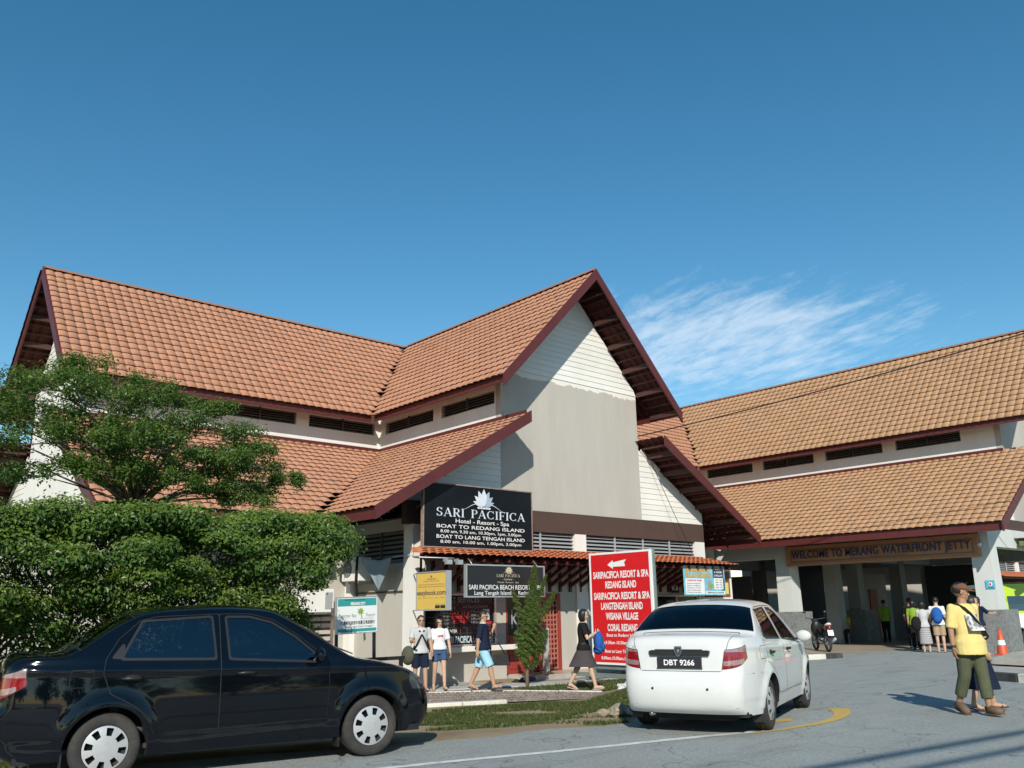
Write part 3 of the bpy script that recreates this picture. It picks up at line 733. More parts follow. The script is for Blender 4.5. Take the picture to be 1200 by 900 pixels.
# flashing where the lower roofs meet the walls
for par, (x0, x1, y0, y1) in ((A, (UA-WH-0.05, UA-WH-0.002, VB+0.05, VX-WH-0.05)), (A, (U0+0.05, UA-WH-0.05, VX-WH-0.05, VX-WH-0.002)), (Bh, (UB-WH-0.05, UB-WH-0.002, VBW, VX-WH-0.05)), (A, (UA+WH, UB-WH-0.06, VX-WH-0.05, VX-WH-0.002))):
    wall(par, x0, x1, y0, y1, LT+0.02, LT+0.13, M_MAROON, "flashing")
# left wing end wall with siding
wall(A, UE, UE+0.2, VX-WH, VX+WH, 3.4, 7.84, M_WHITEW, "end_wall")
siding(A, "x", UE, 7.845, 10.75, lambda z: (max(VX-WH, VX-(RZ-0.16-z)*RH/(RZ-EZ)), min(VX+WH, VX+(RZ-0.16-z)*RH/(RZ-EZ))))
for sg in (-1, 1):
    siding(A, "x", UE+0.02, 4.0, 6.1, (lambda z: (VX-min(LW, LH0+(LT-0.14-z)*(LH1-LH0)/(LT-LE)), VX-WH)) if sg < 0 else (lambda z: (VX+WH, VX+min(LW, LH0+(LT-0.14-z)*(LH1-LH0)/(LT-LE)))))
wall(A, UE, UE+0.2, VX-LW, VX+LW, -0.3, 3.398, M_PLASTER, "end_wall")
wall(A, UE+0.2, UA-LW+0.28, VX-LW, VX-LW+0.2, -0.3, 3.6, M_PLASTER)          # wing front wall, ground floor
wall(A, UE, UA-LW, VX+LW-0.2, VX+LW, -0.3, 3.6, M_PLASTER)
# lower side triangles of the front gable, brown band, corner board
for sg in (-1, 1):
    siding(A, "y", VW+0.02, 4.0, 6.2, (lambda z: (UA-min(LW, LH0+(LT-0.14-z)*(LH1-LH0)/(LT-LE)), UA-WH-0.002)) if sg < 0 else (lambda z: (UA+WH+0.002, UA+min(LW, LH0+(LT-0.14-z)*(LH1-LH0)/(LT-LE)))))
q = MB(); q.beam((UA+WH+0.10, VW-0.02, LT-0.15), (UA+WH+0.95, VW-0.02, LT-0.72), 0.03, 0.10, m=M_SIDING); q.build("corner_board", M_SIDING, A)
for x0, x1 in ((11.62, 17.37), (17.374, 23.27)): wall(A, x0, x1, VW-0.045, VW+0.15, 3.43, 3.99, M_BAND, "band")
# ceiling that closes the hall
wall(A, UE+0.2, UA+LW, VX-LW+0.2, VX+LW-0.2, 3.62, 3.66, M_CEIL, "ceiling"); wall(A, UA-LW+0.28, UA+LW-0.1, VW+0.2, VX-LW+0.2, 3.61, 3.65, M_CEIL, "ceiling")
# ---- ground floor of hall A
wall(A, 11.82, 12.16, VW-0.07, VW+0.33, -0.3, 3.43, M_WHITEW, "column")
wall(A, 17.31, 17.75, VW-0.05, VW+0.3, -0.3, 3.43, M_WHITEW, "column")
wall(A, 22.79, 23.27, VW-0.05, VW+0.4, -0.3, 3.43, M_WHITEW, "column")
# left side wall (faces -u), louvre above, ledge line and return column
UL = 11.92
wall(A, UL, UL+0.2, VW+0.33, VX-LW-0.02, -0.3, 2.56, M_PLASTER); wall(A, UL+0.002, UL+0.2, VW+0.33, VX-LW-0.02, 3.34, 3.61, M_PLASTER)
louvre(A, "x", UL, VW+0.33, VX-LW-0.30, 2.56, 3.34, 7, M_LOUVC, 1, -1, "louvre_window")
wall(A, UL-0.16, UL+0.1, VX-LW-0.28, VX-LW-0.004, -0.3, 3.61, M_WHITEW, "column")
wall(A, UL-0.03, UL, VW+0.33, VX-LW-0.3, 1.86, 1.90, M_BAND, "ledge")
q = MB(); q.tube([(11.78, VW-0.10, 3.3), (11.78, VW-0.10, 2.72), (11.8, VW-0.10, 2.68), (12.1, VW-0.10, 2.66)], 0.018, 6); q.build("downpipe", M_WHITEW, A)
# kiosk one: louvre band above, awning, window, counter
louvre(A, "y", VW, 12.16, 17.31, 2.82, 3.43, 6, M_LOUV, 3, -1, "louvre_window")
louvre(A, "y", VW, 17.75, 22.79, 2.82, 3.43, 6, M_LOUV, 3, -1, "louvre_window")
wall(A, 12.16, 17.31, VW, VW+0.2, 1.82, 2.82, M_PLASTER); wall(A, 17.75, 22.79, VW, VW+0.2, 2.02, 2.82, M_PLASTER)
wall(A, 12.16, 14.76, VW+0.002, VW+0.2, -0.3, 0.48, M_PLASTER); wall(A, 14.42, 14.76, VW+0.004, VW+0.2, 0.48, 1.82, M_PLASTER)
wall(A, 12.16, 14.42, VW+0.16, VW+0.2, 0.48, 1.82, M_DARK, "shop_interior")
wall(A, 12.60, 14.82, VW-0.38, VW+0.05, 0.46, 0.585, M_WHITEW, "counter", bevel=0.01)
wall(A, 16.68, 17.31, VW+0.002, VW+0.2, -0.15, 1.82, M_PLASTER)
# awning of the kiosks: small orange tiles on maroon brackets
def awning(parent, u0, u1, v0, v1, z0, z1, single=True):
    aw = obj("awning", None, parent)
    L = math.hypot(v1-v0, z1-z0); s = np.array([0, (v1-v0)/L, (z1-z0)/L]); e = np.array([1.0,0,0]); n = np.cross(e, s)
    sx = 0.215/GA; rows = 5; rl = L/rows; sy = rl/LEN
    if single:
        for r in range(rows):
            for i in range(int((u1-u0)/0.215)):
                if i*0.215 < 1.2*(r-0.3)/rows: continue
                p = np.array([u0+i*0.215, v0, z0]) + s*(r*rl)
                o = bpy.data.objects.new("awning_tile", tile_variant((1,1,1), (i*3+r) % 9, M_ORANGE)); C.objects.link(o); o.parent = aw
                o.matrix_local = Matrix(((sx,0,0,p[0]),(0,s[1]*sy,n[1],p[1]),(0,s[2]*sy,n[2],p[2]),(0,0,0,1)))
    else:
        q = MB(); bum = int((u1-u0)/0.215)*6; vs = []
        for i in range(bum+1):
            x = u0+(u1-u0)*i/bum; z = 0.03*(0.5-0.5*math.cos(2*PI*(x-u0)/0.215)); vs += [(x, v0, z0+z), (x, v1, z1+z), (x, v0, z0-0.02)]
        q.add(vs, [(3*i, 3*i+3, 3*i+4, 3*i+1) for i in range(bum)] + [(3*i+2, 3*i+5, 3*i+3, 3*i) for i in range(bum)], M_ORANGE, True)
        me = q.mesh("awning_tile"); tint_attr(me, [(1,1,1,1)]*len(vs)); obj("awning_tile", me, aw)
    q = MB(); q.box(u0+0.45, u1-0.02, v0+0.30, v0+0.36, z0-0.10, z0+0.03, M_MAROON); q.build("awning_beam", M_MAROON, aw)
    q = MB(); q.quad((u0+0.1, v0+0.07, z0-0.02), (u1, v0+0.07, z0-0.02), (u1, v1, z1-0.03), (u0+1.25, v1, z1-0.03), M_MAROON2); q.build("awning_lining", M_MAROON2, aw)
    return aw
aw = awning(A, 10.95, 22.85, 15.40, 17.0, 2.60, 2.93)
for i in range(13):
    if 12.3+i*0.86 > 22.6: break
for i in range(28):
    u = 12.05 + i*0.386
    if u > 22.6: break
    q = MB(); q.box(u-0.035, u+0.035, VW-0.07, VW-0.003, 1.86, 2.80, M_MAROON); q.beam((u, VW-0.05, 2.02), (u, 15.75, 2.60), 0.06, 0.09, m=M_MAROON)
    q.beam((u, VW-0.05, 2.76), (u, 15.5, 2.52), 0.055, 0.07, m=M_MAROON); q.build("bracket", M_MAROON, A)
q = MB(); q.tube([(10.95, 15.46, 2.545), (11.9, 15.46, 2.545)], 0.012, 6); q.build("awning_conduit", M_WHITEW, A)
# kiosk window with frame, glass, security grille
kw = obj("shop_window", None, A)
q = MB()
for b in ((12.17,12.22,0.585,1.82),(14.36,14.42,0.585,1.82)): q.box(b[0], b[1], VW-0.02, VW+0.06, b[2], b[3], M_ALU)
q.box(12.22, 14.36, VW-0.02, VW+0.06, 1.77, 1.82, M_ALU); q.box(12.22, 14.36, VW-0.02, VW+0.06, 0.587, 0.62, M_ALU); q.build("frame", M_ALU, kw)
q = MB(); q.box(12.22, 14.36, VW+0.02, VW+0.03, 0.62, 1.77, M_GLASS); q.build("pane", M_GLASS, kw)
q = MB()
for i in range(9): x = 12.5+i*0.2; q.box(x-0.006, x+0.006, VW+0.008, VW+0.016, 0.72, 1.3, M_ALU)
for i in range(5): z = 0.75+i*0.13; q.box(12.3, 14.2, VW+0.004, VW+0.010, z-0.005, z+0.005, M_LOUVD)
q.build("grille", M_LOUVD, kw)
# window lettering (flat print on the pane)
M_PRW = mat("print_white", (0.75, 0.75, 0.73), 0.5, var=0.03); M_PRR = mat("print_red", (0.55, 0.03, 0.035), 0.5, var=0.05); M_PRK = mat("print_black", (0.015, 0.015, 0.018), 0.5, var=0.05)
M_PRG = mat("print_grey", (0.30, 0.31, 0.32), 0.5, var=0.05)
RX, UZ = (1,0,0), (0,0,1)
q = MB(); pv_ = VW+0.0
text_on(q, "N BOAT SERVICES", (13.20, pv_, 1.605), RX, UZ, 0.13, M_PRG, 0.012, width=1.35)
text_on(q, "BOAT TO LANG TENGAH ISLAND", (13.75, pv_, 1.475), RX, UZ, 0.06, M_PRG, 0.0, width=0.78)
text_on(q, "BOAT TO REDANG ISLAND", (12.78, pv_, 1.445), RX, UZ, 0.06, M_PRG, 0.0, width=0.72)
for i, (a, b) in enumerate(zip(["9.30 am","10.30 am","1.30 pm","3.00 pm","5.00 pm"], ["8.00 am","10.00 am","1.00 pm","3.00 pm",""])):
    text_on(q, a, (12.80, pv_, 1.35-i*0.085), RX, UZ, 0.055, M_PRG, 0.0, width=0.27)
    if b: text_on(q, b, (13.75, pv_, 1.36-i*0.085), RX, UZ, 0.055, M_PRG, 0.0, width=0.27)
for i, b in enumerate(["DAY TRIP", "SNORKELLING", "ISLAND"]): text_on(q, b, (13.27, pv_-0.004, 1.32-i*0.105), RX, UZ, 0.085, M_PRR, 0.02, width=[0.62,0.5,0.42][i])
text_on(q, "REDANG SARI PACIFICA LANGUAGE", (13.32, pv_-0.004, 0.66), RX, UZ, 0.16, mat("print_sky", (0.50, 0.62, 0.66), 0.5, var=0.03), 0.03, width=2.0)
text_on(q, "COUNTER", (12.98, pv_-0.004, 0.905), RX, UZ, 0.07, M_PRW, 0.02, width=0.4)
q.build("window_lettering", None, kw)
q = MB(); q.box(14.02, 14.22, VW+0.012, VW+0.018, 1.18, 1.44, M_PRG); q.build("notice", mat("notice_paper", (0.50, 0.56, 0.60), 0.7, var=0.1, scale=12), kw)
q = MB(); q.box(14.02, 14.28, VW+0.012, VW+0.018, 0.88, 1.15, M_PRR); text_on(q, "TICKETS", (14.15, VW+0.012, 1.03), RX, UZ, 0.06, M_PRW, 0.01, width=0.2); text_on(q, "OPEN DAILY", (14.15, VW+0.012, 0.95), RX, UZ, 0.03, M_PRW, 0.0, width=0.18); q.build("notice", None, kw)
# red kiosk entrance: solid panel, glass transom panel with K2, sliding lattice gate
kd = obj("kiosk_entrance", None, A)
q = MB(); q.box(14.80, 15.86, VW+0.05, VW+0.10, -0.14, 0.78, M_REDGATE); q.box(14.90, 15.76, VW+0.035, VW+0.05, -0.04, 0.30, M_REDGATE); q.box(14.90, 15.76, VW+0.035, VW+0.05, 0.38, 0.70, M_REDGATE); q.build("door_panel", M_REDGATE, kd)
q = MB(); q.box(14.80, 15.86, VW+0.06, VW+0.10, 0.783, 1.82, M_GLASS); text_on(q, "K2", (15.22, VW+0.055, 0.95), RX, UZ, 0.50, M_PRG, 0.0, width=0.5); q.build("glass_panel", None, kd)
q = MB(); q.box(14.762, 14.80, VW-0.01, VW+0.12, -0.14, 1.82, M_REDGATE); q.box(15.86, 15.92, VW-0.01, VW+0.12, -0.14, 1.82, M_REDGATE); q.box(16.55, 16.68, VW-0.03, VW+0.14, -0.14, 1.82, M_REDGATE); q.box(15.92, 16.55, VW-0.01, VW+0.12, 1.66, 1.82, M_REDGATE); q.build("door_frame", M_REDGATE, kd)
q = MB()
for i in range(6): x = 15.95+i*0.117; q.box(x-0.014, x+0.014, VW-0.02, VW+0.0, -0.12, 1.66, M_SALMON)
for i in range(15): z = -0.08+i*0.122; q.box(15.93, 16.55, VW-0.024, VW-0.002, z-0.012, z+0.012, M_SALMON)
q.build("lattice_gate", M_SALMON, kd)
q = MB(); q.box(15.92, 16.55, VW+0.08, VW+0.10, -0.14, 1.66, M_REDGATE); q.build("door_leaf", M_REDGATE, kd)
q = MB(); q.box(15.70, 15.82, 16.55, 16.67, -0.15, 0.95, M_CONC); q.build("post", M_CONC, A)
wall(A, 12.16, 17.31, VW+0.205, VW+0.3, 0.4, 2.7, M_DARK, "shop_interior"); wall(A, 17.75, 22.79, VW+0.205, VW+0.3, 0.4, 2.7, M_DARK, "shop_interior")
# kiosks five and six
wall(A, 17.75, 22.79, VW+0.002, VW+0.2, -0.3, 0.46, M_PLASTER); wall(A, 20.30, 20.62, VW+0.002, VW+0.2, 0.46, 2.018, M_PLASTER); wall(A, 17.75, 18.30, VW+0.002, VW+0.2, 0.46, 2.018, M_PLASTER)
for (a, b) in ((18.32, 20.28), (20.64, 22.77)):
    w = obj("shop_window", None, A)
    q = MB(); q.box(a, a+0.05, VW-0.02, VW+0.06, 0.48, 1.78, M_ALU); q.box(b-0.05, b, VW-0.02, VW+0.06, 0.48, 1.78, M_ALU); q.box(a+0.05, b-0.05, VW-0.02, VW+0.06, 1.73, 1.78, M_ALU); q.box(a+0.05, b-0.05, VW-0.02, VW+0.06, 0.48, 0.52, M_ALU); q.box((a+b)/2-0.02, (a+b)/2+0.02, VW-0.02, VW+0.06, 0.52, 1.73, M_ALU); q.build("frame", M_ALU, w)
    q = MB(); q.box(a+0.05, b-0.05, VW+0.02, VW+0.03, 0.52, 1.73, M_GLASS)
    for i, t in enumerate(["TICKET COUNTER", "BOAT TO PULAU REDANG", "SNORKELLING TRIPS"]): text_on(q, t, ((a+b)/2, VW+0.018, 1.55-i*0.13), RX, UZ, 0.06, M_PRG, 0.0, width=0.85)
    q.build("pane", None, w)
    wall(A, a, b, VW+0.003, VW+0.2, 1.785, 2.018, M_PLASTER)
wall(A, 20.4, 22.85, VW-0.34, VW-0.003, 0.50, 0.60, M_WHITEW, "counter", bevel=0.01)
# bottom row of kiosk B-side: side wall of hall A towards the passage
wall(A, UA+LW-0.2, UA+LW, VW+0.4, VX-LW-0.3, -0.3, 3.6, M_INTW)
for (u, z, t, w) in ((21.55, 1.86, "K6", 0.30), (17.95, 1.86, "K5", 0.26)):
    q = MB(); q.box(u-0.2, u+0.2, VW-0.10, VW-0.072, z-0.02, z+0.30, M_DARK if t == "K6" else M_WHITEW); text_on(q, t, (u, VW-0.10, z+0.05), RX, UZ, 0.18, M_PRW if t == "K6" else M_PRK, 0.01, width=w); q.build("kiosk_number", None, A)

# ---- entrance hall B: columns, beams, gable end, dark interior
UBL = UB - LW     # outer column line
def column(parent, u, v, w=0.58, base=True, top=3.6, m=M_GREYW, z0=-0.1):
    c = MB(); t = w/2
    c.add([(u-t*1.08, v-t*1.08, z0), (u+t*1.08, v-t*1.08, z0), (u+t*1.08, v+t*1.08, z0), (u-t*1.08, v+t*1.08, z0), (u-t*0.92, v-t*0.92, top), (u+t*0.92, v-t*0.92, top), (u+t*0.92, v+t*0.92, top), (u-t*0.92, v+t*0.92, top)],
          [(0,3,2,1),(4,5,6,7),(0,1,5,4),(1,2,6,5),(2,3,7,6),(3,0,4,7)], m)
    col = c.build("column", m, parent)
    if base:
        for k, (dx, dy) in enumerate(((0,-1),(-1,0),(0,1),(1,0))):   # four granite slabs round the foot
            b = MB(); s = 0.52
            if dx == 0: b.box(u-s, u+s, v+dy*s-0.03*(1+dy), v+dy*s+0.03*(1-dy), z0, 1.20, M_GRANITE)
            else: b.box(u+dx*s-0.03*(1+dx)+0.0, u+dx*s+0.03*(1-dx), v-s+0.062, v+s-0.062, z0, 1.197, M_GRANITE)
            b.build("granite_slab", M_GRANITE, col)
        b = MB(); b.box(u-0.455, u+0.455, v-0.455, v+0.455, z0, 1.185, M_GRANITE); b.build("base_core", M_GRANITE, col)
    return col
M_COLSHADE = mat("column_grey_shaded", (0.30, 0.315, 0.31), 0.8, var=0.06, scale=2)  # column grey darkened, the shade inside the hall put into the colour
M_GRANITE = mat("granite", (0.21, 0.22, 0.215), 0.6, var=0.45, scale=16, detail=9, spec=0.4, dirt=(0.09, 0.10, 0.10), dirt_scale=7, dirt_amt=0.8)
for v in (VBW, 17.0, 23.7): column(Bh, UBL, v)
for u in (31.3, 36.7):
    for v in (17.0, 23.7): column(Bh, u, v, 0.5, False, m=M_COLSHADE)
column(Bh, UB+LW, VBW, 0.58, True); column(Bh, UB+LW, 17.0, 0.58, False); column(Bh, UB+LW, 23.7, 0.58, False)
for v in (VBW, 17.0, 23.7):
    wall(Bh, UBL+0.27, UB+LW-0.27, v-0.2, v+0.2, 3.05, 3.62, M_GREYW, "beam")
for (a, b) in ((VBW+0.27, 16.73), (17.27, 23.43)): wall(Bh, UBL-0.2, UBL+0.2, a, b, 3.05, 3.60, M_GREYW, "beam"); wall(Bh, UB+LW-0.2, UB+LW+0.2, a, b, 3.05, 3.60, M_GREYW, "beam")
wall(Bh, UBL-0.18, UB+LW, VBW+0.0, 36, 3.63, 3.68, M_CEIL, "ceiling")
wall(Bh, UB-WH, UB-WH+0.2, VBW+0.203, VX-WH, 6.0, 6.86, M_WHITEW); wall(Bh, UB-WH+0.002, UB-WH+0.2, VBW+0.203, VX-WH, 7.24, 7.62, M_WHITEW); wall(Bh, UB+WH-0.2, UB+WH, VBW+0.203, 36, 6.0, 7.62, M_WHITEW)
wall(Bh, UB-WH, UB+WH, VBW, VBW+0.2, 3.99, 7.84, M_GABLE, "gable_wall")
siding(Bh, "y", VBW, 7.845, 10.75, lambda z: (max(UB-WH, UB-(RZ-0.16-z)*RH/(RZ-EZ)), min(UB+WH, UB+(RZ-0.16-z)*RH/(RZ-EZ))))
for sg in (-1, 1):
    siding(Bh, "y", VBW+0.02, 4.0, 6.2, (lambda z: (UB-min(LW, LH0+(LT-0.14-z)*(LH1-LH0)/(LT-LE)), UB-WH-0.002)) if sg < 0 else (lambda z: (UB+WH+0.002, UB+min(LW, LH0+(LT-0.14-z)*(LH1-LH0)/(LT-LE)))))
wall(Bh, UBL-0.02, UB+LW+0.02, VBW-0.045, VBW+0.15, 3.38, 3.99, M_BAND, "band")
# rooms inside: dark partitions, a bright far wall, counters and a railing
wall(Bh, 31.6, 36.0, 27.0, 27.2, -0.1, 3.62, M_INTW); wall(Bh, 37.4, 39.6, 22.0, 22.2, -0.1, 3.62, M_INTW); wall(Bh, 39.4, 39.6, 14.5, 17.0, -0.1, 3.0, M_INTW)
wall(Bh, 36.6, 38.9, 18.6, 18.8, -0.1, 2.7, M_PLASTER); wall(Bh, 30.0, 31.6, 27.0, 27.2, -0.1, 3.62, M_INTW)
column(Bh, 34.2, 17.6, 0.5, True, m=M_COLSHADE); wall(Bh, 31.0, 31.2, 20.5, 23.4, -0.1, 2.6, M_INTW)
q = MB()
for i in range(14): x = 35.2+i*0.16; q.box(x-0.02, x+0.02, 15.98, 16.02, -0.1, 0.95, M_STEELB)
q.box(35.1, 37.4, 15.97, 16.03, 0.95, 1.02, M_STEELB); q.box(35.1, 37.4, 15.97, 16.03, 0.12, 0.17, M_STEELB); q.build("railing", M_STEELB, Bh)
wall(Bh, 37.2, 37.9, 18.55, 18.6, -0.1, 2.05, M_REDGATE, "door")
wall(Bh, 32.1, 33.2, 26.95, 27.0, 2.1, 2.5, M_WHITEW, "wall_notice"); 
# passage between the halls: posts and header beams of the cross wing
for k, u in enumerate((24.6, 26.4)): column(A, u, VX-LW+0.15, 0.5, False, m=M_GREYW)
wall(A, UA+LW+0.01, UBL-0.28, VX-LW, VX-LW+0.3, 2.95, 3.6, M_GREYW, "beam")
wall(A, UA+LW, UBL-0.2, VX-LW+0.3, VX+LW, 3.60, 3.65, M_CEIL, "ceiling")
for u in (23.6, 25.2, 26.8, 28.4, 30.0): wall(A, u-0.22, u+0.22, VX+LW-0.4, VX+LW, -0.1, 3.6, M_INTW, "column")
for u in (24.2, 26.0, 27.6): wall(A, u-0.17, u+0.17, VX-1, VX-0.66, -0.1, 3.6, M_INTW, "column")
# low louvre and timber bracing under the corner of hall B seen above the sign
q = MB(); q.tube([(UBL-0.31, VBW-0.02, 3.52), (UBL-0.31, VBW-0.02, 3.2)], 0.012, 6); q.ell((UBL-0.31, VBW-0.02, 3.1), (0.09, 0.09, 0.12), m=M_ALU); q.build("hanging_lamp", M_ALU, Bh)

# ---- third hall beyond: only its kiosk front shows past the entrance hall
UC = 50.53
Ch = thing("kiosk_hall", "far kiosk hall seen past the right-hand white column, grey louvres over an orange awning", "building", (UC, VW, -0.1))
wall(Ch, UC-LW, UC+LW, VW, VW+0.2, -0.1, 2.8, M_PLASTER); wall(Ch, UC-LW, UC+LW, VW-0.045, VW+0.15, 3.43, 4.6, M_BAND, "band")
for k in range(4):
    a = UC-LW+0.3+k*2.9; louvre(Ch, "y", VW, a, a+2.55, 2.82, 3.43, 6, M_LOUV, 1, -1, "louvre_window"); wall(Ch, a-0.35, a, VW-0.05, VW+0.2, 2.8, 3.43, M_WHITEW, "column")
awning(Ch, UC-6.4, UC+6.4, 15.4, 17.0, 2.6, 2.93, False)
wall(Ch, UC-WH-3, UC+LW, VW, VW+0.2, 4.6, 7.6, M_PLASTER, "gable_wall"); wall(Ch, UC-LW, UC-LW+0.2, VW+0.2, 30, -0.1, 4.6, M_PLASTER)
q = MB(); q.prism([(UC-LH1, LE), (UC, LE+4.5), (UC+LH1, LE), (UC+LH1, LE+0.1), (UC, LE+4.65), (UC-LH1, LE+0.1)], "y", VB, 30); me = q.mesh("roof", [M_TILE]); tint_attr(me, [(1,1,1,1)]*len(q.v)); obj("roof", me, Ch)
q = MB()
for i in range(26): u = UC-6.1+i*0.47; q.beam((u, VW-0.05, 2.02), (u, 15.75, 2.55), 0.06, 0.09, m=M_MAROON)
q.build("bracket", M_MAROON, Ch, kind="stuff")

# metal canopy between the entrance hall and the hall beyond
M_CANOPY = mat("canopy_olive", (0.16, 0.17, 0.085), 0.6, var=0.1, scale=3)
cn = thing("canopy", "flat open canopy of olive steel beams beside the right-hand white column", "canopy", (36, 9.8, 0))
for i in range(4):
    q = MB(); y = 9.0+i*0.9; q.box(30.2, 46, y-0.06, y+0.06, 3.12, 3.27, M_CANOPY); q.build("beam", M_CANOPY, cn)
for i in range(7):
    q = MB(); x = 31.0+i*2.3; q.box(x-0.04, x+0.04, 8.8, 11.9, 3.275, 3.34, M_CANOPY); q.build("purlin", M_CANOPY, cn)
q = MB(); q.box(30.2, 46, 8.8, 11.9, 3.345, 3.37, M_MAROON2); q.build("canopy_sheet", mat("canopy_sheet", (0.10, 0.10, 0.07), 0.7, var=0.1), cn)
# ------------------------------------------------------------------ signs
M_SIGNK = mat("sign_black", (0.005, 0.007, 0.010), 0.5, var=0.15, scale=2, spec=0.2, dirt=(0.014, 0.016, 0.018), dirt_scale=1.5, dirt_amt=0.5)
M_SIGNK2 = mat("sign_charcoal", (0.014, 0.016, 0.018), 0.45, var=0.1, scale=2)
M_SIGNY = mat("sign_yellow", (0.66, 0.44, 0.09), 0.5, var=0.04, scale=2)
M_SIGNR = mat("sign_red", (0.60, 0.012, 0.016), 0.45, var=0.06, scale=1.6, bump=0.08, bscale=4)
M_SIGNW = mat("sign_white", (0.76, 0.77, 0.76), 0.5, var=0.03, scale=2)
M_TEAL = mat("sign_teal", (0.028, 0.30, 0.29), 0.5, var=0.06, scale=3)
M_SILV = mat("lotus_silver", (0.62, 0.66, 0.72), 0.4, var=0.1, scale=8)
M_GOLD = mat("lotus_gold", (0.55, 0.48, 0.33), 0.4, var=0.1, scale=8)
M_WOODP = mat("sign_terracotta", (0.46, 0.22, 0.105), 0.6, var=0.12, scale=5, bump=0.1, dirt=(0.34, 0.15, 0.07), dirt_scale=2, dirt_amt=0.5)
M_BLUEL = mat("letter_blue", (0.028, 0.042, 0.11), 0.45, var=0.08)
M_LETG = mat("letter_grey", (0.14, 0.15, 0.18), 0.5, var=0.08)

def lotus(mb, o, r, u, size, m, n=None, shade=None):
    """water-lily emblem: seven pointed petals over two thin waves"""
    o, r, u = Vector(o), Vector(r), Vector(u); nn = r.cross(u); mb.segs.append(len(mb.f))
    def put(pts, lift, mm): mb.add([o + r*(x*size) + u*(y*size) + nn*lift for x, y in pts], [tuple(range(len(pts)))], mm)
    for k, (ang, L, w) in enumerate(((-72, .46, .075), (72, .46, .075), (-50, .50, .095), (50, .50, .095), (-25, .54, .11), (25, .54, .11), (0, .56, .12))):
        a = math.radians(ang); c, s_ = math.cos(a), math.sin(a); P = []
        for t in np.linspace(0, 1, 7): P.append((w*math.sin(PI*t**0.85), L*t))
        for t in np.linspace(1, 0, 7)[1:-1]: P.append((-w*math.sin(PI*t**0.85), L*t))
        put([(x*c + y*s_, -x*s_ + y*c + 0.04) for x, y in P], 0.003+0.0015*k, m if k % 2 == 0 or shade is None else shade)
    for sg in (-1, 1):
        P = [(sg*x, 0.02+0.10*math.sin(x*5.2)-0.03*x) for x in np.linspace(0.08, 0.95, 12)]; Q = [(x, y-0.035*(1-abs(x))) for x, y in P[::-1]]
        pp = P+Q
        put(pp if sg > 0 else pp[::-1], 0.004, m)
    for i in range(5): 
        x = (i-2)*0.11; put([(x+0.06*math.cos(t), -0.02+0.035*math.sin(t)) for t in np.linspace(0, 2*PI, 9)[:-1]], 0.012, m)
    mb.segs.append(len(mb.f))

# a plain roman letterform with serifs for the resort's name
def roman(mb, word, origin, right, up, cap, width, m, lift=0.006, gap_word=0.55):
    TK, TN, SF = 0.15, 0.055, 0.045
    def bar(a, b, w):
        a, b = Vector(a), Vector(b); d = (b-a).normalized(); p = Vector((-d.y, d.x))*w/2; return [a-p, b-p, b+p, a+p]
    def arc(cx, cy, rx, ry, t0, t1, w0, w1, n=14):
        out = []; inn = []
        for i in range(n+1):
            t = math.radians(t0+(t1-t0)*i/n); w = w0+(w1-w0)*abs(math.cos(t))
            c, s_ = math.cos(t), math.sin(t); out.append((cx+(rx+w/2)*c, cy+(ry+TN/2)*s_)); inn.append((cx+(rx-w/2)*c, cy+(ry-TN/2)*s_))
        return [[out[i], out[i+1], inn[i+1], inn[i]] for i in range(n)]
    def serif(x, y, w=0.30): return [(x-w/2, y-SF/2), (x+w/2, y-SF/2), (x+w/2, y+SF/2), (x-w/2, y+SF/2)]
    def glyph(ch):
        if ch == "I": return 0.36, [bar((.18,0),(.18,1),TK), serif(.18,.022), serif(.18,.978)]
        if ch == "A": return 0.86, [bar((.10,0),(.42,1),TN), bar((.42,1),(.74,0),TK), bar((.2,.34),(.62,.34),TN), serif(.10,.022,.24), serif(.74,.022,.28)]
        if ch in "PRF":
            g = [bar((.18,0),(.18,1),TK), serif(.18,.022), serif(.14,.978,.22)]
            if ch == "F": return 0.70, g + [bar((.18,.965),(.64,.965),.06), bar((.18,.5),(.5,.5),.055), bar((.63,.80),(.63,.99),.045), bar((.5,.38),(.5,.62),.045)]
            g += [bar((.18,.965),(.42,.965),.055), bar((.18,.49),(.42,.49),.055)] + arc(.42, .728, .19, .237, -90, 90, TN, TK)
            if ch == "R": return 0.80, g + [bar((.36,.50),(.68,.02),TK), serif(.70,.022,.22)]
            return 0.70, g
        if ch == "C": return 0.86, arc(.45, .5, .34, .47, 42, 318, TN, TK, 20) + [bar((.73,.70),(.73,.99),.045), bar((.72,.05),(.72,.26),.04)]
        if ch == "S": return 0.68, arc(.33,.735,.20,.235,20,270,TN,TK,16) + arc(.33,.265,.22,.235,90,-160,TN,TK,16) + [bar((.56,.72),(.56,.98),.045), bar((.09,.02),(.09,.28),.045)]
        return gap_word, []
    x = 0; P = []
    for ch in word:
        w, polys = glyph(ch)
        P += [[(px+x, py) for px, py in poly] for poly in polys]; x += w + 0.05
    sx = width/(x-0.05); o, r, u = Vector(origin), Vector(right), Vector(up); nn = r.cross(u)
    mb.segs.append(len(mb.f))
    for i, poly in enumerate(P):
        mb.add([o + r*((px)*sx) + u*(py*cap) + nn*(lift + 0.0004*(i % 5)) for px, py in poly], [tuple(range(len(poly)))], m)
    mb.segs.append(len(mb.f))

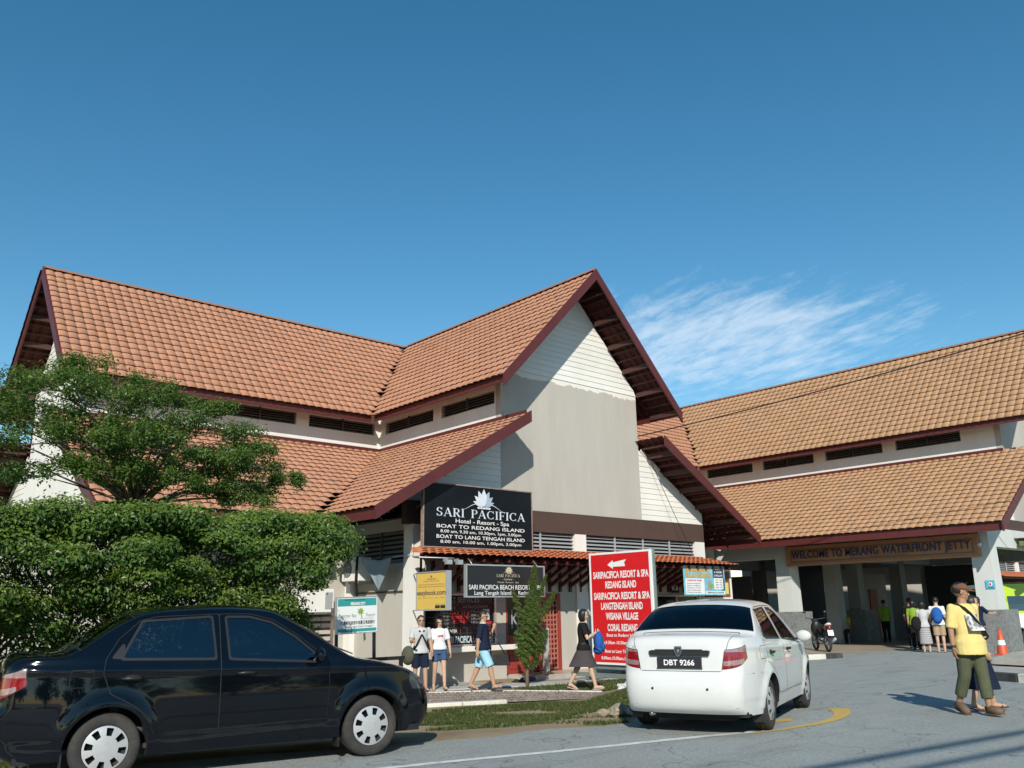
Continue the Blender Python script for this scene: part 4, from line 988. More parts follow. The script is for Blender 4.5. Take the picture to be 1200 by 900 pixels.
# --- big black hotel sign standing on the awning
t = thing("hotel_signboard", "large black signboard with white lotus and boat times, standing on the awning", "signboard", (13.29, 16.2, 2.8))
SX0, SX1, SZ0, SZ1 = 11.60, 14.97, 2.86, 4.32; SV = 16.2
q = MB(); q.box(SX0, SX1, SV, SV+0.08, SZ0, SZ1, M_SIGNK); q.build("panel", M_SIGNK, t)
M_RUST = mat("rust_frame", (0.30, 0.22, 0.18), 0.8, var=0.3, scale=14, dirt=(0.12, 0.06, 0.04), dirt_scale=9, dirt_amt=0.8)
q = MB(); q.box(SX0-0.03, SX0-0.002, SV-0.01, SV+0.09, SZ0, SZ1, M_RUST); q.box(SX1+0.002, SX1+0.03, SV-0.01, SV+0.09, SZ0, SZ1, M_RUST); q.box(SX0-0.03, SX1+0.03, SV-0.01, SV+0.09, SZ0-0.03, SZ0-0.002, M_RUST); q.box(SX0-0.03, SX1+0.03, SV-0.01, SV+0.09, SZ1+0.002, SZ1+0.03, M_RUST); q.build("frame", M_RUST, t)
q = MB()
for x in (11.9, 13.3, 14.7): q.box(x-0.025, x+0.025, SV+0.085, SV+0.125, 2.72, SZ1-0.1, M_RUST); q.beam((x, SV+0.11, SZ1-0.3), (x, VW-0.06, SZ1-0.5), 0.03, 0.03, m=M_RUST)
q.build("support", M_RUST, t)
W, Hh = SX1-SX0, SZ1-SZ0
fx = lambda f: SX0 + W*f
fz = lambda f: SZ1 - Hh*f
q = MB(); OV = SV-0.002
lotus(q, (fx(0.53), OV, fz(0.33)), RX, UZ, 0.76, M_SILV, shade=mat("lotus_blue", (0.36, 0.42, 0.52), 0.4, var=0.1, scale=8)); q.build("lotus_emblem", None, t)
q = MB(); roman(q, "SARI PACIFICA", (fx(0.10), OV, fz(0.515)), RX, UZ, 0.20, W*0.83, M_SILV); q.build("lettering", None, t)
q = MB()
text_on(q, "Hotel - Resort - Spa", (fx(0.52), OV, fz(0.61)), RX, UZ, 0.10, M_PRW, 0.010, width=W*0.50)
text_on(q, "BOAT TO REDANG ISLAND", (fx(0.515), OV, fz(0.70)), RX, UZ, 0.085, M_PRW, 0.010, width=W*0.82)
text_on(q, "8.00 am, 9.30 am, 10.30pm, 1pm, 3.00pm", (fx(0.515), OV, fz(0.775)), RX, UZ, 0.07, M_PRW, 0.008, width=W*0.75)
text_on(q, "BOAT TO LANG TENGAH ISLAND", (fx(0.515), OV, fz(0.865)), RX, UZ, 0.085, M_PRW, 0.010, width=W*0.82)
text_on(q, "8.00 am, 10.00 am, 1.00pm, 3.00pm", (fx(0.515), OV, fz(0.94)), RX, UZ, 0.07, M_PRW, 0.008, width=W*0.75)
q.build("lettering", None, t)

# --- charcoal resort sign hanging below the awning edge
t = thing("resort_signboard", "charcoal resort sign with cream lotus hanging under the orange awning", "signboard", (13.29, 15.3, 1.68))
X0, X1, Z0, Z1, V0 = 12.09, 14.50, 1.69, 2.42, 15.28
q = MB(); q.box(X0+0.035, X1-0.035, V0, V0+0.06, Z0+0.035, Z1-0.035, M_SIGNK2); q.build("panel", M_SIGNK2, t)
q = MB()
for b in ((X0,X0+0.033,Z0,Z1),(X1-0.033,X1,Z0,Z1),(X0+0.033,X1-0.033,Z0,Z0+0.033),(X0+0.033,X1-0.033,Z1-0.033,Z1)): q.box(b[0], b[1], V0-0.02, V0+0.07, b[2], b[3], M_ALU)
q.build("frame", M_ALU, t)
q = MB()
for x in (12.3, 14.3): q.tube([(x, V0+0.03, Z1-0.002), (x, 15.45, 2.55)], 0.012, 6)
q.build("hanger", M_ALU, t)
W, Hh = X1-X0, Z1-Z0; q = MB()
lotus(q, (X0+W*0.53, V0-0.001, Z1-Hh*0.255), RX, UZ, 0.27, M_GOLD); roman(q, "SARI PACIFICA", (X0+W*0.37, V0-0.001, Z1-Hh*0.38), RX, UZ, 0.065, W*0.30, M_GOLD)
text_on(q, "- Luxury -", (X0+W*0.52, V0-0.001, Z1-Hh*0.47), RX, UZ, 0.045, M_GOLD, 0.01, width=W*0.14)
text_on(q, "Hotel  Resort  Spa", (X0+W*0.52, V0-0.001, Z1-Hh*0.56), RX, UZ, 0.035, M_GOLD, 0.005, width=W*0.27)
text_on(q, "SARI PACIFICA BEACH RESORT & SPA", (X0+W*0.5, V0-0.001, Z1-Hh*0.76), RX, UZ, 0.105, M_PRW, 0.012, width=W*0.93)
text_on(q, "Lang Tengah Island  -  Redang", (X0+W*0.46, V0-0.001, Z1-Hh*0.92), RX, UZ, 0.09, M_PRW, 0.008, width=W*0.72)
q.build("lettering", None, t)
# floodlights under the awning edge
for i, (x, lab) in enumerate(((11.62, "small grey floodlight under the awning above the yellow sign"), (11.92, "small grey floodlight under the awning, nearest the charcoal sign"))):
    t = thing("floodlight", lab, "lamp", (x, 15.4, 2.42)); q = MB(); q.box(x-0.07, x+0.07, 15.24, 15.34, 2.40, 2.50, M_ALU); q.build("lamp_head", M_ALU, t); q = MB(); q.box(x-0.015, x+0.015, 15.34, 15.47, 2.47, 2.53, M_ALU); q.build("bracket", M_ALU, t)

# --- yellow ticket sign projecting from the wall (faces left)
t = thing("ticket_signboard", "yellow projecting sign for online tickets beside the white column", "signboard", (11.3, 15.5, 1.42))
yu, ya, yb, yz0, yz1 = 11.30, 14.92, 16.04, 1.42, 2.25
q = MB(); q.box(yu, yu+0.09, ya+0.03, yb-0.03, yz0+0.03, yz1-0.03, M_SIGNY); q.build("panel", M_SIGNY, t)
q = MB()
for b in ((ya,ya+0.028,yz0,yz1),(yb-0.028,yb,yz0,yz1)): q.box(yu-0.012, yu+0.12, b[0], b[1], b[2], b[3], M_ALU)
q.box(yu-0.012, yu+0.12, ya+0.028, yb-0.028, yz0, yz0+0.028, M_ALU); q.box(yu-0.012, yu+0.12, ya+0.028, yb-0.028, yz1-0.028, yz1, M_ALU)
for z in (yz0+0.01, yz1-0.01): q.tube([(yu+0.05, yb, z), (11.85, VW-0.05, z)], 0.015, 6)
q.build("frame", M_ALU, t)
LY = (0,-1,0); W, Hh = yb-ya, yz1-yz0; ym = (ya+yb)/2; q = MB()
M_PRB = mat("print_brown", (0.16, 0.12, 0.09), 0.5, var=0.05); M_PRO = mat("print_orange", (0.45, 0.10, 0.02), 0.5, var=0.05)
def yt(s, f, cap, w, m, wt=0.0, y=ym): text_on(q, s, (yu-0.001, y, yz1-Hh*f), LY, UZ, cap, m, wt, width=w)
lotus(q, (yu-0.001, ym, yz1-Hh*0.15), LY, UZ, 0.075, M_PRB)
yt("AUTHORISED AGENT", 0.21, 0.025, W*0.30, M_BLUEL); yt("ONLINE TICKET COUNTER", 0.26, 0.022, W*0.5, M_PRO)
yt("Book your ferry and bus tickets to the islands here", 0.345, 0.024, W*0.86, M_PRB); yt("or scan and pay at our counter before you board", 0.40, 0.024, W*0.9, M_PRB)
yt("easybook.com", 0.60, 0.105, W*0.93, mat("print_plum", (0.07, 0.05, 0.09), 0.5), 0.014); yt("Bus    Train    Ferry    Car    Tours", 0.685, 0.022, W*0.85, M_PRB)
yt("Download the app now", 0.85, 0.02, W*0.32, M_PRB, y=ya+W*0.2)
for y0 in (ya+0.055, ya+0.245): q.quad((yu-0.004, y0+0.17, yz0+0.05), (yu-0.004, y0, yz0+0.05), (yu-0.004, y0, yz0+0.11), (yu-0.004, y0+0.17, yz0+0.11), M_PRK)
q.build("lettering", None, t)

# --- tall red board (faces left), standing on the grass by the path
t = thing("red_signboard", "tall red board listing island resorts under a white arrow, on a low steel base", "signboard", (16.0, 14.2, -0.2))
ru, ra, rb, rz0, rz1 = 16.0, 13.22, 15.20, 0.10, 2.75
q = MB(); q.box(ru, ru+0.05, ra+0.05, rb-0.05, rz0+0.05, rz1-0.05, M_SIGNR); q.build("panel", M_SIGNR, t)
q = MB()
for b in ((ra,ra+0.048,rz0,rz1),(rb-0.048,rb,rz0,rz1)): q.box(ru-0.008, ru+0.06, b[0], b[1], b[2], b[3], M_SIGNW)
q.box(ru-0.008, ru+0.06, ra+0.048, rb-0.048, rz0, rz0+0.048, M_SIGNW); q.box(ru-0.008, ru+0.06, ra+0.048, rb-0.048, rz1-0.048, rz1, M_SIGNW); q.build("border", M_SIGNW, t)
M_GALV = mat("galvanised", (0.20, 0.25, 0.23), 0.6, 0.3, var=0.15, scale=6)
q = MB(); q.box(ru+0.062, ru+0.11, ra-0.05, ra, rz0-0.3, rz1+0.02, M_ALU); q.box(ru+0.062, ru+0.11, rb+0.0, rb+0.05, rz0-0.3, rz1-0.3, M_ALU)
for y in (ra+0.3, rb-0.3): q.beam((ru-0.55, y, -0.17), (ru+0.9, y, -0.17), 0.07, 0.07, m=M_GALV); q.beam((ru+0.8, y, -0.14), (ru+0.08, y, 1.0), 0.05, 0.05, m=M_GALV)
q.beam((ru-0.52, ra-0.2, -0.10), (ru-0.52, rb+0.2, -0.10), 0.09, 0.09, m=M_GALV); q.beam((ru+0.085, ra, 0.03), (ru+0.085, rb, 0.03), 0.05, 0.08, m=M_GALV); q.build("steel_base", M_GALV, t)
W, Hh = rb-ra, rz1-rz0; rm = (ra+rb)/2; q = MB(); RO = ru-0.001
def rt(s, f, cap, w, wt, c=0.5, m=None): text_on(q, s, (RO, rb-W*c, rz1-Hh*f), LY, UZ, cap, m or M_SIGNW, wt, width=W*w)
ar = [(0.31,0.115),(0.40,0.075),(0.40,0.095),(0.62,0.075),(0.585,0.10),(0.60,0.135),(0.40,0.135),(0.40,0.155)]
q.add([(RO-0.004, rb-W*a, rz1-Hh*b) for a, b in ar], [(0,7,2,1) if False else (1,0,7,2), (2,7,6,4), (2,4,3), (4,6,5)] if False else [(0,1,2,6,7),(2,3,4,5,6)], M_SIGNW)
for s, f, w, c in (("SARIPACIFICA RESORT & SPA", .235, .90, .51), ("REDANG ISLAND", .325, .50, .51), ("SARIPACIFICA RESORT & SPA", .425, .90, .51), ("LANGTENGAH ISLAND", .515, .67, .51), ("WISANA VILLAGE", .605, .52, .51), ("CORAL REDANG", .705, .48, .51)):
    rt(s, f, 0.165, w, 0.03, c)
for s, f, w in (("Boat to Redang Island", .755, .50), ("8.00am,9.30am 10.30am,1.00pm, 3.00pm", .82, .88), ("Boat to Lang Tengah Island", .895, .58), ("8.00am,10.00am,1.00pm,3.00pm", .955, .70)):
    rt(s, f, 0.075, w, 0.02, .5, mat("print_pink", (0.72, 0.55, 0.53), 0.5, var=0.03) if False else M_SIGNW)
q.build("lettering", None, t)

# --- teal and white resort sign on two posts, by the hedge
tv = 14.5; t = thing("resort_board", "white resort board with teal bands and a palm, on black posts beside the hedge", "signboard", (8.9, tv, -0.3), 0)
t["own_frame"] = 1; t.rotation_euler = (0, math.radians(-1.6), 0)
q = MB(); q.box(-0.43, 0.45, 0, 0.035, 1.34, 1.985, M_SIGNW); q.build("panel", M_SIGNW, t, **{})
q = MB(); q.box(-0.41, 0.43, -0.004, 0.0, 1.83, 1.965, M_TEAL); q.box(-0.41, 0.43, -0.004, 0.0, 1.36, 1.415, M_TEAL); q.build("teal_band", M_TEAL, t)
q = MB(); q.box(-0.445, -0.43, -0.01, 0.05, 1.33, 1.995, M_ALU); q.box(0.45, 0.465, -0.01, 0.05, 1.33, 1.995, M_ALU); q.box(-0.43, 0.45, -0.01, 0.05, 1.985, 1.998, M_ALU); q.box(-0.43, 0.45, -0.01, 0.05, 1.325, 1.338, M_STEELB); q.build("frame", M_ALU, t)
q = MB()
text_on(q, "REDANG CITY", (0.02, -0.004, 1.848), RX, UZ, 0.048, M_SIGNW, 0.05, width=0.32); text_on(q, "SUMMER BAY BEACH RESORT", (-0.04, -0.004, 1.93), RX, UZ, 0.022, M_PRK, 0.0, width=0.46)
text_on(q, "Summer Bay", (-0.20, -0.001, 1.625), RX, UZ, 0.07, mat("print_mint", (0.22, 0.36, 0.33), 0.5), 0.0, width=0.38); text_on(q, "Resort", (0.30, -0.001, 1.625), RX, UZ, 0.07, M_PRG, 0.0, width=0.2)
text_on(q, "REDANG ISLAND RESORT", (0.22, -0.001, 1.585), RX, UZ, 0.018, M_PRG, 0.0, width=0.3)
text_on(q, "登嘉楼热浪岛中岛夏日湾渡假村", (0.02, -0.001, 1.495), RX, UZ, 0.055, M_PRK, 0.012, width=0.74); text_on(q, "Redang Island, Kuala Terengganu", (0.06, -0.001, 1.44), RX, UZ, 0.028, M_PRK, 0.0, width=0.6)
q.build("lettering", None, t)
q = MB()
MPALM = mat("print_palm", (0.22, 0.34, 0.06), 0.5)
for a in range(0, 360, 45):
    c, s_ = math.cos(math.radians(a+10)), math.sin(math.radians(a+10)); P = [(0,0),(0.035,0.018),(0.085,0.0),(0.035,-0.012)]
    q.add([(0.08+x*c-y*s_, -0.005, 1.725+x*s_+y*c) for x, y in P], [(0,3,2,1)], MPALM)
q.add([(0.083,-0.004,1.72),(0.098,-0.004,1.72),(0.115,-0.004,1.61),(0.098,-0.004,1.61)], [(0,3,2,1)], M_PRB); q.build("palm_emblem", None, t)
for x in (-0.40, 0.42): q = MB(); q.box(x-0.025, x+0.025, 0.04, 0.085, -0.05, 1.98, M_STEELB); q.build("post", M_STEELB, t)
# low black rail beyond the sign
t = thing("hand_rail", "low black steel rail running from the resort board towards the kiosk wall", "railing", (9.8, 15.3, -0.25))
q = MB(); q.box(8.6, 10.5, 15.28, 15.33, 0.46, 0.53, M_STEELB); q.build("top_rail", M_STEELB, t)
for x in (8.62, 10.42): q = MB(); q.box(x-0.035, x+0.035, 15.275, 15.335, -0.3, 0.46, M_STEELB); q.build("post", M_STEELB, t)

# --- welcome sign over the jetty entrance (faces the road)
wu, wa, wb, wz0, wz1 = 27.80, 10.26, 16.78, 2.74, 3.42
t = thing("welcome_signboard", "long terracotta welcome board with dark blue letters over the jetty entrance", "signboard", (27.8, 13.5, wz0))
q = MB(); q.box(wu, wu+0.13, wa, wb, wz0, wz1, M_WOODP); q.build("panel", M_WOODP, t)
q = MB()
for (y0, y1, z0, z1) in ((wa,wa+0.09,wz0,wz1),(wb-0.09,wb,wz0,wz1),(wa+0.09,wb-0.09,wz0,wz0+0.07),(wa+0.09,wb-0.09,wz1-0.07,wz1)): q.box(wu-0.035, wu-0.001, y0, y1, z0, z1, M_WOODP)
q.build("border", M_WOODP, t)
q = MB()
for (y0, y1, z0, z1) in ((wa+0.19,wa+0.22,wz0+0.13,wz1-0.13),(wb-0.22,wb-0.19,wz0+0.13,wz1-0.13),(wa+0.22,wb-0.22,wz0+0.13,wz0+0.16),(wa+0.22,wa+3.6,wz1-0.16,wz1-0.13),(wb-2.8,wb-0.22,wz1-0.16,wz1-0.13)): q.box(wu-0.012, wu-0.001, y0, y1, z0, z1, M_PRB)
q.build("inlay_line", M_PRB, t)
q = MB(); text_on(q, "WELCOME TO MERANG WATERFRONT JETTY", (wu-0.03, (wa+wb)/2, wz0+0.255), LY, UZ, 0.265, M_BLUEL, 0.012, width=6.02, depth=0.010, spacing=1.06); q.build("lettering", M_BLUEL, t)
q = MB(); text_on(q, "SETIU, TERENGGANU", (wu-0.012, (wa+wb)/2-0.1, wz0+0.165), LY, UZ, 0.07, M_PRB, 0.0, width=1.9); q.build("lettering", M_PRB, t)

# --- blue snorkelling banner and the framed board behind it, at the far kiosk
t = thing("trip_banner", "blue and white island trip banner with orange letters under the awning end", "banner", (21.3, 15.6, 1.75))
bx0, bx1, bz0, bz1, bv = 20.30, 22.28, 1.74, 2.58, 15.58
M_SKYP = mat("print_aqua", (0.20, 0.50, 0.62), 0.5, var=0.25, scale=4); M_NAVYP = mat("print_navy", (0.012, 0.03, 0.075), 0.5, var=0.1); M_ORP = mat("print_amber", (0.62, 0.33, 0.03), 0.5, var=0.06); M_YELP = mat("print_yellow", (0.62, 0.58, 0.16), 0.5, var=0.06)
q = MB(); q.box(bx0, bx1, bv, bv+0.02, bz0, bz1, M_SKYP); q.build("banner_sheet", M_SKYP, t)
q = MB(); W, Hh = bx1-bx0, bz1-bz0
def rc(f0, f1, g0, g1, m, l=0.003): q.quad((bx0+W*f0, bv-l, bz1-Hh*g1), (bx0+W*f1, bv-l, bz1-Hh*g1), (bx0+W*f1, bv-l, bz1-Hh*g0), (bx0+W*f0, bv-l, bz1-Hh*g0), m)
rc(0.03, 0.48, 0.44, 0.96, M_SIGNW); rc(0.50, 0.98, 0.86, 0.96, M_SIGNW); rc(0.70, 0.97, 0.06, 0.40, M_NAVYP); rc(0.72, 0.95, 0.42, 0.80, M_SIGNW); rc(0.90, 0.985, 0.42, 0.84, M_NAVYP, 0.002); rc(0.56, 0.66, 0.50, 0.84, M_PRG); rc(0.60, 0.70, 0.62, 0.74, MPALM, 0.005)
def bt(s, f, g, cap, w, m, wt=0.02): text_on(q, s, (bx0+W*f, bv-0.004, bz1-Hh*g), RX, UZ, cap, m, wt, width=W*w)
bt("SNORKELLING DI", .33, .20, .13, .58, M_ORP, .05); bt("PULAU REDANG", .34, .40, .13, .60, M_ORP, .05); bt("PROMO", .82, .13, .06, .2, M_YELP); bt("3 HARI", .83, .24, .06, .2, M_SIGNW); bt("2 MALAM", .83, .36, .06, .22, M_SIGNW)
bt("HUBUNGI KAMI", .24, .53, .05, .34, M_PRR)
for i, s in enumerate(("Pakej bot pergi balik", "Makan tengahari", "Peralatan snorkel", "Jaket keselamatan", "Pemandu berlesen")): bt(s, .22, .62+i*.075, .035, .32, M_NAVYP, 0.0)
for i in range(4): bt("RM 150", .84, .50+i*.085, .04, .16, M_PRK if i else M_PRR, 0.0)
bt("TEMPAHAN DI KAUNTER", .74, .935, .045, .42, M_NAVYP); q.build("print", None, t)
q = MB(); q.tube([(20.5, bv+0.01, bz1-0.002), (20.5, 15.60, 2.64)], 0.008, 5); q.tube([(22.1, bv+0.01, bz1-0.002), (22.1, 15.60, 2.64)], 0.008, 5); q.build("tie", M_STEELB, t)
t = thing("notice_board", "brown notice board in a white frame behind the blue banner", "notice board", (22.4, 15.9, 1.6))
q = MB(); q.box(21.6, 22.98, 15.90, 15.94, 1.68, 2.46, mat("board_brown", (0.22, 0.07, 0.025), 0.7, var=0.15)); q.build("panel", None, t)
q = MB()
for b in ((21.56,21.6,1.63,2.5),(22.98,23.04,1.63,2.5),(21.6,22.98,1.63,1.68),(21.6,22.98,2.46,2.5)): q.box(b[0], b[1], 15.87, 15.95, b[2], b[3], M_WHITEW)
q.box(22.2, 22.6, 15.92, 15.98, -0.2, 1.63, M_WHITEW); q.build("frame", M_WHITEW, t)
q = MB(); q.quad((22.62, 15.896, 1.78), (22.9, 15.896, 1.78), (22.9, 15.896, 2.12), (22.62, 15.896, 2.12), M_YELP); q.build("poster", M_YELP, t)
# small blue notice on the right column, sign on the far hall, amber hanging board
q = MB(); q.box(27.83, 27.845, 10.02, 10.27, 1.80, 2.04, mat("notice_blue", (0.10, 0.42, 0.58), 0.5, var=0.08)); q.ell((27.832, 10.14, 1.93), (0.008, 0.06, 0.06), 14, 8, M_SIGNW); q.ell((27.828, 10.14, 1.93), (0.008, 0.035, 0.035), 14, 8, M_PRR); text_on(q, "AWAS", (27.83, 10.14, 1.82), LY, UZ, 0.035, M_NAVYP, 0.02, width=0.15)
tag(q.build("column_notice", None), "small blue notice with a round emblem on the right-hand white column", "notice")
t = thing("fascia_sign", "white and sky blue sign on the brown wall past the right-hand column", "signboard", (44.5, 16.6, 3.7))
q = MB(); q.box(42.75, 45.1, 16.70, 16.80, 3.55, 4.25, M_SIGNW); q.build("panel", M_SIGNW, t)
q = MB(); q.quad((44.3, 16.695, 3.58), (45.08, 16.695, 3.58), (45.08, 16.695, 4.0), (44.3, 16.695, 4.0), mat("sign_cyan", (0.07, 0.42, 0.62), 0.5)); q.quad((42.8, 16.694, 4.1), (43.2, 16.694, 4.1), (43.2, 16.694, 4.2), (42.8, 16.694, 4.2), mat("sign_cyan2", (0.07, 0.42, 0.62), 0.5)); q.build("print", None, t)
t = thing("hanging_board", "amber board hanging at the edge of the entrance hall behind the man's cap", "signboard", (31.2, 10.9, 1.9))
q = MB(); q.box(31.2, 31.24, 11.1, 11.55, 1.75, 2.35, mat("board_amber", (0.45, 0.33, 0.12), 0.6, var=0.08)); q.build("panel", None, t)
q = MB(); q.tube([(31.22, 11.3, 2.35), (31.22, 11.3, 3.64)], 0.01, 5); q.build("hanger", M_STEELB, t)
# ------------------------------------------------------------------ vegetation
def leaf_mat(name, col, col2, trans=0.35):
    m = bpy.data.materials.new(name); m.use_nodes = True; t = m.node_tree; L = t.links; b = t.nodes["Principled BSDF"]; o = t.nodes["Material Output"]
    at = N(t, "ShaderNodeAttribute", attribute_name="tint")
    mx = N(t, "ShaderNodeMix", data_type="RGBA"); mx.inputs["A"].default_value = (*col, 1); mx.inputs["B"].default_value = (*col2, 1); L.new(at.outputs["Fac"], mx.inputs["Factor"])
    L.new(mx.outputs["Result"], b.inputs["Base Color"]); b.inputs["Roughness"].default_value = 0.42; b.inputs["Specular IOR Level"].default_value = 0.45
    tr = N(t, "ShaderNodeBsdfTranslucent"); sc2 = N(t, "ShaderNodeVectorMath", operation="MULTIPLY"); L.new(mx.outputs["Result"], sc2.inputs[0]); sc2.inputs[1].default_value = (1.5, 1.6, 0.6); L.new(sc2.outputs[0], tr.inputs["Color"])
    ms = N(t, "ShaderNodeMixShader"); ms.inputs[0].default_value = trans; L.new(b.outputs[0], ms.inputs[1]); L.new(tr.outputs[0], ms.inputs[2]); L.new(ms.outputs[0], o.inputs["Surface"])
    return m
M_LEAF = leaf_mat("leaf_hedge", (0.050, 0.116, 0.022), (0.185, 0.25, 0.036))
M_LEAF2 = leaf_mat("leaf_tree", (0.048, 0.108, 0.024), (0.15, 0.22, 0.036))
M_LEAF3 = leaf_mat("leaf_cypress", (0.06, 0.12, 0.02), (0.15, 0.18, 0.035), 0.2)
M_GRASS = leaf_mat("grass_blade", (0.045, 0.085, 0.018), (0.16, 0.14, 0.05))
M_BARK = mat("bark", (0.16, 0.125, 0.09), 0.9, var=0.3, scale=8, bump=0.6, bscale=25, stretch=(1,1,0.3))
def leaves_mesh(P, Nrm, size, name, m, aspect=0.55, tint=None, jitter=0.55, fold=True):
    """many small folded leaves at points P facing roughly Nrm"""
    n = len(P); Nn = Nrm + RNG.normal(0, jitter, (n,3)); Nn /= np.linalg.norm(Nn, axis=1)[:,None]
    R = RNG.normal(0, 1, (n,3)); T = np.cross(Nn, R); T /= np.linalg.norm(T, axis=1)[:,None]; B = np.cross(Nn, T)
    s = size*(0.65 + 0.7*RNG.random(n))[:,None]; w = s*aspect
    base = P - T*s*0.5; tip = P + T*s*0.5 - Nn*s*0.08; l = P + B*w*0.5 + Nn*s*0.10; r = P - B*w*0.5 + Nn*s*0.10
    V = np.stack([base, r, tip, l], 1).reshape(-1,3)
    F = np.arange(n*4).reshape(n,4); F3 = np.concatenate([F[:,[0,1,2]], F[:,[0,2,3]]])
    me = bpy.data.meshes.new(name); me.from_pydata(V.tolist(), [], F3.tolist()); me.materials.append(m)
    tv = RNG.random(n)**2 if tint is None else tint
    c = np.repeat(np.stack([tv, tv, tv, np.ones(n)], 1), 4, 0); tint_attr(me, c); return me
def clump_points(c, r, n, shell=0.55, top_bias=0.0):
    d = RNG.normal(0, 1, (n,3)); d /= np.linalg.norm(d, axis=1)[:,None]
    if top_bias: d[:,2] += top_bias; d /= np.linalg.norm(d, axis=1)[:,None]
    k = (shell + (1-shell)*RNG.random(n))[:,None]
    k = k*(1 + 0.22*np.sin(d[:,[0]]*7+c[0]*3)*np.sin(d[:,[1]]*6+c[1]*5)*np.cos(d[:,[2]]*5))
    return np.array(c) + d*np.array(r)*k, d

# --- clipped hedge of small trees along the verge
hd = thing("hedge", "broad dense green hedge behind the dark saloon", "hedge", (4.8, 12.2, -0.2))
P, D, T = [], [], []
r_ = random.Random(3)
def hedge_top(u): return 2.78 + 0.07*math.sin(u*2.3+0.5) + 0.06*math.sin(u*5.1) - (0.14*math.exp(-((u-2.95)/0.22)**2)) - 0.35*smooth01((u-6.5)/1.1)
for i in range(42):      # clipped upper layer
    u = 0.9 + i*0.144 + r_.uniform(-.05,.05)
    for k in range(4):
        v = 10.95 + k*0.62 + r_.uniform(-.15,.15)
        if u > 6.3 and k == 0: continue
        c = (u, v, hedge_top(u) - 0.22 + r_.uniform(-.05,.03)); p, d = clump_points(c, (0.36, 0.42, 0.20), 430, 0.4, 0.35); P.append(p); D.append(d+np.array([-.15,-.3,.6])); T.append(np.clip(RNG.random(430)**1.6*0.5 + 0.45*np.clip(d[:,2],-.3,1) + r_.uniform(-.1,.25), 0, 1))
for i in range(100):      # leafy bulges of the face
    z = r_.choice((2.24, 2.05, 1.85, 1.62, 1.42)) + r_.uniform(-.16,.16); u = 0.5 + r_.random()*(5.9 if z > 2.05 else (5.5 if z > 1.7 else 5.2))
    if u < 1.2: z -= 0.0
    v = 10.75 + r_.uniform(-0.25, 0.5) + max(0, 2.0 - z)*0.35
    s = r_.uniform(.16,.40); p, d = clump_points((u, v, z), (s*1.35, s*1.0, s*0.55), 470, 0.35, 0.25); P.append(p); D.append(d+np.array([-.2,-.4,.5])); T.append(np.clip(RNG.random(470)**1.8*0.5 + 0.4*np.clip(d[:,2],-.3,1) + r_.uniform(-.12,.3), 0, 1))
for (u, v, z, s) in ((5.8,11.3,1.52,.30),(6.1,11.6,1.36,.2),(6.25,11.7,1.2,.17),(5.9,11.3,1.12,.2),(6.75,11.9,2.32,.22),(7.05,12.2,2.45,.15),(6.55,11.8,2.0,.17),(5.4,11.1,1.42,.30),(5.2,11,1.25,.28),(1.2,10.9,1.45,.45),(1.7,10.9,1.2,.35),(2.2,10.9,1.5,.3),(3.9,11.0,1.45,.22),(4.6,11.0,1.52,.28),(6.6,12.2,1.05,.17),(6.2,11.9,0.85,.2),(6.5,12.1,0.70,.16)):
    p, d = clump_points((u, v, z), (s, s, s*0.6), 300, 0.4, 0.2); P.append(p); D.append(d+np.array([-.2,-.3,.4])); T.append(np.clip(RNG.random(300)**1.3, 0, 1))
for i in range(330):      # deep inner leaves, sparse
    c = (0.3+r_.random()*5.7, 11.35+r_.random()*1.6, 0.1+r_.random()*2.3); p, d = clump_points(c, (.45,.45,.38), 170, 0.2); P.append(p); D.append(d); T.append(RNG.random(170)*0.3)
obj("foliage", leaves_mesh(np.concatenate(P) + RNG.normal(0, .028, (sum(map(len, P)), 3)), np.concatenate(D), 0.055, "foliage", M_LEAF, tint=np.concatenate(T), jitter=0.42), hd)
q = MB()
for i in range(7):
    u = 1.0+i*0.68; v = 11.9+r_.uniform(-.2,.2); pts = [(u, v, gh(u,v)-0.05), (u+r_.uniform(-.08,.08), v, 0.7), (u+r_.uniform(-.15,.15), v+.05, 1.4), (u+r_.uniform(-.3,.3), v, 2.2)]; q.tube(pts, [0.07,0.055,0.045,0.02], 7)
    for k in range(4):
        a = r_.uniform(0, 6.28); z = r_.uniform(0.8, 1.6); q.tube([(u, v, z), (u+0.35*math.cos(a), v+0.35*math.sin(a), z+0.35), (u+0.6*math.cos(a), v+0.6*math.sin(a), z+0.8)], [0.025,0.018,0.008], 5)
q.build("trunk", M_BARK, hd)

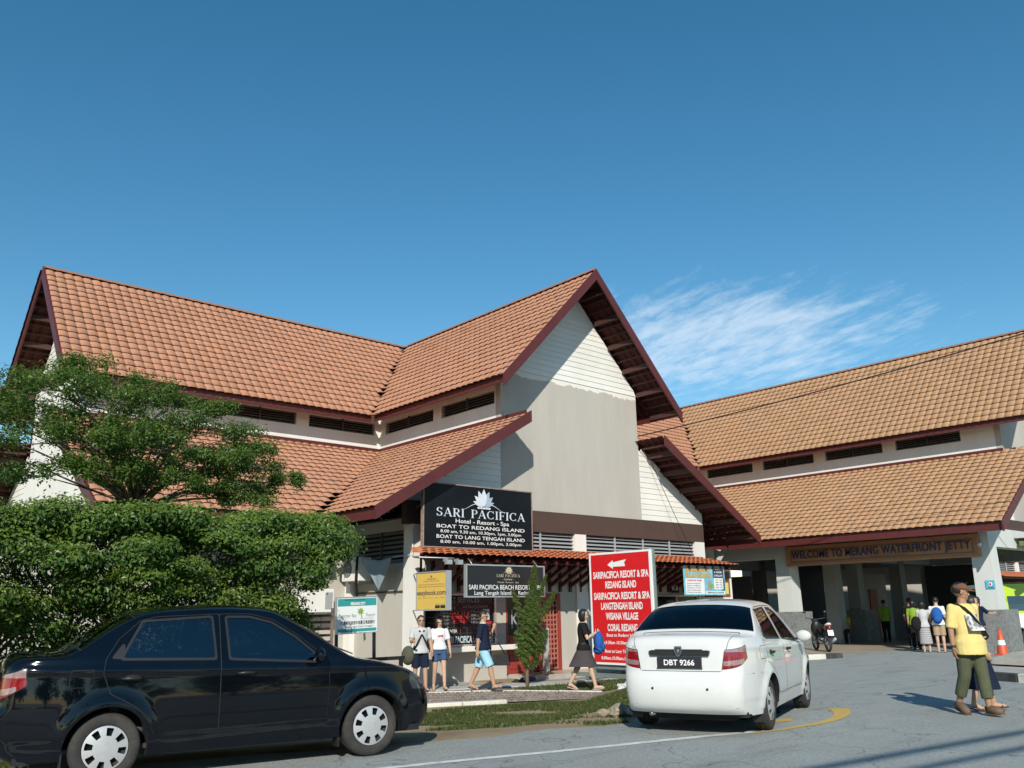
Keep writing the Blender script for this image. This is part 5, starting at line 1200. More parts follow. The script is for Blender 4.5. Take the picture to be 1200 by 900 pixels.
# --- umbrella tree with flat layers rising out of the hedge
tr = thing("umbrella_tree", "dark green umbrella tree with flat layered branches above the hedge", "tree", (4.25, 13.4, -0.3))
plates = [(2.25,4.55,13.2,.55,.22),(1.9,4.1,13.0,.7,.24),(2.75,4.22,13.1,.62,.2),(3.45,4.95,13.6,.62,.2),(4.15,4.95,13.9,.60,.2),(4.95,4.85,13.8,.55,.2),(5.5,4.72,13.7,.42,.15),
    (3.0,4.55,13.0,.62,.2),(3.7,4.55,13.2,.75,.24),(4.5,4.5,13.5,.75,.22),(5.2,4.35,13.5,.6,.2),(5.9,4.35,13.6,.48,.16),(2.3,3.72,12.8,.75,.24),(3.1,3.95,12.9,.7,.24),(3.75,4.1,13.1,.65,.2),
    (4.7,4.0,13.4,.6,.18),(5.6,3.95,13.4,.62,.18),(6.3,3.82,13.5,.55,.16),(6.75,3.62,13.6,.36,.12),(6.25,4.15,13.7,.36,.12),(3.2,3.45,12.9,.5,.15),(1.3,4.35,13.0,.6,.22),(1.2,3.75,12.9,.6,.25),
    (4.4,4.2,14.3,.8,.2),(3.4,4.3,14.2,.8,.2),(5.2,3.55,13.3,.5,.12),(6.1,3.45,13.4,.55,.13),(5.9,3.2,13.2,.4,.1),(2.5,3.3,12.8,.5,.14),(4.0,3.5,12.8,.35,.1),(4.4,3.6,13.2,.45,.12),(3.6,3.75,12.7,.5,.14),(4.9,3.75,13.0,.45,.12),(2.9,4.75,13.4,.4,.15),(3.7,3.35,12.7,.5,.16),(4.6,3.35,12.9,.5,.14),(5.4,3.75,13.0,.5,.14),(3.3,3.8,12.6,.45,.16),(4.2,3.95,12.7,.5,.16),(5.6,3.3,13.0,.45,.12)]
P, D, T = [], [], []; q = MB(); tb = Vector((4.28, 13.4, 3.02))
q.tube([(4.22,13.4,-0.35),(4.25,13.4,1.2),(4.27,13.4,2.4),tb], [0.14,0.12,0.10,0.085], 9); br = MB()
for j, (u, z, v, r, h) in enumerate(plates):
    for k in range(8):
        a = r_.uniform(0, 6.28); rr = r*math.sqrt(r_.random())*0.95; cc = (u+rr*math.cos(a), v+rr*math.sin(a), z+r_.uniform(-.5,.5)*h); s = r*r_.uniform(.30,.5)
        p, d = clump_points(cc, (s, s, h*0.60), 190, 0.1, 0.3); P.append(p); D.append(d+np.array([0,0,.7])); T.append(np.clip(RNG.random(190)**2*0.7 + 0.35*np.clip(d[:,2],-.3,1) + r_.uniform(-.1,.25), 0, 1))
    e = Vector((u, v, z-0.03)); mid = tb.lerp(e, 0.5) + Vector((r_.uniform(-.1,.1), r_.uniform(-.1,.1), 0.10+0.25*abs(z-3.6)*(1 if z > 4 else -.3))); w = 0.036 if j % 3 == 0 else 0.02
    br.tube([tb + Vector((0,0,-0.15+0.02*(j%8))), tb.lerp(mid, .5) + Vector((r_.uniform(-.05,.05),0,r_.uniform(-.04,.04))), mid, mid.lerp(e,.55)+Vector((0,0,.03)), e], [w, w*.75, w*.5, w*.3, 0.006], 6)
    for k in range(5):
        a = r_.uniform(0, 6.28); f = mid.lerp(e, r_.uniform(.4,.95)); br.tube([f, f+Vector((r*.5*math.cos(a), r*.5*math.sin(a), .04)), f+Vector((r*.9*math.cos(a), r*.9*math.sin(a), .10))], [0.012,0.008,0.004], 4)
q.build("trunk", M_BARK, tr); br.build("branches", M_BARK, tr)
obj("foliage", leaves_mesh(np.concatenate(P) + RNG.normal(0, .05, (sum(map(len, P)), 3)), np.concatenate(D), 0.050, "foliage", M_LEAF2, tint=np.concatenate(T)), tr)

# --- young cypress on the apron in front of the red kiosk door
cy = thing("cypress", "young bright green juniper with spiky upright branches before the red kiosk door", "tree", (13.56, 14.93, -0.3))
q = MB(); q.tube([(13.56,14.93,-0.35),(13.57,14.93,0.2),(13.60,14.93,0.8),(13.75,14.93,1.6),(13.86,14.93,2.3)], [0.045,0.04,0.035,0.02,0.006], 7)
spikes = [((13.6,14.93,.55),(13.88,14.93,2.44),.25),((13.5,14.88,.9),(13.06,14.8,1.84),.15),((13.75,14.9,.95),(14.46,14.85,1.84),.14),((13.7,14.9,1.2),(14.12,14.8,2.2),.12),((13.5,14.9,.5),(13.08,14.75,.95),.2),((13.65,14.9,.45),(14.0,14.7,.95),.22),((13.5,14.9,.4),(13.45,14.6,1.35),.24),((13.65,14.95,.6),(13.75,14.7,1.6),.24),((13.5,14.9,.35),(13.12,14.8,.55),.15),((13.7,14.9,.4),(14.05,14.85,.62),.14),((13.6,14.9,1.0),(13.5,14.8,1.75),.14),((13.7,15.0,.9),(13.95,15.1,1.7),.18),((13.55,14.9,.2),(13.3,14.75,.32),.08),((13.6,14.9,.15),(13.85,14.8,.3),.08)]
P, D, T = [], [], []
for a, b, r in spikes:
    a, b = np.array(a), np.array(b); r *= 1.3; n = int(3000*np.linalg.norm(b-a)*r/0.2)+200; t = RNG.random(n)**0.9
    w = r*(1-t)**0.65*0.95+0.015; d = RNG.normal(0,1,(n,3)); d /= np.linalg.norm(d,axis=1)[:,None]; ax = (b-a)/np.linalg.norm(b-a); d -= (d@ax)[:,None]*ax
    lump = 0.75+0.35*np.sin(t*38+d[:,0]*4)
    P.append(a+(b-a)*t[:,None]+d*(w*lump*RNG.random(n)**0.4)[:,None]); D.append(d*0.6+ax); T.append(np.clip(RNG.random(n)*0.8 - 0.0, 0, 1))
    q.tube([a, (a+b)/2, b], [0.014,0.01,0.004], 5)
q.build("trunk", M_BARK, cy); obj("foliage", leaves_mesh(np.concatenate(P), np.concatenate(D), 0.034, "foliage", M_LEAF3, 0.4, np.concatenate(T), 0.7), cy)

# --- grass on the verge and beside the path
def blades(n, gen, hgt, name, tint_fn=None):
    pts = [gen() for _ in range(n)]; pts = [p for p in pts if p]; n = len(pts)
    P = np.array([(x, y, gh(x, y)-0.012) for x, y in pts]); a = RNG.random(n)*6.283; lean = RNG.normal(0, 0.5, (n,2)); h = hgt*(0.4+0.9*RNG.random(n))[:,None]; w = 0.007+0.006*RNG.random(n)[:,None]
    dx = np.stack([np.cos(a), np.sin(a), np.zeros(n)], 1)*w; tip = P + np.concatenate([lean*h, h], 1)
    V = np.stack([P-dx, P+dx, tip], 1).reshape(-1,3); me = bpy.data.meshes.new(name); me.from_pydata(V.tolist(), [], np.arange(n*3).reshape(n,3).tolist()); me.materials.append(M_GRASS)
    tv = np.clip(RNG.random(n)**1.5*0.8, 0, 1); c = np.repeat(np.stack([tv,tv,tv,np.ones(n)],1),3,0); tint_attr(me, c)
    o = obj(name, me); o["kind"] = "stuff"; return o
def gverge():
    t = random.uniform(2.0, 10.0); s = random.uniform(9.75, 14.6); p = TU*t + NU*s; u, v = p
    f = 0.12+0.40*math.sin(u*2.3+v*1.7)+0.35*math.sin(u*1.1-v*2.9+1)+0.25*math.sin(u*5.3+v*4.1) + 0.75*smooth01((u-7.7)/0.9) + 0.12*smooth01((s-11.5)/1.5) - 0.30*smooth01((7.6-u)/1.5) - 0.6*math.exp(-((s-9.8)/0.45)**2)
    if -0.558*(u-8.8) + 0.83*(v-7.7) < 0.06 + 0.1*math.sin(u*5): return None
    # stop at the kerb of the path
    if NU.dot(p) > 14.9: return None
    return (u, v) if random.random() < (f-0.38)*1.5 else None
blades(200000, gverge, 0.042, "grass")
def gback():
    u = random.uniform(12.9, 16.4); v = random.uniform(11.6, 15.2)
    if v < 13.9 - (u-12.6)*1.45 or v > 14.6 - (u-13.4)*0.08: return None
    return (u, v) if random.random() < 0.7 else None
blades(26000, gback, 0.06, "grass")
def gleft():
    u = random.uniform(-1.0, 3.0); v = random.uniform(9.9, 12.5); return (u, v) if random.random() < 0.5+0.4*math.sin(u*3)*math.sin(v*4) else None
blades(16000, gleft, 0.05, "grass")
# row of unseen trees added behind the viewer to darken reflections in paint and glass
for k in range(9):
    t_ = -34 + k*8.5; u, v = -0.664*19 + 0.748*t_, -0.748*19 - 0.664*t_; h = 4.6 + 1.2*r_.random(); t = thing("unseen_tree", "round green tree across the road behind the viewer, %s from its left end" % ("first","second","third","fourth","fifth","sixth","seventh","eighth","ninth")[k], "tree", (u, v, 0), group="trees across the road")
    q = MB(); q.tube([(u,v,-.1),(u,v,h*.5),(u+.2,v,h*.9)], [.2,.15,.06], 8); q.build("trunk", M_BARK, t); P, D = [], []
    for i in range(22):
        a = r_.uniform(0, 6.28); rr = 3.2*r_.random(); p, d = clump_points((u+rr*math.cos(a), v+rr*math.sin(a), r_.uniform(1.2, h)), (1.5, 1.5, 1.0), 90, 0.3, 0.2); P.append(p); D.append(d)
    obj("foliage", leaves_mesh(np.concatenate(P), np.concatenate(D), 0.45, "foliage", M_LEAF2), t)
# trees far behind the passage, seen through the columns
for k, (u, v, r, h) in enumerate(((29, 40, 2.6, 3.2), (33.5, 42, 3.0, 3.6), (38, 44, 2.8, 3.4), (43, 41, 3.2, 3.8))):
    t = thing("far_tree", ["pale green bushy tree glimpsed between the passage columns, leftmost", "bushy tree glimpsed through the passage, second from the left", "bushy tree behind the dark hall, third from the left", "bushy tree behind the dark hall, rightmost"][k], "tree", (u, v, -0.3), group="trees behind the passage")
    q = MB(); q.tube([(u, v, -0.35), (u, v, h*0.5), (u+.2, v, h)], [0.2, 0.15, 0.06], 8); q.build("trunk", M_BARK, t); P, D = [], []
    for i in range(26):
        a = r_.uniform(0, 6.28); rr = r*r_.random(); p, d = clump_points((u+rr*math.cos(a), v+rr*math.sin(a)*.6, r_.uniform(.4, h)), (r*.33, r*.33, r*.25), 120, 0.4, 0.2); P.append(p); D.append(d+np.array([0,0,.4]))
    obj("foliage", leaves_mesh(np.concatenate(P), np.concatenate(D), 0.22, "foliage", M_LEAF), t)
# ------------------------------------------------------------------ cars
def paint(name, col, rough=0.16, flake=0.0, coat=1.0, dust=0.12):
    m = mat(name, col, rough + 0.25, 0.0, var=0.04, scale=1.5, spec=0.0, coat=coat, dirt=(0.30, 0.28, 0.25), dirt_scale=2.2, dirt_amt=dust)
    return m
M_PBLACK = paint("paint_midnight", (0.0016, 0.0028, 0.0055), 0.1, coat=0.9, dust=0.006)
M_PWHITE = paint("paint_white", (0.60, 0.61, 0.595), 0.2, dust=0.06)
M_GAP = mat("seam_dark", (0.006, 0.006, 0.007), 0.7, var=0.1)
M_TRIM = mat("black_trim", (0.014, 0.014, 0.015), 0.45, var=0.1)
M_RUBBER = mat("tyre_rubber", (0.028, 0.027, 0.026), 0.85, var=0.25, scale=8, bump=0.2, dirt=(0.10, 0.085, 0.07), dirt_scale=5, dirt_amt=0.5)
M_HUB = mat("hub_silver", (0.50, 0.51, 0.52), 0.38, 0.35, var=0.06, scale=5, dirt=(0.25, 0.22, 0.19), dirt_scale=6, dirt_amt=0.35)
M_LRED = mat("lamp_red", (0.22, 0.004, 0.008), 0.12, var=0.15, scale=14, spec=0.6, coat=1.0)
M_LCLR = mat("lamp_clear", (0.36, 0.24, 0.24), 0.15, 0.35, var=0.3, scale=22, coat=1.0)
M_LDRK = mat("lamp_dark", (0.05, 0.06, 0.065), 0.08, 0.3, var=0.5, scale=9, coat=1.0)
M_CHROME = mat("chrome", (0.6, 0.6, 0.6), 0.12, 1.0, var=0.03)
M_SEAT = mat("seat_fabric", (0.05, 0.052, 0.055), 0.9, var=0.15, scale=9)
M_CABIN = mat("cabin_grey", (0.035, 0.035, 0.036), 0.8, var=0.1)
def glass_mat(name, tint, refl=1.45):
    m = bpy.data.materials.new(name); m.use_nodes = True; t = m.node_tree; L = t.links; t.nodes.remove(t.nodes["Principled BSDF"]); o = t.nodes["Material Output"]
    tp = N(t, "ShaderNodeBsdfTransparent"); tp.inputs["Color"].default_value = (*tint, 1); gl = N(t, "ShaderNodeBsdfGlossy"); gl.inputs["Roughness"].default_value = 0.015; gl.inputs["Color"].default_value = (0.95, 0.97, 1, 1)
    fr = N(t, "ShaderNodeFresnel"); fr.inputs["IOR"].default_value = refl; ms = N(t, "ShaderNodeMixShader"); L.new(fr.outputs[0], ms.inputs[0]); L.new(tp.outputs[0], ms.inputs[1]); L.new(gl.outputs[0], ms.inputs[2]); L.new(ms.outputs[0], o.inputs["Surface"]); return m
M_CGLASS = glass_mat("car_glass_tinted", (0.24, 0.29, 0.31), 2.05)
M_RGLASS = glass_mat("car_glass_dark", (0.035, 0.05, 0.07), 1.55)

CC = [(-2.02,.235),(-2.10,.30),(-2.14,.43),(-2.14,.54),(-2.115,.625),(-2.085,.665),(-2.075,.78),(-2.06,.93),(-2.035,1.035),(-1.97,1.082),(-1.82,1.095),(-1.66,1.10),(-1.58,1.115),(-1.35,1.27),(-1.12,1.405),(-.92,1.465),(-.6,1.495),(-.2,1.505),(.12,1.488),(.32,1.455),(.68,1.275),(.98,1.085),(1.17,.965),(1.30,.938),(1.58,.885),(1.83,.81),(1.97,.735),(2.06,.65),(2.115,.55),(2.135,.44),(2.125,.31),(2.06,.215)]
BB = [(-1.82,.235),(-1.91,.30),(-1.955,.43),(-1.96,.54),(-1.95,.625),(-1.94,.665),(-1.935,.78),(-1.92,.90),(-1.89,.985),(-1.84,1.025),(-1.72,1.045),(-1.60,1.052),(-1.52,1.07),(-1.30,1.215),(-1.08,1.345),(-.90,1.405),(-.6,1.435),(-.2,1.442),(.10,1.425),(.28,1.388),(.60,1.215),(.86,1.045),(1.03,.955),(1.18,.915),(1.45,.868),(1.64,.80),(1.74,.735),(1.80,.65),(1.83,.55),(1.845,.44),(1.835,.31),(1.78,.215)]
def catmull(P, ts):
    P = np.array(P, float); n = len(P); out = []
    for t in ts:
        i = min(int(t), n-2); u = t - i; p1, p2 = P[i], P[i+1]; p0 = P[i-1] if i > 0 else 2*p1-p2; p3 = P[i+2] if i+2 < n else 2*p2-p1
        d1 = np.linalg.norm(p2-p1); m1 = (p2-p0)/(np.linalg.norm(p2-p1)+np.linalg.norm(p1-p0))*d1; m2 = (p3-p1)/(np.linalg.norm(p3-p2)+np.linalg.norm(p2-p1))*d1
        out.append((2*u**3-3*u**2+1)*p1 + (u**3-2*u**2+u)*m1 + (-2*u**3+3*u**2)*p2 + (u**3-u**2)*m2)
    return np.array(out)
XW = (-1.20, 1.265); ZW = 0.292; ARCH = 0.345
def yside(x, z):
    x = np.asarray(x, float); z = np.asarray(z, float)
    belt = 1.0 - 0.03*(x+0.3)
    lowf = 0.838 - 0.045*np.clip((0.55-z)/0.35, 0, 1)**2 - 0.030*np.clip((z-0.62)/0.4, 0, 1)**1.6
    y = np.where(z > belt, lowf - 0.015 - (z-belt)*0.42 - 0.10*np.clip(z-belt,0,1)**2, lowf - 0.015*np.clip((z-belt+0.08)/0.08, 0, 1))
    y = y + 0.010*np.exp(-((z-(0.90-0.03*x))/0.025)**2)*np.where(z < belt, 1, 0)
    y = y - 0.006*np.clip((0.40-z)/0.03, 0, 1)
    y = y - 0.16*np.clip((x-1.05)/0.85, 0, 1.2)**2.2 - 0.13*np.clip((-x-1.25)/0.70, 0, 1.2)**2.2
    for xw in XW:
        r = np.hypot(x-xw, (z-ZW)); y = y + 0.026*np.exp(-((r-0.36)/0.075)**2)*np.where(z > 0.28, 1, 0.6)
    return y
def poly_sd(P, X, Z, rad=0.0):
    """signed distance (negative inside) to polygon, corners rounded by rad"""
    P = np.array(P, float); n = len(P); d = np.full(X.shape, 1e9); ins = np.zeros(X.shape, bool)
    for i in range(n):
        a, b = P[i], P[(i+1) % n]; ex, ez = b-a; wx, wz = X-a[0], Z-a[1]; t = np.clip((wx*ex+wz*ez)/(ex*ex+ez*ez), 0, 1); d = np.minimum(d, np.hypot(wx-ex*t, wz-ez*t))
        c = ((a[1] <= Z) != (b[1] <= Z)); xi = a[0] + (Z-a[1])/(ez if abs(ez) > 1e-9 else 1e-9)*ex; ins ^= c & (X < xi)
    return np.where(ins, -d, d) - rad
class Shell:
    """panel mesh cut along smooth outlines; vertex row = x y z nx ny nz s t side"""
    def __init__(S, V, F): S.V = V; S.F = [(tuple(f), lab) for f, lab in F]
    def cut(S, fv, allow, newlab):
        f = np.asarray(fv); extra = []; cache = {}; out = []; nv = len(S.V)
        f = np.where(np.abs(f) < 1e-6, 1e-6, f)
        for idx, lab in S.F:
            if lab not in allow: out.append((idx, lab)); continue
            sg = [f[i] < 0 for i in idx]
            if all(sg): out.append((idx, newlab)); continue
            if not any(sg): out.append((idx, lab)); continue
            A, B = [], []
            for k, i in enumerate(idx):
                j = idx[(k+1) % len(idx)]
                (A if f[i] < 0 else B).append(i)
                if (f[i] < 0) != (f[j] < 0):
                    key = (min(i,j), max(i,j))
                    if key not in cache: t = f[key[0]]/(f[key[0]]-f[key[1]]); extra.append(S.V[key[0]]*(1-t)+S.V[key[1]]*t); cache[key] = nv+len(extra)-1
                    A.append(cache[key]); B.append(cache[key])
            if len(A) > 2: out.append((tuple(A), newlab))
            if len(B) > 2: out.append((tuple(B), lab))
        S.F = out
        if extra: S.V = np.vstack([S.V, np.array(extra)])
    def mesh(S, name, labs, m, y=1, offset=0.0):
        fs = [f for f, l in S.F if l in labs]; used = sorted({i for f in fs for i in f}); mp = {k: i for i, k in enumerate(used)}; W = S.V[used]
        co = W[:, :3] + W[:, 3:6]*offset; nr = W[:, 3:6].copy(); co = co.copy(); co[:,1] *= y; nr[:,1] *= y
        F = [tuple(mp[i] for i in (f if y > 0 else f[::-1])) for f in fs]
        return co, nr, F
def shell_obj(name, parts, parent, mats, **props):
    """parts: list of (co, nr, F, material index)"""
    co = np.vstack([p[0] for p in parts]); nr = np.vstack([p[1] for p in parts]); F = []; mi = []; o = 0
    for c, _, f, k in parts: F += [tuple(i+o for i in q) for q in f]; mi += [k]*len(f); o += len(c)
    me = bpy.data.meshes.new(name); me.from_pydata(co.tolist(), [], F)
    for m in mats: me.materials.append(m)
    me.polygons.foreach_set("material_index", mi); me.polygons.foreach_set("use_smooth", [True]*len(F))
    nl = np.linalg.norm(nr, axis=1)[:,None]; me.normals_split_custom_set_from_vertices((nr/np.maximum(nl,1e-9)).tolist())
    return obj(name, me, parent, local=True, **props)
def build_shell():
    ns = 250; nt_side, nt_top = 64, 36
    k = np.linspace(0, len(CC)-1, 1200); c = catmull(CC, k); b = catmull(BB, k)
    ln = np.concatenate([[0], np.cumsum(np.hypot(*np.diff(c, axis=0).T))]); tt = np.interp(np.linspace(0, ln[-1], ns), ln, k); c = catmull(CC, tt); b = catmull(BB, tt)
    i0 = np.argmin(np.abs(tt-9)); i1 = np.argmin(np.abs(tt-25.5)); dxs = np.interp(np.arange(ns), [0, i0, i1, ns-1], [-1.78, b[i0,0], b[i1,0], 1.78])
    mid = (np.arange(ns) > i0) & (np.arange(ns) < i1); dxs[mid] = b[mid, 0]; dxs = np.maximum.accumulate(dxs + np.arange(ns)*1e-6); dz = 0.215
    rows = nt_side + nt_top; V = np.zeros((ns, rows+1, 9))
    for i in range(ns):
        for j in range(nt_side+1):
            u = j/nt_side; x = dxs[i]+(b[i,0]-dxs[i])*u; z = dz+(b[i,1]-dz)*u; V[i,j,:3] = (x, 0, z)
    V[:, :nt_side+1, 1] = yside(V[:, :nt_side+1, 0], V[:, :nt_side+1, 2])
    yb = V[:, nt_side, 1]
    tb = V[:, nt_side, :3] - V[:, nt_side-3, :3]; tb /= np.maximum(np.linalg.norm(tb, axis=1), 1e-6)[:,None]
    for i in range(ns):
        B = np.array([b[i,0], yb[i], b[i,1]]); Cc = np.array([c[i,0], 0, c[i,1]]); L = np.linalg.norm(B-Cc); d = Cc-B; out = np.array([d[0], 0, d[2]]); on = np.linalg.norm(out)
        rr = float(np.clip((10.5-tt[i])/2.5, 0, 1)); P1 = B + out*(0.62+0.20*rr) + np.array([0, -0.04, 0]); P2 = Cc + np.array([0, yb[i]*(0.55+0.17*rr), 0])
        for j in range(1, nt_top+1):
            u = (j/nt_top); V[i, nt_side+j, :3] = (1-u)**3*B + 3*(1-u)**2*u*P1 + 3*(1-u)*u*u*P2 + u**3*Cc
    V[:, :, 6] = tt[:, None]; V[:, nt_side:, 7] = np.linspace(0, 1, nt_top+1)[None, :]; V[:, :nt_side, 7] = -1 + np.arange(nt_side)[None, :]/nt_side
    V[:, :nt_side+1, 8] = 1
    # normals of the whole half, mirrored at the centre line
    du = np.gradient(V[:, :, :3], axis=0); dv = np.gradient(V[:, :, :3], axis=1); n = np.cross(dv, du); n /= np.maximum(np.linalg.norm(n, axis=2), 1e-9)[:, :, None]
    if n[ns//2, nt_side//2, 1] < 0: n = -n
    n[:, -1, 1] = 0; n[:, -1] /= np.maximum(np.linalg.norm(n[:, -1], axis=1), 1e-9)[:, None]
    for _ in range(3):
        m2 = n.copy(); m2[1:-1, 1:-1] = n[1:-1,1:-1]*0.4 + 0.15*(n[2:,1:-1]+n[:-2,1:-1]+n[1:-1,2:]+n[1:-1,:-2]); n = m2/np.maximum(np.linalg.norm(m2, axis=2), 1e-9)[:, :, None]
    V[:, :, 3:6] = n
    R = rows+1; F = []
    for i in range(ns-1):
        for j in range(rows):
            F.append(((i*R+j, i*R+j+1, (i+1)*R+j+1, (i+1)*R+j), "side" if j < nt_side else "top"))
    return Shell(V.reshape(-1, 9), F)
def carve(S):
    def XZ(): return S.V[:,0], S.V[:,2]
    # wheel arches
    for xw in XW:
        X, Z = XZ(); S.cut(np.where(S.V[:,8] > .5, np.hypot(X-xw, np.maximum(Z-ZW, -0.12)) - ARCH, 1), ("side",), "hole")
    # side windows: black surround, then glass
    FW = [(-.170,1.005),(-.195,1.372),(.02,1.368),(.235,1.312),(.47,1.165),(.70,.965),(.70,.945)]; RW = [(-1.12,1.040),(-.955,1.345),(-.345,1.376),(-.318,1.012)]; QW = [(-1.20,1.048),(-1.12,1.15),(-1.12,1.042)]
    for P, ring, gl in ((FW, "ring", "glass_front"), (RW, "ring", "glass_rear")):
        X, Z = XZ(); S.cut(poly_sd(P, X, Z, 0.022), ("side",), ring)
        X, Z = XZ(); S.cut(poly_sd(P, X, Z, 0.0), (ring,), gl)
    X, Z = XZ(); S.cut(poly_sd(QW, X, Z, 0.012), ("side",), "quarter")
    # doors
    FD = [(-.250,.375),(-.262,1.408),(.03,1.405),(.26,1.345),(.50,1.19),(.735,1.0),(.79,.93),(.80,.70),(.775,.375)]
    RD = [(-.262,.375),(-.272,1.408),(-.84,1.392),(-.985,1.355),(-1.16,1.20),(-1.255,1.04),(-1.272,.92),(-1.20,.745),(-1.075,.68),(-.95,.60),(-.855,.48),(-.815,.375)]
    for P, lab in ((FD, "door_front"), (RD, "door_rear")):
        X, Z = XZ(); S.cut(poly_sd(P, X, Z, 0.008), ("side",), "gap")
        X, Z = XZ(); S.cut(poly_sd(P, X, Z, 0.0), ("gap",), lab)
    # fuel flap, sill line
    FF = [(-1.53,.815),(-1.53,.945),(-1.36,.945),(-1.36,.815)]
    X, Z = XZ(); S.cut(poly_sd(FF, X, Z, 0.010), ("side",), "gap"); X, Z = XZ(); S.cut(poly_sd(FF, X, Z, 0.004), ("gap",), "fuel_flap")
    # glass front and back on the top ribbon, in (s,t)
    def ST(): return S.V[:,6], S.V[:,7]
    for a, b_, lab in ((12.25, 14.35, "rear_screen"), (19.35, 22.0, "windscreen")):
        s, t = ST(); f = np.maximum(np.maximum(a-s, s-b_)*0.25, (0.085-t)*0.9); S.cut(f, ("top",), "ring"); s, t = ST()
        f = np.maximum(np.maximum(a+.07-s, s-b_+.07)*0.25, (0.105-t)*0.9); S.cut(f, ("ring",), lab)
    # bonnet and boot lid
    s, t = ST(); S.cut(np.maximum(np.maximum(22.35-s, s-26.1)*.25, 0.10-t), ("top",), "gap"); s, t = ST(); S.cut(np.maximum(np.maximum(22.40-s, s-26.04)*.25, 0.108-t), ("gap",), "bonnet")
    s, t = ST(); yy = S.V[:,1]; z = S.V[:,2]
    f = np.maximum(np.maximum(5.25-s, s-12.05)*.25, (yy - np.interp(z, [.60,.70,.80,1.0,1.1], [.43,.48,.51,.56,.60]))); S.cut(f, ("top",), "gap")
    s, t = ST(); yy = S.V[:,1]; z = S.V[:,2]; f = np.maximum(np.maximum(5.31-s, s-12.0)*.25, (yy+.007 - np.interp(z, [.60,.70,.80,1.0,1.1], [.43,.48,.51,.56,.60]))); S.cut(f, ("gap",), "boot_lid")
    # lamps
    x, y, z = S.V[:,0], S.V[:,1], S.V[:,2]; hl = (y-0.66)/0.15
    tl = lambda x, y, z, g: np.maximum.reduce([z-(0.985-0.06*np.clip((-x-1.86)/0.2,-1,1)) + g, (0.715+0.12*np.clip((x+2.06)/0.2,0,1)) - z + g, (0.475 + 0.17*np.clip((z-.70),0,.4)) - y + g, x-(-1.86+0.10*np.clip((.9-z),-1,1)) + g])
    f = tl(x, y, z, 0); S.cut(np.where(x < -1.5, f, 1), ("top", "side", "boot_lid", "gap"), "tail_ring"); x, y, z = S.V[:,0], S.V[:,1], S.V[:,2]; S.cut(np.where(x < -1.5, tl(x, y, z, .006), 1), ("tail_ring",), "tail_red")
    x, y, z = S.V[:,0], S.V[:,1], S.V[:,2]; S.cut(np.where(x < -1.5, np.maximum.reduce([z-(.805+.05*np.clip((x+2.06)/.2,0,1)), (.752+.06*np.clip((x+2.06)/.2,0,1))-z, .50-y, x+1.93]), 1), ("tail_red",), "tail_clear")
    x, y, z = S.V[:,0], S.V[:,1], S.V[:,2]; S.cut(np.where(x < -1.5, np.maximum.reduce([.905-z, .50-y]), 1), ("tail_red",), "tail_clear")
    hf = lambda x, y, z, g: np.maximum.reduce([z-(0.785 - 0.30*(x-1.74)) + g, (0.595+0.02*np.clip((1.9-x)/.2,0,1)) - z + g, 0.36 + 0.5*np.clip(z-.7,0,1) - y + g, (1.70 + 0.55*np.clip(.70-z,-1,1)*np.where(z<.70,1,-.35)) - x + g])
    x, y, z = S.V[:,0], S.V[:,1], S.V[:,2]; S.cut(np.where(x > 1.4, hf(x,y,z,0), 1), ("top", "side", "bonnet", "gap"), "head_ring"); x, y, z = S.V[:,0], S.V[:,1], S.V[:,2]; S.cut(np.where(x > 1.4, hf(x,y,z,.009), 1), ("head_ring",), "head_lamp")
    # bumper split lines on the sides, lower skirts
    x, y, z = S.V[:,0], S.V[:,1], S.V[:,2]; lab = np.where(x < 0, np.maximum(np.abs(z-.664)-.004, x+1.50), np.maximum(np.abs(x-(1.57+0.1*(z-.5)))-.004, .61-z if False else np.abs(z-.50)-.13)); S.cut(lab, ("side",), "gap")
    x, y, z = S.V[:,0], S.V[:,1], S.V[:,2]; S.cut(np.where(S.V[:,8] > .5, np.maximum(np.abs(z-.352)-.004, np.abs(x-.02)-.86), 1), ("side",), "gap")
    y, z, x = np.abs(S.V[:,1]), S.V[:,2], S.V[:,0]; S.cut(np.where((x < -1.7) & (y < .66), np.abs(z - (.345 - .30*np.clip(y-.50,0,.2))) - .0035, 1), ("top",), "gap")
    # grille and lower intake
    x, y, z = S.V[:,0], S.V[:,1], S.V[:,2]; S.cut(np.where(x > 1.8, np.maximum.reduce([z-.70, .60-z, y-.33]), 1), ("top",), "grille"); x, y, z = S.V[:,0], S.V[:,1], S.V[:,2]; S.cut(np.where(x > 1.8, np.maximum.reduce([z-.42, .29-z, y-.55]), 1), ("top",), "grille")
    return S
SHELL = carve(build_shell())
def seat_mesh():
    q = MB(); q.ell((0,0,.42), (.27,.25,.10), 12, 8); q.ell((-.28,0,.78), (.10,.24,.36), 12, 8, rot=Matrix.Rotation(-0.2, 3, "Y")); q.ell((-.37,0,1.17), (.06,.13,.09), 10, 6); return q
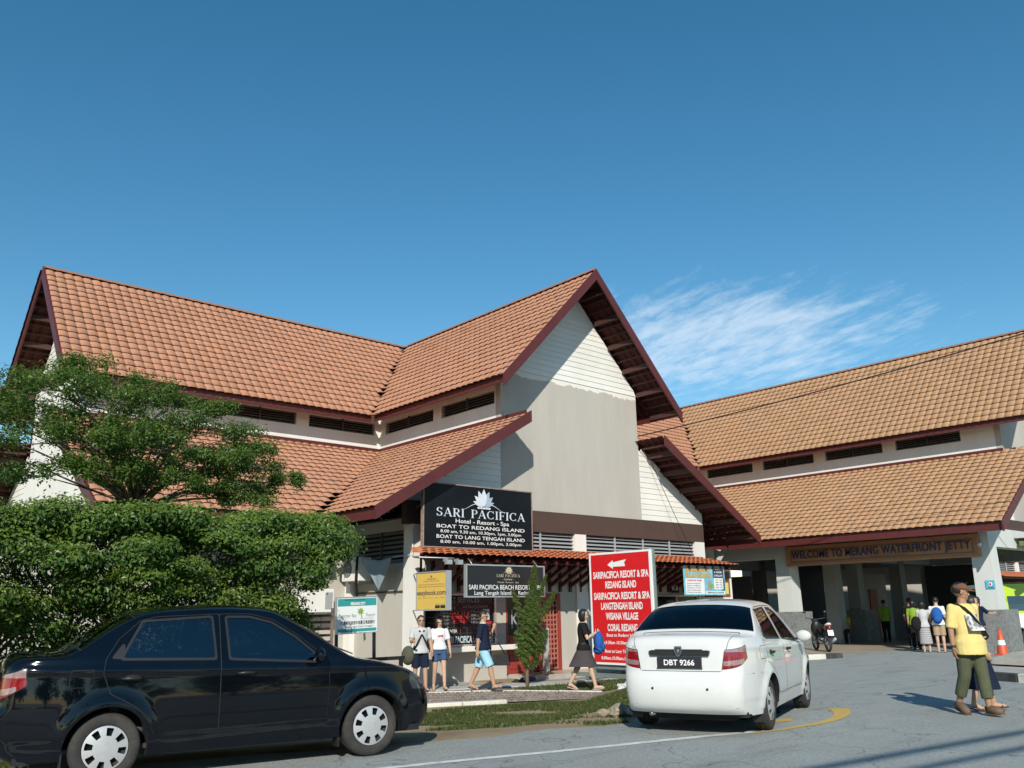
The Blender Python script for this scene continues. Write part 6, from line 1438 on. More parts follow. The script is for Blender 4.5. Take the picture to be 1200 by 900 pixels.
def hubcap_shell(n_slots, R0=0.186):
    nr, na = 26, 160; V = np.zeros((nr+1, na, 9)); 
    for i in range(nr+1):
        r = R0*i/nr; h = 0.012 + 0.030*np.cos(min(1, r/R0)*PI/2)**0.6 + 0.006*math.exp(-((r-0.05)/0.012)**2) - 0.006*math.exp(-((r-.035)/.01)**2) + 0.006*math.exp(-((r-0.175)/0.008)**2)
        for j in range(na): a = 2*PI*j/na; V[i,j,:3] = (r*math.cos(a), -h, r*math.sin(a)); V[i,j,3:6] = (math.cos(a)*0.25*r/R0, -1, math.sin(a)*0.25*r/R0)
    F = [((i*na+j, (i+1)*na+j, (i+1)*na+(j+1)%na, i*na+(j+1)%na), "cap") for i in range(nr) for j in range(na)]
    S = Shell(V.reshape(-1,9), F); X, Z = S.V[:,0], S.V[:,2]; a = np.arctan2(Z, X); r = np.hypot(X, Z); st = 2*PI/n_slots; loc = (a + 0.2) % st - st/2; w = r*np.abs(loc)
    rr = (r-0.137); f = np.maximum(np.abs(rr)-0.033, w-(0.026+0.17*np.maximum(rr,-.04))) ; f = f + 0.0
    S.cut(f, ("cap",), "slot"); return S
HUB = hubcap_shell(8)
def make_wheel(name, parent, x, yc, sgn):
    """wheel at axle x; outer face towards sgn*y"""
    w = obj(name, None, parent, local=True); w.location = (x, yc, ZW); w.rotation_euler = (0, 0.35*x, 0)
    if sgn > 0: w.rotation_euler = (0, 0.4, PI)
    q = MB(); q.lathe([(.19,-.085),(.205,-.095),(.245,-.097),(.272,-.090),(.286,-.074),(.2915,-.05),(.2920,-.03),(.288,-.028),(.288,-.022),(.292,-.02),(.292,.02),(.288,.022),(.288,.028),(.2920,.03),(.2915,.05),(.286,.074),(.272,.09),(.19,.085)], 48, axis="y", m=M_RUBBER)
    me = q.mesh("tyre", [M_RUBBER]); obj("tyre", me, w, local=True)
    co, nr, F = HUB.mesh("c", ("cap",), None); co = co + np.array([0,-.072,0]); parts = [(co, nr, F, 0)]
    inner = co.copy(); inner[:,1] += 0.010; parts.append((inner, nr, F, 0))
    shell_obj("hub_cap", parts, w, [M_HUB])
    q = MB(); q.lathe([(0.001,-.062),(.188,-.058),(.192,-.088),(.196,-.088),(.196,-.05),(.001,-.045)], 40, axis="y", m=M_GAP); obj("rim", q.mesh("rim", [M_GAP]), w, local=True)
    return w
def make_car(name, label, loc, ang, body, glass_side, plate=None, badge=True):
    t = thing(name, label, "car", loc, ang); t["own_frame"] = 1; K = dict(local=True)
    def half(labs, y, off=0): return SHELL.mesh("", labs, None, y, off)
    bp = []
    for y in (1, -1):
        for labs, k in ((("side","top","quarter" if False else "side"), 0), (("gap",), 1), (("ring","quarter","tail_ring","head_ring"), 2)):
            co, nr, F = half(labs, y, -0.004 if k == 1 else 0); bp.append((co, nr, F, k))
    shell_obj("body", bp, t, [body, M_GAP, M_TRIM])
    for lab, nm in (("bonnet", "bonnet"), ("boot_lid", "boot_lid")):
        shell_obj(nm, [(*half((lab,), y), 0) for y in (1,-1)], t, [body])
    for lab, nm, m in (("windscreen","windscreen",M_CGLASS),("rear_screen","rear_window",M_RGLASS)): shell_obj(nm, [(*half((lab,), y, -.004), 0) for y in (1,-1)], t, [m])
    shell_obj("grille", [(*half(("grille",), y, -.006), 0) for y in (1,-1)], t, [M_TRIM])
    for y in (1,-1):
        for lab, gl in (("door_front","glass_front"),("door_rear","glass_rear")):
            d = shell_obj("door", [(*half((lab,), y), 0)], t, [body]); shell_obj("window", [(*half((gl,), y, -.006), 0)], d, [glass_side])
            hx = -0.02 if lab == "door_front" else -1.03; hz = 0.862; yy = float(yside(hx, hz)); q = MB()
            q.ell((hx, y*(yy-0.006), hz), (.085, .012, .034), 14, 8, M_GAP); q.tube([(hx-.095, y*(yy+.012), hz+.002), (hx-.03, y*(yy+.030), hz+.004), (hx+.05, y*(yy+.030), hz+.004), (hx+.085, y*(yy+.014), hz+.004)], [.012,.016,.016,.011], 8, M_TRIM); obj("handle", q.mesh("handle"), d, local=True)
        shell_obj("fuel_flap" if y < 0 else "quarter_panel", [(*half(("fuel_flap",), y), 0)], t, [body])
        tl = shell_obj("tail_lamp", [(*half(("tail_red",), y, .003), 0), (*half(("tail_clear",), y, .004), 1)], t, [M_LRED, M_LCLR])
        shell_obj("head_lamp", [(*half(("head_lamp",), y, .003), 0)], t, [M_LDRK])
        # mirror
        q = MB(); my = 0.80; q.ell((0.66, y*(my+.13), 1.00), (.055,.105,.075), 16, 10, body, Matrix.Rotation(0.15*y, 3, "Z")); q.beam((0.68, y*(my-.02), .955), (0.67, y*(my+.08), .965), .05, .03, m=M_TRIM); obj("wing_mirror", q.mesh("wing_mirror"), t, local=True)
        for xw in XW: make_wheel("wheel", t, xw, y*0.715, y)
        # wheel housings, mud flaps, sill strip
        for xw in XW:
            q = MB(); A_ = np.linspace(-0.25, PI+0.25, 20); P = [(xw+ARCH*1.0*math.cos(a), ZW+ARCH*1.0*math.sin(a)) for a in A_]; vs = [(p[0], y*0.42, p[1]) for p in P] + [(p[0], y*(float(yside(p[0], p[1]))-0.003), p[1]) for p in P]
            q.add(vs, [(i, i+1, 21+i, 20+i) for i in range(19)], M_GAP); q.add([(p[0], y*0.42, p[1]) for p in P], [tuple(range(20))], M_GAP)
            q.box(xw-ARCH-.005, xw-ARCH+.01, min(y*.66,y*.80), max(y*.66,y*.80), .12, .30, M_TRIM); obj("wheel_housing", q.mesh("wheel_housing"), t, local=True)
    # underbody and cabin
    q = MB(); q.box(-1.9,1.85,-.70,.70,.20,.26,M_GAP); q.box(-0.80,0.86,-.78,.78,.205,.36,M_GAP); q.box(-1.75,-1.3,-.5,.5,.14,.21,M_GAP); q.tube([(-2.0,.40,.22),(-1.5,.40,.2)], .025, 8, M_CHROME); obj("underbody", q.mesh("underbody"), t, local=True)
    q = MB(); q.box(-1.62,.95,-.74,.74,.261,.30,M_CABIN); q.box(-1.7,-1.18,-.66,.66,.80,1.03,M_CABIN); q.box(.72,1.08,-.70,.70,.62,.93,M_CABIN); q.box(-1.18,-1.10,-.66,.66,.3,.95,M_CABIN); obj("cabin", q.mesh("cabin"), t, local=True)
    for (sx, sy) in ((.0,-.36),(.0,.36),(-.82,-.36),(-.82,.36)):
        q = seat_mesh(); s = obj("seat", q.mesh("seat", [M_SEAT]), t, local=True); s.location = (sx, sy, 0)
    q = MB(); n = 24; ring = [Vector((0.50+.055*math.cos(2*PI*i/n)*1.0, -.36+.18*math.sin(2*PI*i/n), .90+.17*math.cos(2*PI*i/n))) for i in range(n+1)]; q.tube(ring, .014, 6, M_TRIM, False); q.tube([(.50,-.36,.90),(.80,-.36,.78)], .03, 6, M_TRIM); obj("steering_wheel", q.mesh("steering_wheel"), t, local=True)
    q = MB()
    for y0 in (-.55, .05): q.tube([(1.14, y0, .985), (1.05, y0+.25, 1.045), (0.98, y0+.50, 1.085)], .008, 5, M_TRIM)
    obj("wiper", q.mesh("wiper"), t, local=True)
    # rear: garnish with emblem, plate, sensors, badge
    q = MB(); XR = -2.085
    P = [(-.36,.915),(-.345,.865),(.345,.865),(.36,.915),(.33,.925),(-.33,.925)]; q.prism([(p[0], p[1]) for p in P], "x", XR-.012, XR+.04, M_TRIM); q.beam((XR-.01,-.28,.93),(XR-.01,.28,.93),.012,.012,m=M_TRIM); obj("garnish", q.mesh("garnish"), t, local=True)
    q = MB(); E_ = [(-.042,.055),(.042,.055),(.045,.0),(.025,-.04),(0,-.06),(-.025,-.04),(-.045,0)]; q.prism([(p[0], p[1]+.915) for p in E_], "x", XR-.028, XR-.010, M_CHROME); q.prism([(p[0]*.78, p[1]*.78+.915) for p in E_], "x", XR-.031, XR-.0285, M_LDRK); q.ell((XR-.032,0,.918),(.004,.02,.022),8,6,M_CHROME); obj("emblem", q.mesh("emblem"), t, local=True)
    if plate:
        q = MB(); q.box(XR-.014, XR+.03, -.26, .26, .735, .852, M_PRK); q.box(XR-.018, XR-.0, -.268, .268, .728, .735, M_TRIM); text_on(q, plate, (XR-.0145, 0, .762), (0,-1,0), (0,0,1), .062, M_SIGNW, .02, width=.36); obj("number_plate", q.mesh("number_plate"), t, local=True)
    q = MB()
    for y in (-.32,.32): q.lathe([(.001,0),(.013,0),(.013,.02)], 12, (-2.146,y,.51), "x", M_GAP)
    q.box(-2.152,-2.13,.60,.63,.40,.45,body) if False else None
    obj("parking_sensor", q.mesh("parking_sensor"), t, local=True)
    q = MB(); text_on(q, "LE", (-2.083, .545, .95), (0,-1,0), (0,0,1), .028, M_CHROME, .01, lift=.003); obj("model_badge", q.mesh("model_badge"), t, local=True)
    return t
ba = math.atan2(-.3106, 1.7554); bf = Vector((math.cos(ba), math.sin(ba))); bl = Vector((-bf.y, bf.x)); bc = Vector((2.612, 8.353)) + bf*1.2 + bl*0.80
make_car("parked_car", "midnight blue black saloon parked broadside on the left by the hedge", (bc.x, bc.y, 0.0), ba, M_PBLACK, M_CGLASS)
wa_ = math.atan2(.668, 1.7666); wf = Vector((math.cos(wa_), math.sin(wa_))); wl_ = Vector((-wf.y, wf.x)); wc = Vector((9.347, 6.055)) + wf*1.2 + wl_*0.78
WHITE_CAR = make_car("parked_car", "white saloon seen from behind with black number plate, near the red board", (wc.x, wc.y, 0.0), wa_, M_PWHITE, M_CGLASS, "DBT 9266")
# ------------------------------------------------------------------ people
def skinmat(name, col): 
    m = mat(name, col, 0.55, var=0.06, scale=9, bump=0.05, bscale=120, spec=0.35); return m
M_SKIN = [skinmat("skin_tan", (0.34, 0.19, 0.115)), skinmat("skin_warm", (0.43, 0.26, 0.17)), skinmat("skin_fair", (0.50, 0.33, 0.235))]
M_HAIR = mat("hair_black", (0.012, 0.010, 0.009), 0.45, var=0.2, scale=40, bump=0.3, bscale=60, stretch=(1,1,.2)); M_HAIRR = mat("hair_auburn", (0.055, 0.016, 0.010), 0.5, var=0.2, scale=40, bump=0.3, bscale=60)
def cloth(name, col, **k): return mat(name, col, 0.88, var=0.10, scale=7, bump=0.45, bscale=11, spec=0.15, detail=3, **k)
M_LIP = mat("lips", (0.22,0.075,0.06), 0.5, var=0.05)
def remesh_obj(name, mb, vox, m, parent, smooth=2, **props):
    me = mb.mesh(name, [m]); o = bpy.data.objects.new("tmp", me); C.objects.link(o)
    md = o.modifiers.new("r", "REMESH"); md.mode = "VOXEL"; md.voxel_size = vox; md.use_smooth_shade = True
    if smooth: s = o.modifiers.new("s", "SMOOTH"); s.iterations = smooth; s.factor = 0.5
    dg = bpy.context.evaluated_depsgraph_get(); dg.update()
    me2 = bpy.data.meshes.new_from_object(o.evaluated_get(dg)); bpy.data.objects.remove(o); bpy.data.meshes.remove(me)
    me2.name = name; me2.materials.clear(); me2.materials.append(m); me2.polygons.foreach_set("material_index", [0]*len(me2.polygons)); me2.polygons.foreach_set("use_smooth", [True]*len(me2.polygons))
    return obj(name, me2, parent, local=True, **props)
def limb(q, pts, rs, n=10, caps=True):
    """tapered limb with round joints"""
    pts = [Vector(p) for p in pts]; P, R = [], []
    for i in range(len(pts)-1):
        for t in (0, .33, .66): P.append(pts[i].lerp(pts[i+1], t)); R.append(rs[i]+(rs[i+1]-rs[i])*t + 0.10*min(rs[i],rs[i+1])*math.sin(t*PI)*(1 if i == 0 else .8))
    P.append(pts[-1]); R.append(rs[-1]); q.tube(P, R, n)
    if caps:
        for p, r in zip(pts, rs): q.ell(p, (r*.98,)*3, 10, 7)
def stack(q, rings, n=18):
    """torso-like loft: rings of (centre, rx, ry)"""
    vs = []
    for (c, rx, ry) in rings:
        for k in range(n):
            t = 2*PI*k/n; vs.append((c[0]+rx*math.cos(t), c[1]+ry*math.sin(t), c[2]))
    fs = [(i*n+k, i*n+(k+1)%n, (i+1)*n+(k+1)%n, (i+1)*n+k) for i in range(len(rings)-1) for k in range(n)]
    fs += [tuple(range(n-1,-1,-1)), tuple((len(rings)-1)*n+k for k in range(n))]
    q.add(vs, fs, None, True)
def hand(q, wrist, d, palm_n, thumb_side, k=1.0, curl=0.5):
    """palm, five bent fingers and a thumb; d = pointing direction, palm_n = palm facing direction"""
    d = Vector(d).normalized(); n = Vector(palm_n); n = (n - d*n.dot(d)).normalized(); s = d.cross(n)*thumb_side; w = Vector(wrist)
    R3 = Matrix((d, s, n)).transposed(); q.ell(w+d*0.045*k, (0.052*k, 0.040*k, 0.018*k), 12, 8, rot=R3)
    for i, (off, L) in enumerate(((.029,.072),(.010,.080),(-.010,.074),(-.028,.058))):
        b = w + d*0.085*k + s*off*k; a1 = curl*0.5+0.06*i; a2 = a1+curl*0.9; p1 = b+(d*math.cos(a1)+n*math.sin(a1))*L*.5*k; p2 = p1+(d*math.cos(a2)+n*math.sin(a2))*L*.32*k; a3 = a2+curl*.6; p3 = p2+(d*math.cos(a3)+n*math.sin(a3))*L*.26*k
        q.tube([b-d*0.02*k, b, p1, p2, p3], [.0095*k,.0092*k,.0085*k,.008*k,.0055*k], 7)
    b = w+d*0.028*k+s*0.034*k; td = (d*0.75+s*0.6+n*0.25).normalized(); p1 = b+td*.038*k; p2 = p1+(d*.9+s*.15+n*.4).normalized()*.032*k; q.tube([b-td*.02*k, b, p1, p2], [.014*k,.0125*k,.0105*k,.007*k], 7)
def rotz(p, a): c, s = math.cos(a), math.sin(a); return Vector((p[0]*c-p[1]*s, p[0]*s+p[1]*c, p[2]))
def make_person(label, loc, heading, h=1.65, sex="m", skin=1, vox=0.012, group=None,
                legs=((0.0,0.0,0.05),(0.0,0.0,0.05)), arms=((0.05,0.12,0.25),(0.05,0.12,0.25)), lean=0.0, head_yaw=0.0, head_pitch=0.0, belly=0.0,
                top=None, bottom=None, hair="short", cap=None, glasses=False, shoes=None, sit=False, hand_pts=None, build=1.0, pelvis_z=None, extras=None, sleeve=0.75, top_hem=0.84):
    """legs: (thigh pitch, abduction, knee flex) left,right; arms: (swing, abduction, elbow flex) left,right"""
    t = thing("person", label, "person", loc, heading, group); t["own_frame"] = 1; k = h/1.70; SK = M_SKIN[skin]; w = build
    V3 = lambda x, y, z: Vector((x*k, y*k, z*k))
    pz = (pelvis_z if pelvis_z is not None else 0.93); wid = 0.92 if sex == "f" else 1.0
    def up(dz): return (math.sin(lean)*dz, math.cos(lean)*dz)
    def tz(z): a, b = up(z-0.93); return (a, pz+b)         # spine point at rest height z
    def sp(z, x=0, y=0): a, b = tz(z); return V3(a+x, y, b)
    body = MB(); J = {}
    # torso
    R_ = [(.86,.105,.150),(.93,.110,.160),(1.02,.098,.138),(1.10,.098,.135),(1.20,.112,.152),(1.30,.112,.168),(1.385,.092,.160),(1.43,.062,.085)]
    def trings(grow=0.0, extra=0.0, z0=0, z1=9):
        out = []
        for z, rx, ry in R_:
            if z < z0 or z > z1: continue
            b = belly*math.exp(-((z-1.05)/0.12)**2); c = sp(z, b*0.6); out.append((c, (rx*w+b*.6+grow)*k, (ry*w*wid+b*.5+grow+extra)*k))
        return out
    stack(body, trings())
    nk = sp(1.42); hc = sp(1.585, 0.025); limb(body, [sp(1.40), sp(1.50, .012)], [.062*k*(.88 if sex=="f" else 1), .055*k*(.88 if sex=="f" else 1)])
    # head with jaw, nose, brow, ears, lips
    H = MB(); hr = lambda p: hc + rotz((Matrix.Rotation(head_pitch, 3, "Y") @ Vector(p))*k, head_yaw)
    Rh = Matrix.Rotation(head_yaw, 3, "Z") @ Matrix.Rotation(head_pitch, 3, "Y")
    H.ell(hr((-.008,0,.022)), (.098*k,.078*k,.098*k), 18, 12, rot=Rh); H.ell(hr((.022,0,-.040)), (.068*k,.058*k,.070*k), 16, 10, rot=Rh); H.ell(hr((.058,0,-.083)), (.026*k,.030*k,.022*k), 10, 7, rot=Rh)
    H.ell(hr((.088,0,-.018)), (.020*k,.013*k,.026*k), 10, 7, rot=Rh); H.ell(hr((.098,0,-.030)), (.014*k,.017*k,.010*k), 10, 7, rot=Rh); H.ell(hr((.074,0,.024)), (.018*k,.052*k,.011*k), 12, 7, rot=Rh); H.ell(hr((.079,0,-.058)), (.012*k,.025*k,.010*k), 10, 7, rot=Rh)
    for y in (-1,1): H.ell(hr((-.008,y*.078,-.005)), (.020*k,.009*k,.032*k), 10, 7, rot=Rh); H.ell(hr((.055,y*.040,-.020)), (.026*k,.022*k,.018*k), 10, 7, rot=Rh)
    body.add(H.v, H.f, None, True)
    # legs
    hipy = 0.088; feet = []; LG = []
    for side, (tp, ab, kf) in zip((1,-1), legs):
        hip = sp(.90, 0, side*hipy); d1 = Vector((math.sin(tp), side*math.sin(ab), -math.cos(tp))).normalized(); kn = hip + d1*0.425*k
        d2 = Vector((math.sin(tp-kf), side*math.sin(ab)*.6, -math.cos(tp-kf))).normalized(); an = kn + d2*0.40*k
        LG.append((hip, kn, an, side)); limb(body, [hip, kn, an], [.082*k*w, .053*k*w, .037*k*w]); body.ell(kn.lerp(an,.3)-Vector((.012*k,0,0)), (.050*k*w,.046*k*w,.10*k), 10, 8)
        fp = tp-kf; toe = Vector((math.cos(max(fp*.75,-.9)), side*.12, math.sin(max(fp*.75,-.9)))).normalized(); heel = an + Vector((-.035*k, 0, -.045*k)); ball = an + toe*.115*k + Vector((0,0,-.050*k)); tip = an + toe*.175*k + Vector((0,0,-.058*k))
        body.tube([heel, an+Vector((.02*k,0,-.03*k)), ball, tip], [.032*k,.038*k,.034*k,.020*k], 9); 
        for j in range(5): body.ell(tip + Vector((0.008*k - .006*abs(j-1)*k, side*(.024-.012*j)*k, -.004*k)), (.016*k,.0075*k,.009*k), 7, 5)
        feet.append((an, toe, heel, ball, tip))
    # arms
    AR = []
    for i, (side, A_) in enumerate(zip((1,-1), arms)):
        sh = sp(1.375, 0, side*(.168*w*wid+.012))
        if isinstance(A_[0], (tuple, list, Vector)): el, wr = V3(*A_[0]), V3(*A_[1]); fw = (wr-el).normalized()
        else:
            sw, ab, ef = A_[:3]; d1 = Vector((math.sin(sw), side*math.sin(ab), -math.cos(sw)*math.cos(ab))).normalized(); el = sh + d1*.285*k; d2 = Vector((math.sin(sw+ef), side*math.sin(ab)*.4, -math.cos(sw+ef))).normalized(); wr = el + d2*.245*k; fw = d2
        limb(body, [sh, el, wr], [.050*k*w, .039*k*w, .027*k*w]); inward = Vector((0.15, -side, 0.05)); cur = A_[3] if len(A_) > 3 else 0.55
        ft = A_[4] if len(A_) > 4 else None
        hand(body, wr, ft or fw, (A_[5] if len(A_) > 5 else inward), side*1.0 if False else (1 if side < 0 else -1), k, cur); AR.append((sh, el, wr, side, fw))
    remesh_obj("body", body, vox*0.72, SK, t, 2)
    # top
    if top:
        q = MB(); hz = top_hem; rg = trings(.014); fl = rg[0]
        low = [(sp(hz, belly*.30), (.134*w+belly*.45+.026)*k, (.180*w*wid+belly*.3+.022)*k), (sp(hz+.05, belly*.35), (.133*w+belly*.5+.026)*k, (.178*w*wid+belly*.35+.022)*k)] + ([(sp(.93, belly*.4), (.130*w+belly*.55+.024)*k, (.176*w*wid+belly*.4+.02)*k)] if hz < .80 else [])
        mid = [r for r, (z, _, _) in zip(rg, R_) if z > max(hz+.09, .95)]; stack(q, low + mid)
        for sh, el, wr, side, fw in AR:
            if sleeve > 0:
                e2 = sh.lerp(el, min(sleeve,1)); L = [sh + Vector((0,-side*.03*k,.0)), e2]; q.tube([L[0], sh, sh.lerp(e2,.5), e2], [.052*k*w,.057*k*w,.060*k*w,.062*k*w], 12); q.ell(sh, (.057*k*w,)*3, 10, 8)
                if sleeve > 1: q.tube([el, el.lerp(wr, sleeve-1)], [.056*k,.046*k], 12); q.ell(el, (.056*k,)*3, 10, 7)
        remesh_obj(top[0], q, vox, top[1], t, 2)
    if bottom:
        kind, m = bottom[:2]; q = MB()
        if kind in ("trousers", "shorts", "capri"):
            stack(q, [(sp(.83), .118*w*k, .158*w*wid*k), (sp(.92), (.124*w+belly*.2)*k, .172*w*wid*k), (sp(.98), (.110*w+belly*.40)*k, .155*w*wid*k)])
            for hip, kn, an, side in LG:
                ease = .022 if kind != "capri" else .027; q.ell(hip, (.098*k*w,)*3, 10, 8)
                if kind == "shorts": e = hip.lerp(kn, bottom[2] if len(bottom) > 2 else .8); q.tube([hip, hip.lerp(e,.5), e], [.100*k*w,.098*k*w,.096*k*w], 12)
                else:
                    e = kn.lerp(an, .98 if kind == "trousers" else (bottom[2] if len(bottom) > 2 else .62)); q.tube([hip, hip.lerp(kn,.5), kn], [.100*k*w,(.070+ease)*k*w,(.053+ease)*k*w], 12); q.ell(kn, ((.053+ease)*k*w,)*3, 10, 8); q.tube([kn, kn.lerp(e,.55), e], [(.053+ease)*k*w,(.050+ease*1.05)*k*w,(.042+ease*1.15)*k*w], 12)
            remesh_obj("trousers" if kind != "shorts" else "shorts", q, vox, m, t, 2)
        else:
            zb = bottom[2]; fl = bottom[3]; mid = (LG[0][1]+LG[1][1])*.5; foot = (LG[0][2]+LG[1][2])*.5; rings = []
            spread = abs(LG[0][2].x-LG[1][2].x)*.5
            for u in np.linspace(0, 1, 8):
                z = 1.0 + (zb-1.0)*u; zz = tz(z)[1]*k if z > .9 else z*k*(pz/.93); cx = (foot.x*max(0,(0.9-z))/0.9); rings.append(((cx, 0, zz), (.115+fl*u + spread/k*max(0,.9-z)/.85)*k, (.152+fl*u)*k))
            stack(q, rings[::-1], 28); remesh_obj("skirt", q, vox, m, t, 1)
    # hair
    if hair and not (cap and hair == "none"):
        hm = M_HAIRR if hair == "bob_red" else M_HAIR; q = MB(); n, kk = 24, 14; vs = []; fs = []
        for i in range(kk+1):
            ph = PI*i/kk
            for j in range(n):
                th = 2*PI*j/n; d = Vector((math.sin(ph)*math.cos(th), math.sin(ph)*math.sin(th), math.cos(ph))); lumps = 1+.025*math.sin(th*9+i)*math.sin(ph*5)
                long_ = hair.startswith("bob") or hair == "long"; p = Vector((d.x*.110*lumps-.014, d.y*(.090 if not long_ else .104)*lumps, d.z*(.108 if not long_ else .114)+.028))
                if long_ and d.z < 0 and d.x < .45: p.z -= (.085 if hair != "long" else .17)*abs(d.z)**.55; p.x = p.x*(1 if d.z > -.3 else .9)
                vs.append(hr(p))
        def keep(i, j):
            ph = PI*(i+.5)/kk; th = 2*PI*(j+.5)/n; x = math.sin(ph)*math.cos(th); z = math.cos(ph)
            if hair.startswith("bob") or hair == "long": return (x < .50 or z > .60) and z > -.9
            if hair == "crop": return z > .30-.0*x and (x < .62 or z > .72) or (x < -.15 and z > -.35)
            return (x < .60 or z > .70) and (z > .18 if x > 0.05 else z > -.48)
        fs = [(i*n+j, (i+1)*n+j, (i+1)*n+(j+1)%n, i*n+(j+1)%n) for i in range(kk) for j in range(n) if keep(i, j)]
        q.add(vs, fs, hm, True); o = obj("hair", q.mesh("hair", [hm]), t, local=True)
        sd = o.modifiers.new("th", "SOLIDIFY"); sd.thickness = 0.012*k; sd.offset = -1
    if cap:
        q = MB(); vs = []; n = 24
        for i in range(8):
            ph = PI*.5*i/7
            for j in range(n): th = 2*PI*j/n; vs.append(hr((math.sin(ph)*math.cos(th)*.113-.008, math.sin(ph)*math.sin(th)*.092, math.cos(ph)*.092+.040)))
        q.add(vs, [(i*n+j, (i+1)*n+j, (i+1)*n+(j+1)%n, i*n+(j+1)%n) for i in range(7) for j in range(n)], cap, True); vs = []
        for u in (0, .5, 1):
            for j in range(11): a = (j/10-.5)*2.2; vs.append(hr((.100*math.cos(a)+.004+u*.082*max(0,math.cos(a*1.25)), .090*math.sin(a)*(1-.12*u), .045-.020*u*math.cos(a)-.012*abs(math.sin(a)))))
        q.add(vs, [(r*11+j, r*11+j+1, (r+1)*11+j+1, (r+1)*11+j) for r in range(2) for j in range(10)], cap, True); o = obj("cap", q.mesh("cap", [cap]), t, local=True); sd = o.modifiers.new("th", "SOLIDIFY"); sd.thickness = .006*k
    if glasses:
        q = MB()
        for y in (-1,1): q.ell(hr((.078,y*.034,.002)), (.012*k,.029*k,.020*k), 12, 8, rot=Rh); q.tube([hr((.072,y*.062,.006)), hr((.0,y*.083,.008))], .004*k, 5)
        q.tube([hr((.090,-.012,.006)), hr((.090,.012,.006))], .004*k, 5); obj("sunglasses", q.mesh("sunglasses", [M_TRIM]), t, local=True)
    else:
        q = MB()
        for y in (-1,1): q.ell(hr((.073,y*.033,.0)), (.008*k,.015*k,.007*k), 10, 6, rot=Rh)
        for y in (-1,1): q.ell(hr((.082,y*.034,.020)), (.006*k,.018*k,.004*k), 8, 5, rot=Rh)
        obj("eyes", q.mesh("eyes", [M_TRIM]), t, local=True)
    q = MB(); q.ell(hr((.088,0,-.058)), (.006*k,.022*k,.005*k), 10, 6, rot=Rh); obj("lips", q.mesh("lips", [M_LIP]), t, local=True)
    if shoes:
        for an, toe, heel, ball, tip in feet:
            q = MB(); kind, m = shoes
            if kind == "clog": q.tube([heel+Vector((-.012*k,0,.018*k)), an.lerp(ball,.35)+Vector((0,0,-.005*k)), ball+Vector((0,0,.010*k)), tip+toe*.02*k+Vector((0,0,.006*k))], [.048*k,.056*k,.056*k,.036*k], 12)
            elif kind == "shoe": q.tube([heel+Vector((-.008*k,0,.01*k)), an.lerp(ball,.3)+Vector((0,0,.0)), ball, tip+toe*.015*k], [.043*k,.048*k,.046*k,.030*k], 12)
            q2 = MB(); sl = [heel+Vector((-.03*k,0,-.028*k)), heel.lerp(ball,.5)+Vector((0,0,-.036*k)), ball+Vector((0,0,-.034*k)), tip+toe*.025*k+Vector((0,0,-.018*k))]
            for a, b in zip(sl[:-1], sl[1:]): q.beam(a, b, .082*k, .016*k)
            if kind == "sandal": q.tube([ball+Vector((0,.045*k,-.02*k)), ball+Vector((0,.0,.036*k)), ball+Vector((0,-.045*k,-.02*k))], .010*k, 6)
            obj("shoe" if kind != "sandal" else "sandal", q.mesh("shoe", [m]), t, local=True)
    if extras: extras(t, k, dict(sp=sp, arms=AR, legs=LG, hr=hr, V3=V3, trings=trings))
    return t, dict(sp=sp, arms=AR, legs=LG, hr=hr, k=k, head=heading)
def strap(t, pts, wdt, m, name="strap", nrm=None, th=.006):
    q = MB()
    for a, b in zip(pts[:-1], pts[1:]): q.beam(a, b, wdt, th, up=(nrm or (1,0,0)), m=m)
    return obj(name, q.mesh(name, [m]), t, local=True)
M_YTEE = cloth("tee_yellow", (0.66, 0.53, 0.20)); M_OLIVE = cloth("trousers_olive", (0.085, 0.095, 0.055)); M_NAVY = cloth("cloth_navy", (0.012, 0.018, 0.040)); M_GTEE = cloth("tee_grey", (0.46, 0.47, 0.47)); M_WTEE = cloth("tee_white", (0.68, 0.70, 0.70))
M_DENIM = cloth("denim", (0.045, 0.085, 0.17), dirt=(0.12,0.18,0.28), dirt_scale=9, dirt_amt=.4); M_AQUA = cloth("shorts_aqua", (0.30, 0.55, 0.66)); M_BLKC = cloth("cloth_black", (0.014, 0.013, 0.013)); M_CHAR = cloth("skirt_charcoal", (0.062, 0.055, 0.06)); M_KHAKI = cloth("bag_khaki", (0.085, 0.085, 0.06)); M_BBAG = cloth("bag_blue", (0.022, 0.095, 0.33)); M_BROWN = cloth("cap_brown", (0.145, 0.075, 0.045)); M_LIME = cloth("tee_lime", (0.20, 0.36, 0.035)); M_AMBER = cloth("tee_amber", (0.42, 0.27, 0.03)); M_HIVIS = cloth("vest_hivis", (0.42, 0.62, 0.03)); M_CLOG = mat("clog_brown", (0.13, 0.085, 0.05), 0.7, var=0.15); M_SAND = mat("sandal_dark", (0.045, 0.035, 0.03), 0.7); M_LEATH = mat("bag_black", (0.012, 0.012, 0.013), 0.35, var=0.2, scale=10, bump=0.2, bscale=14)
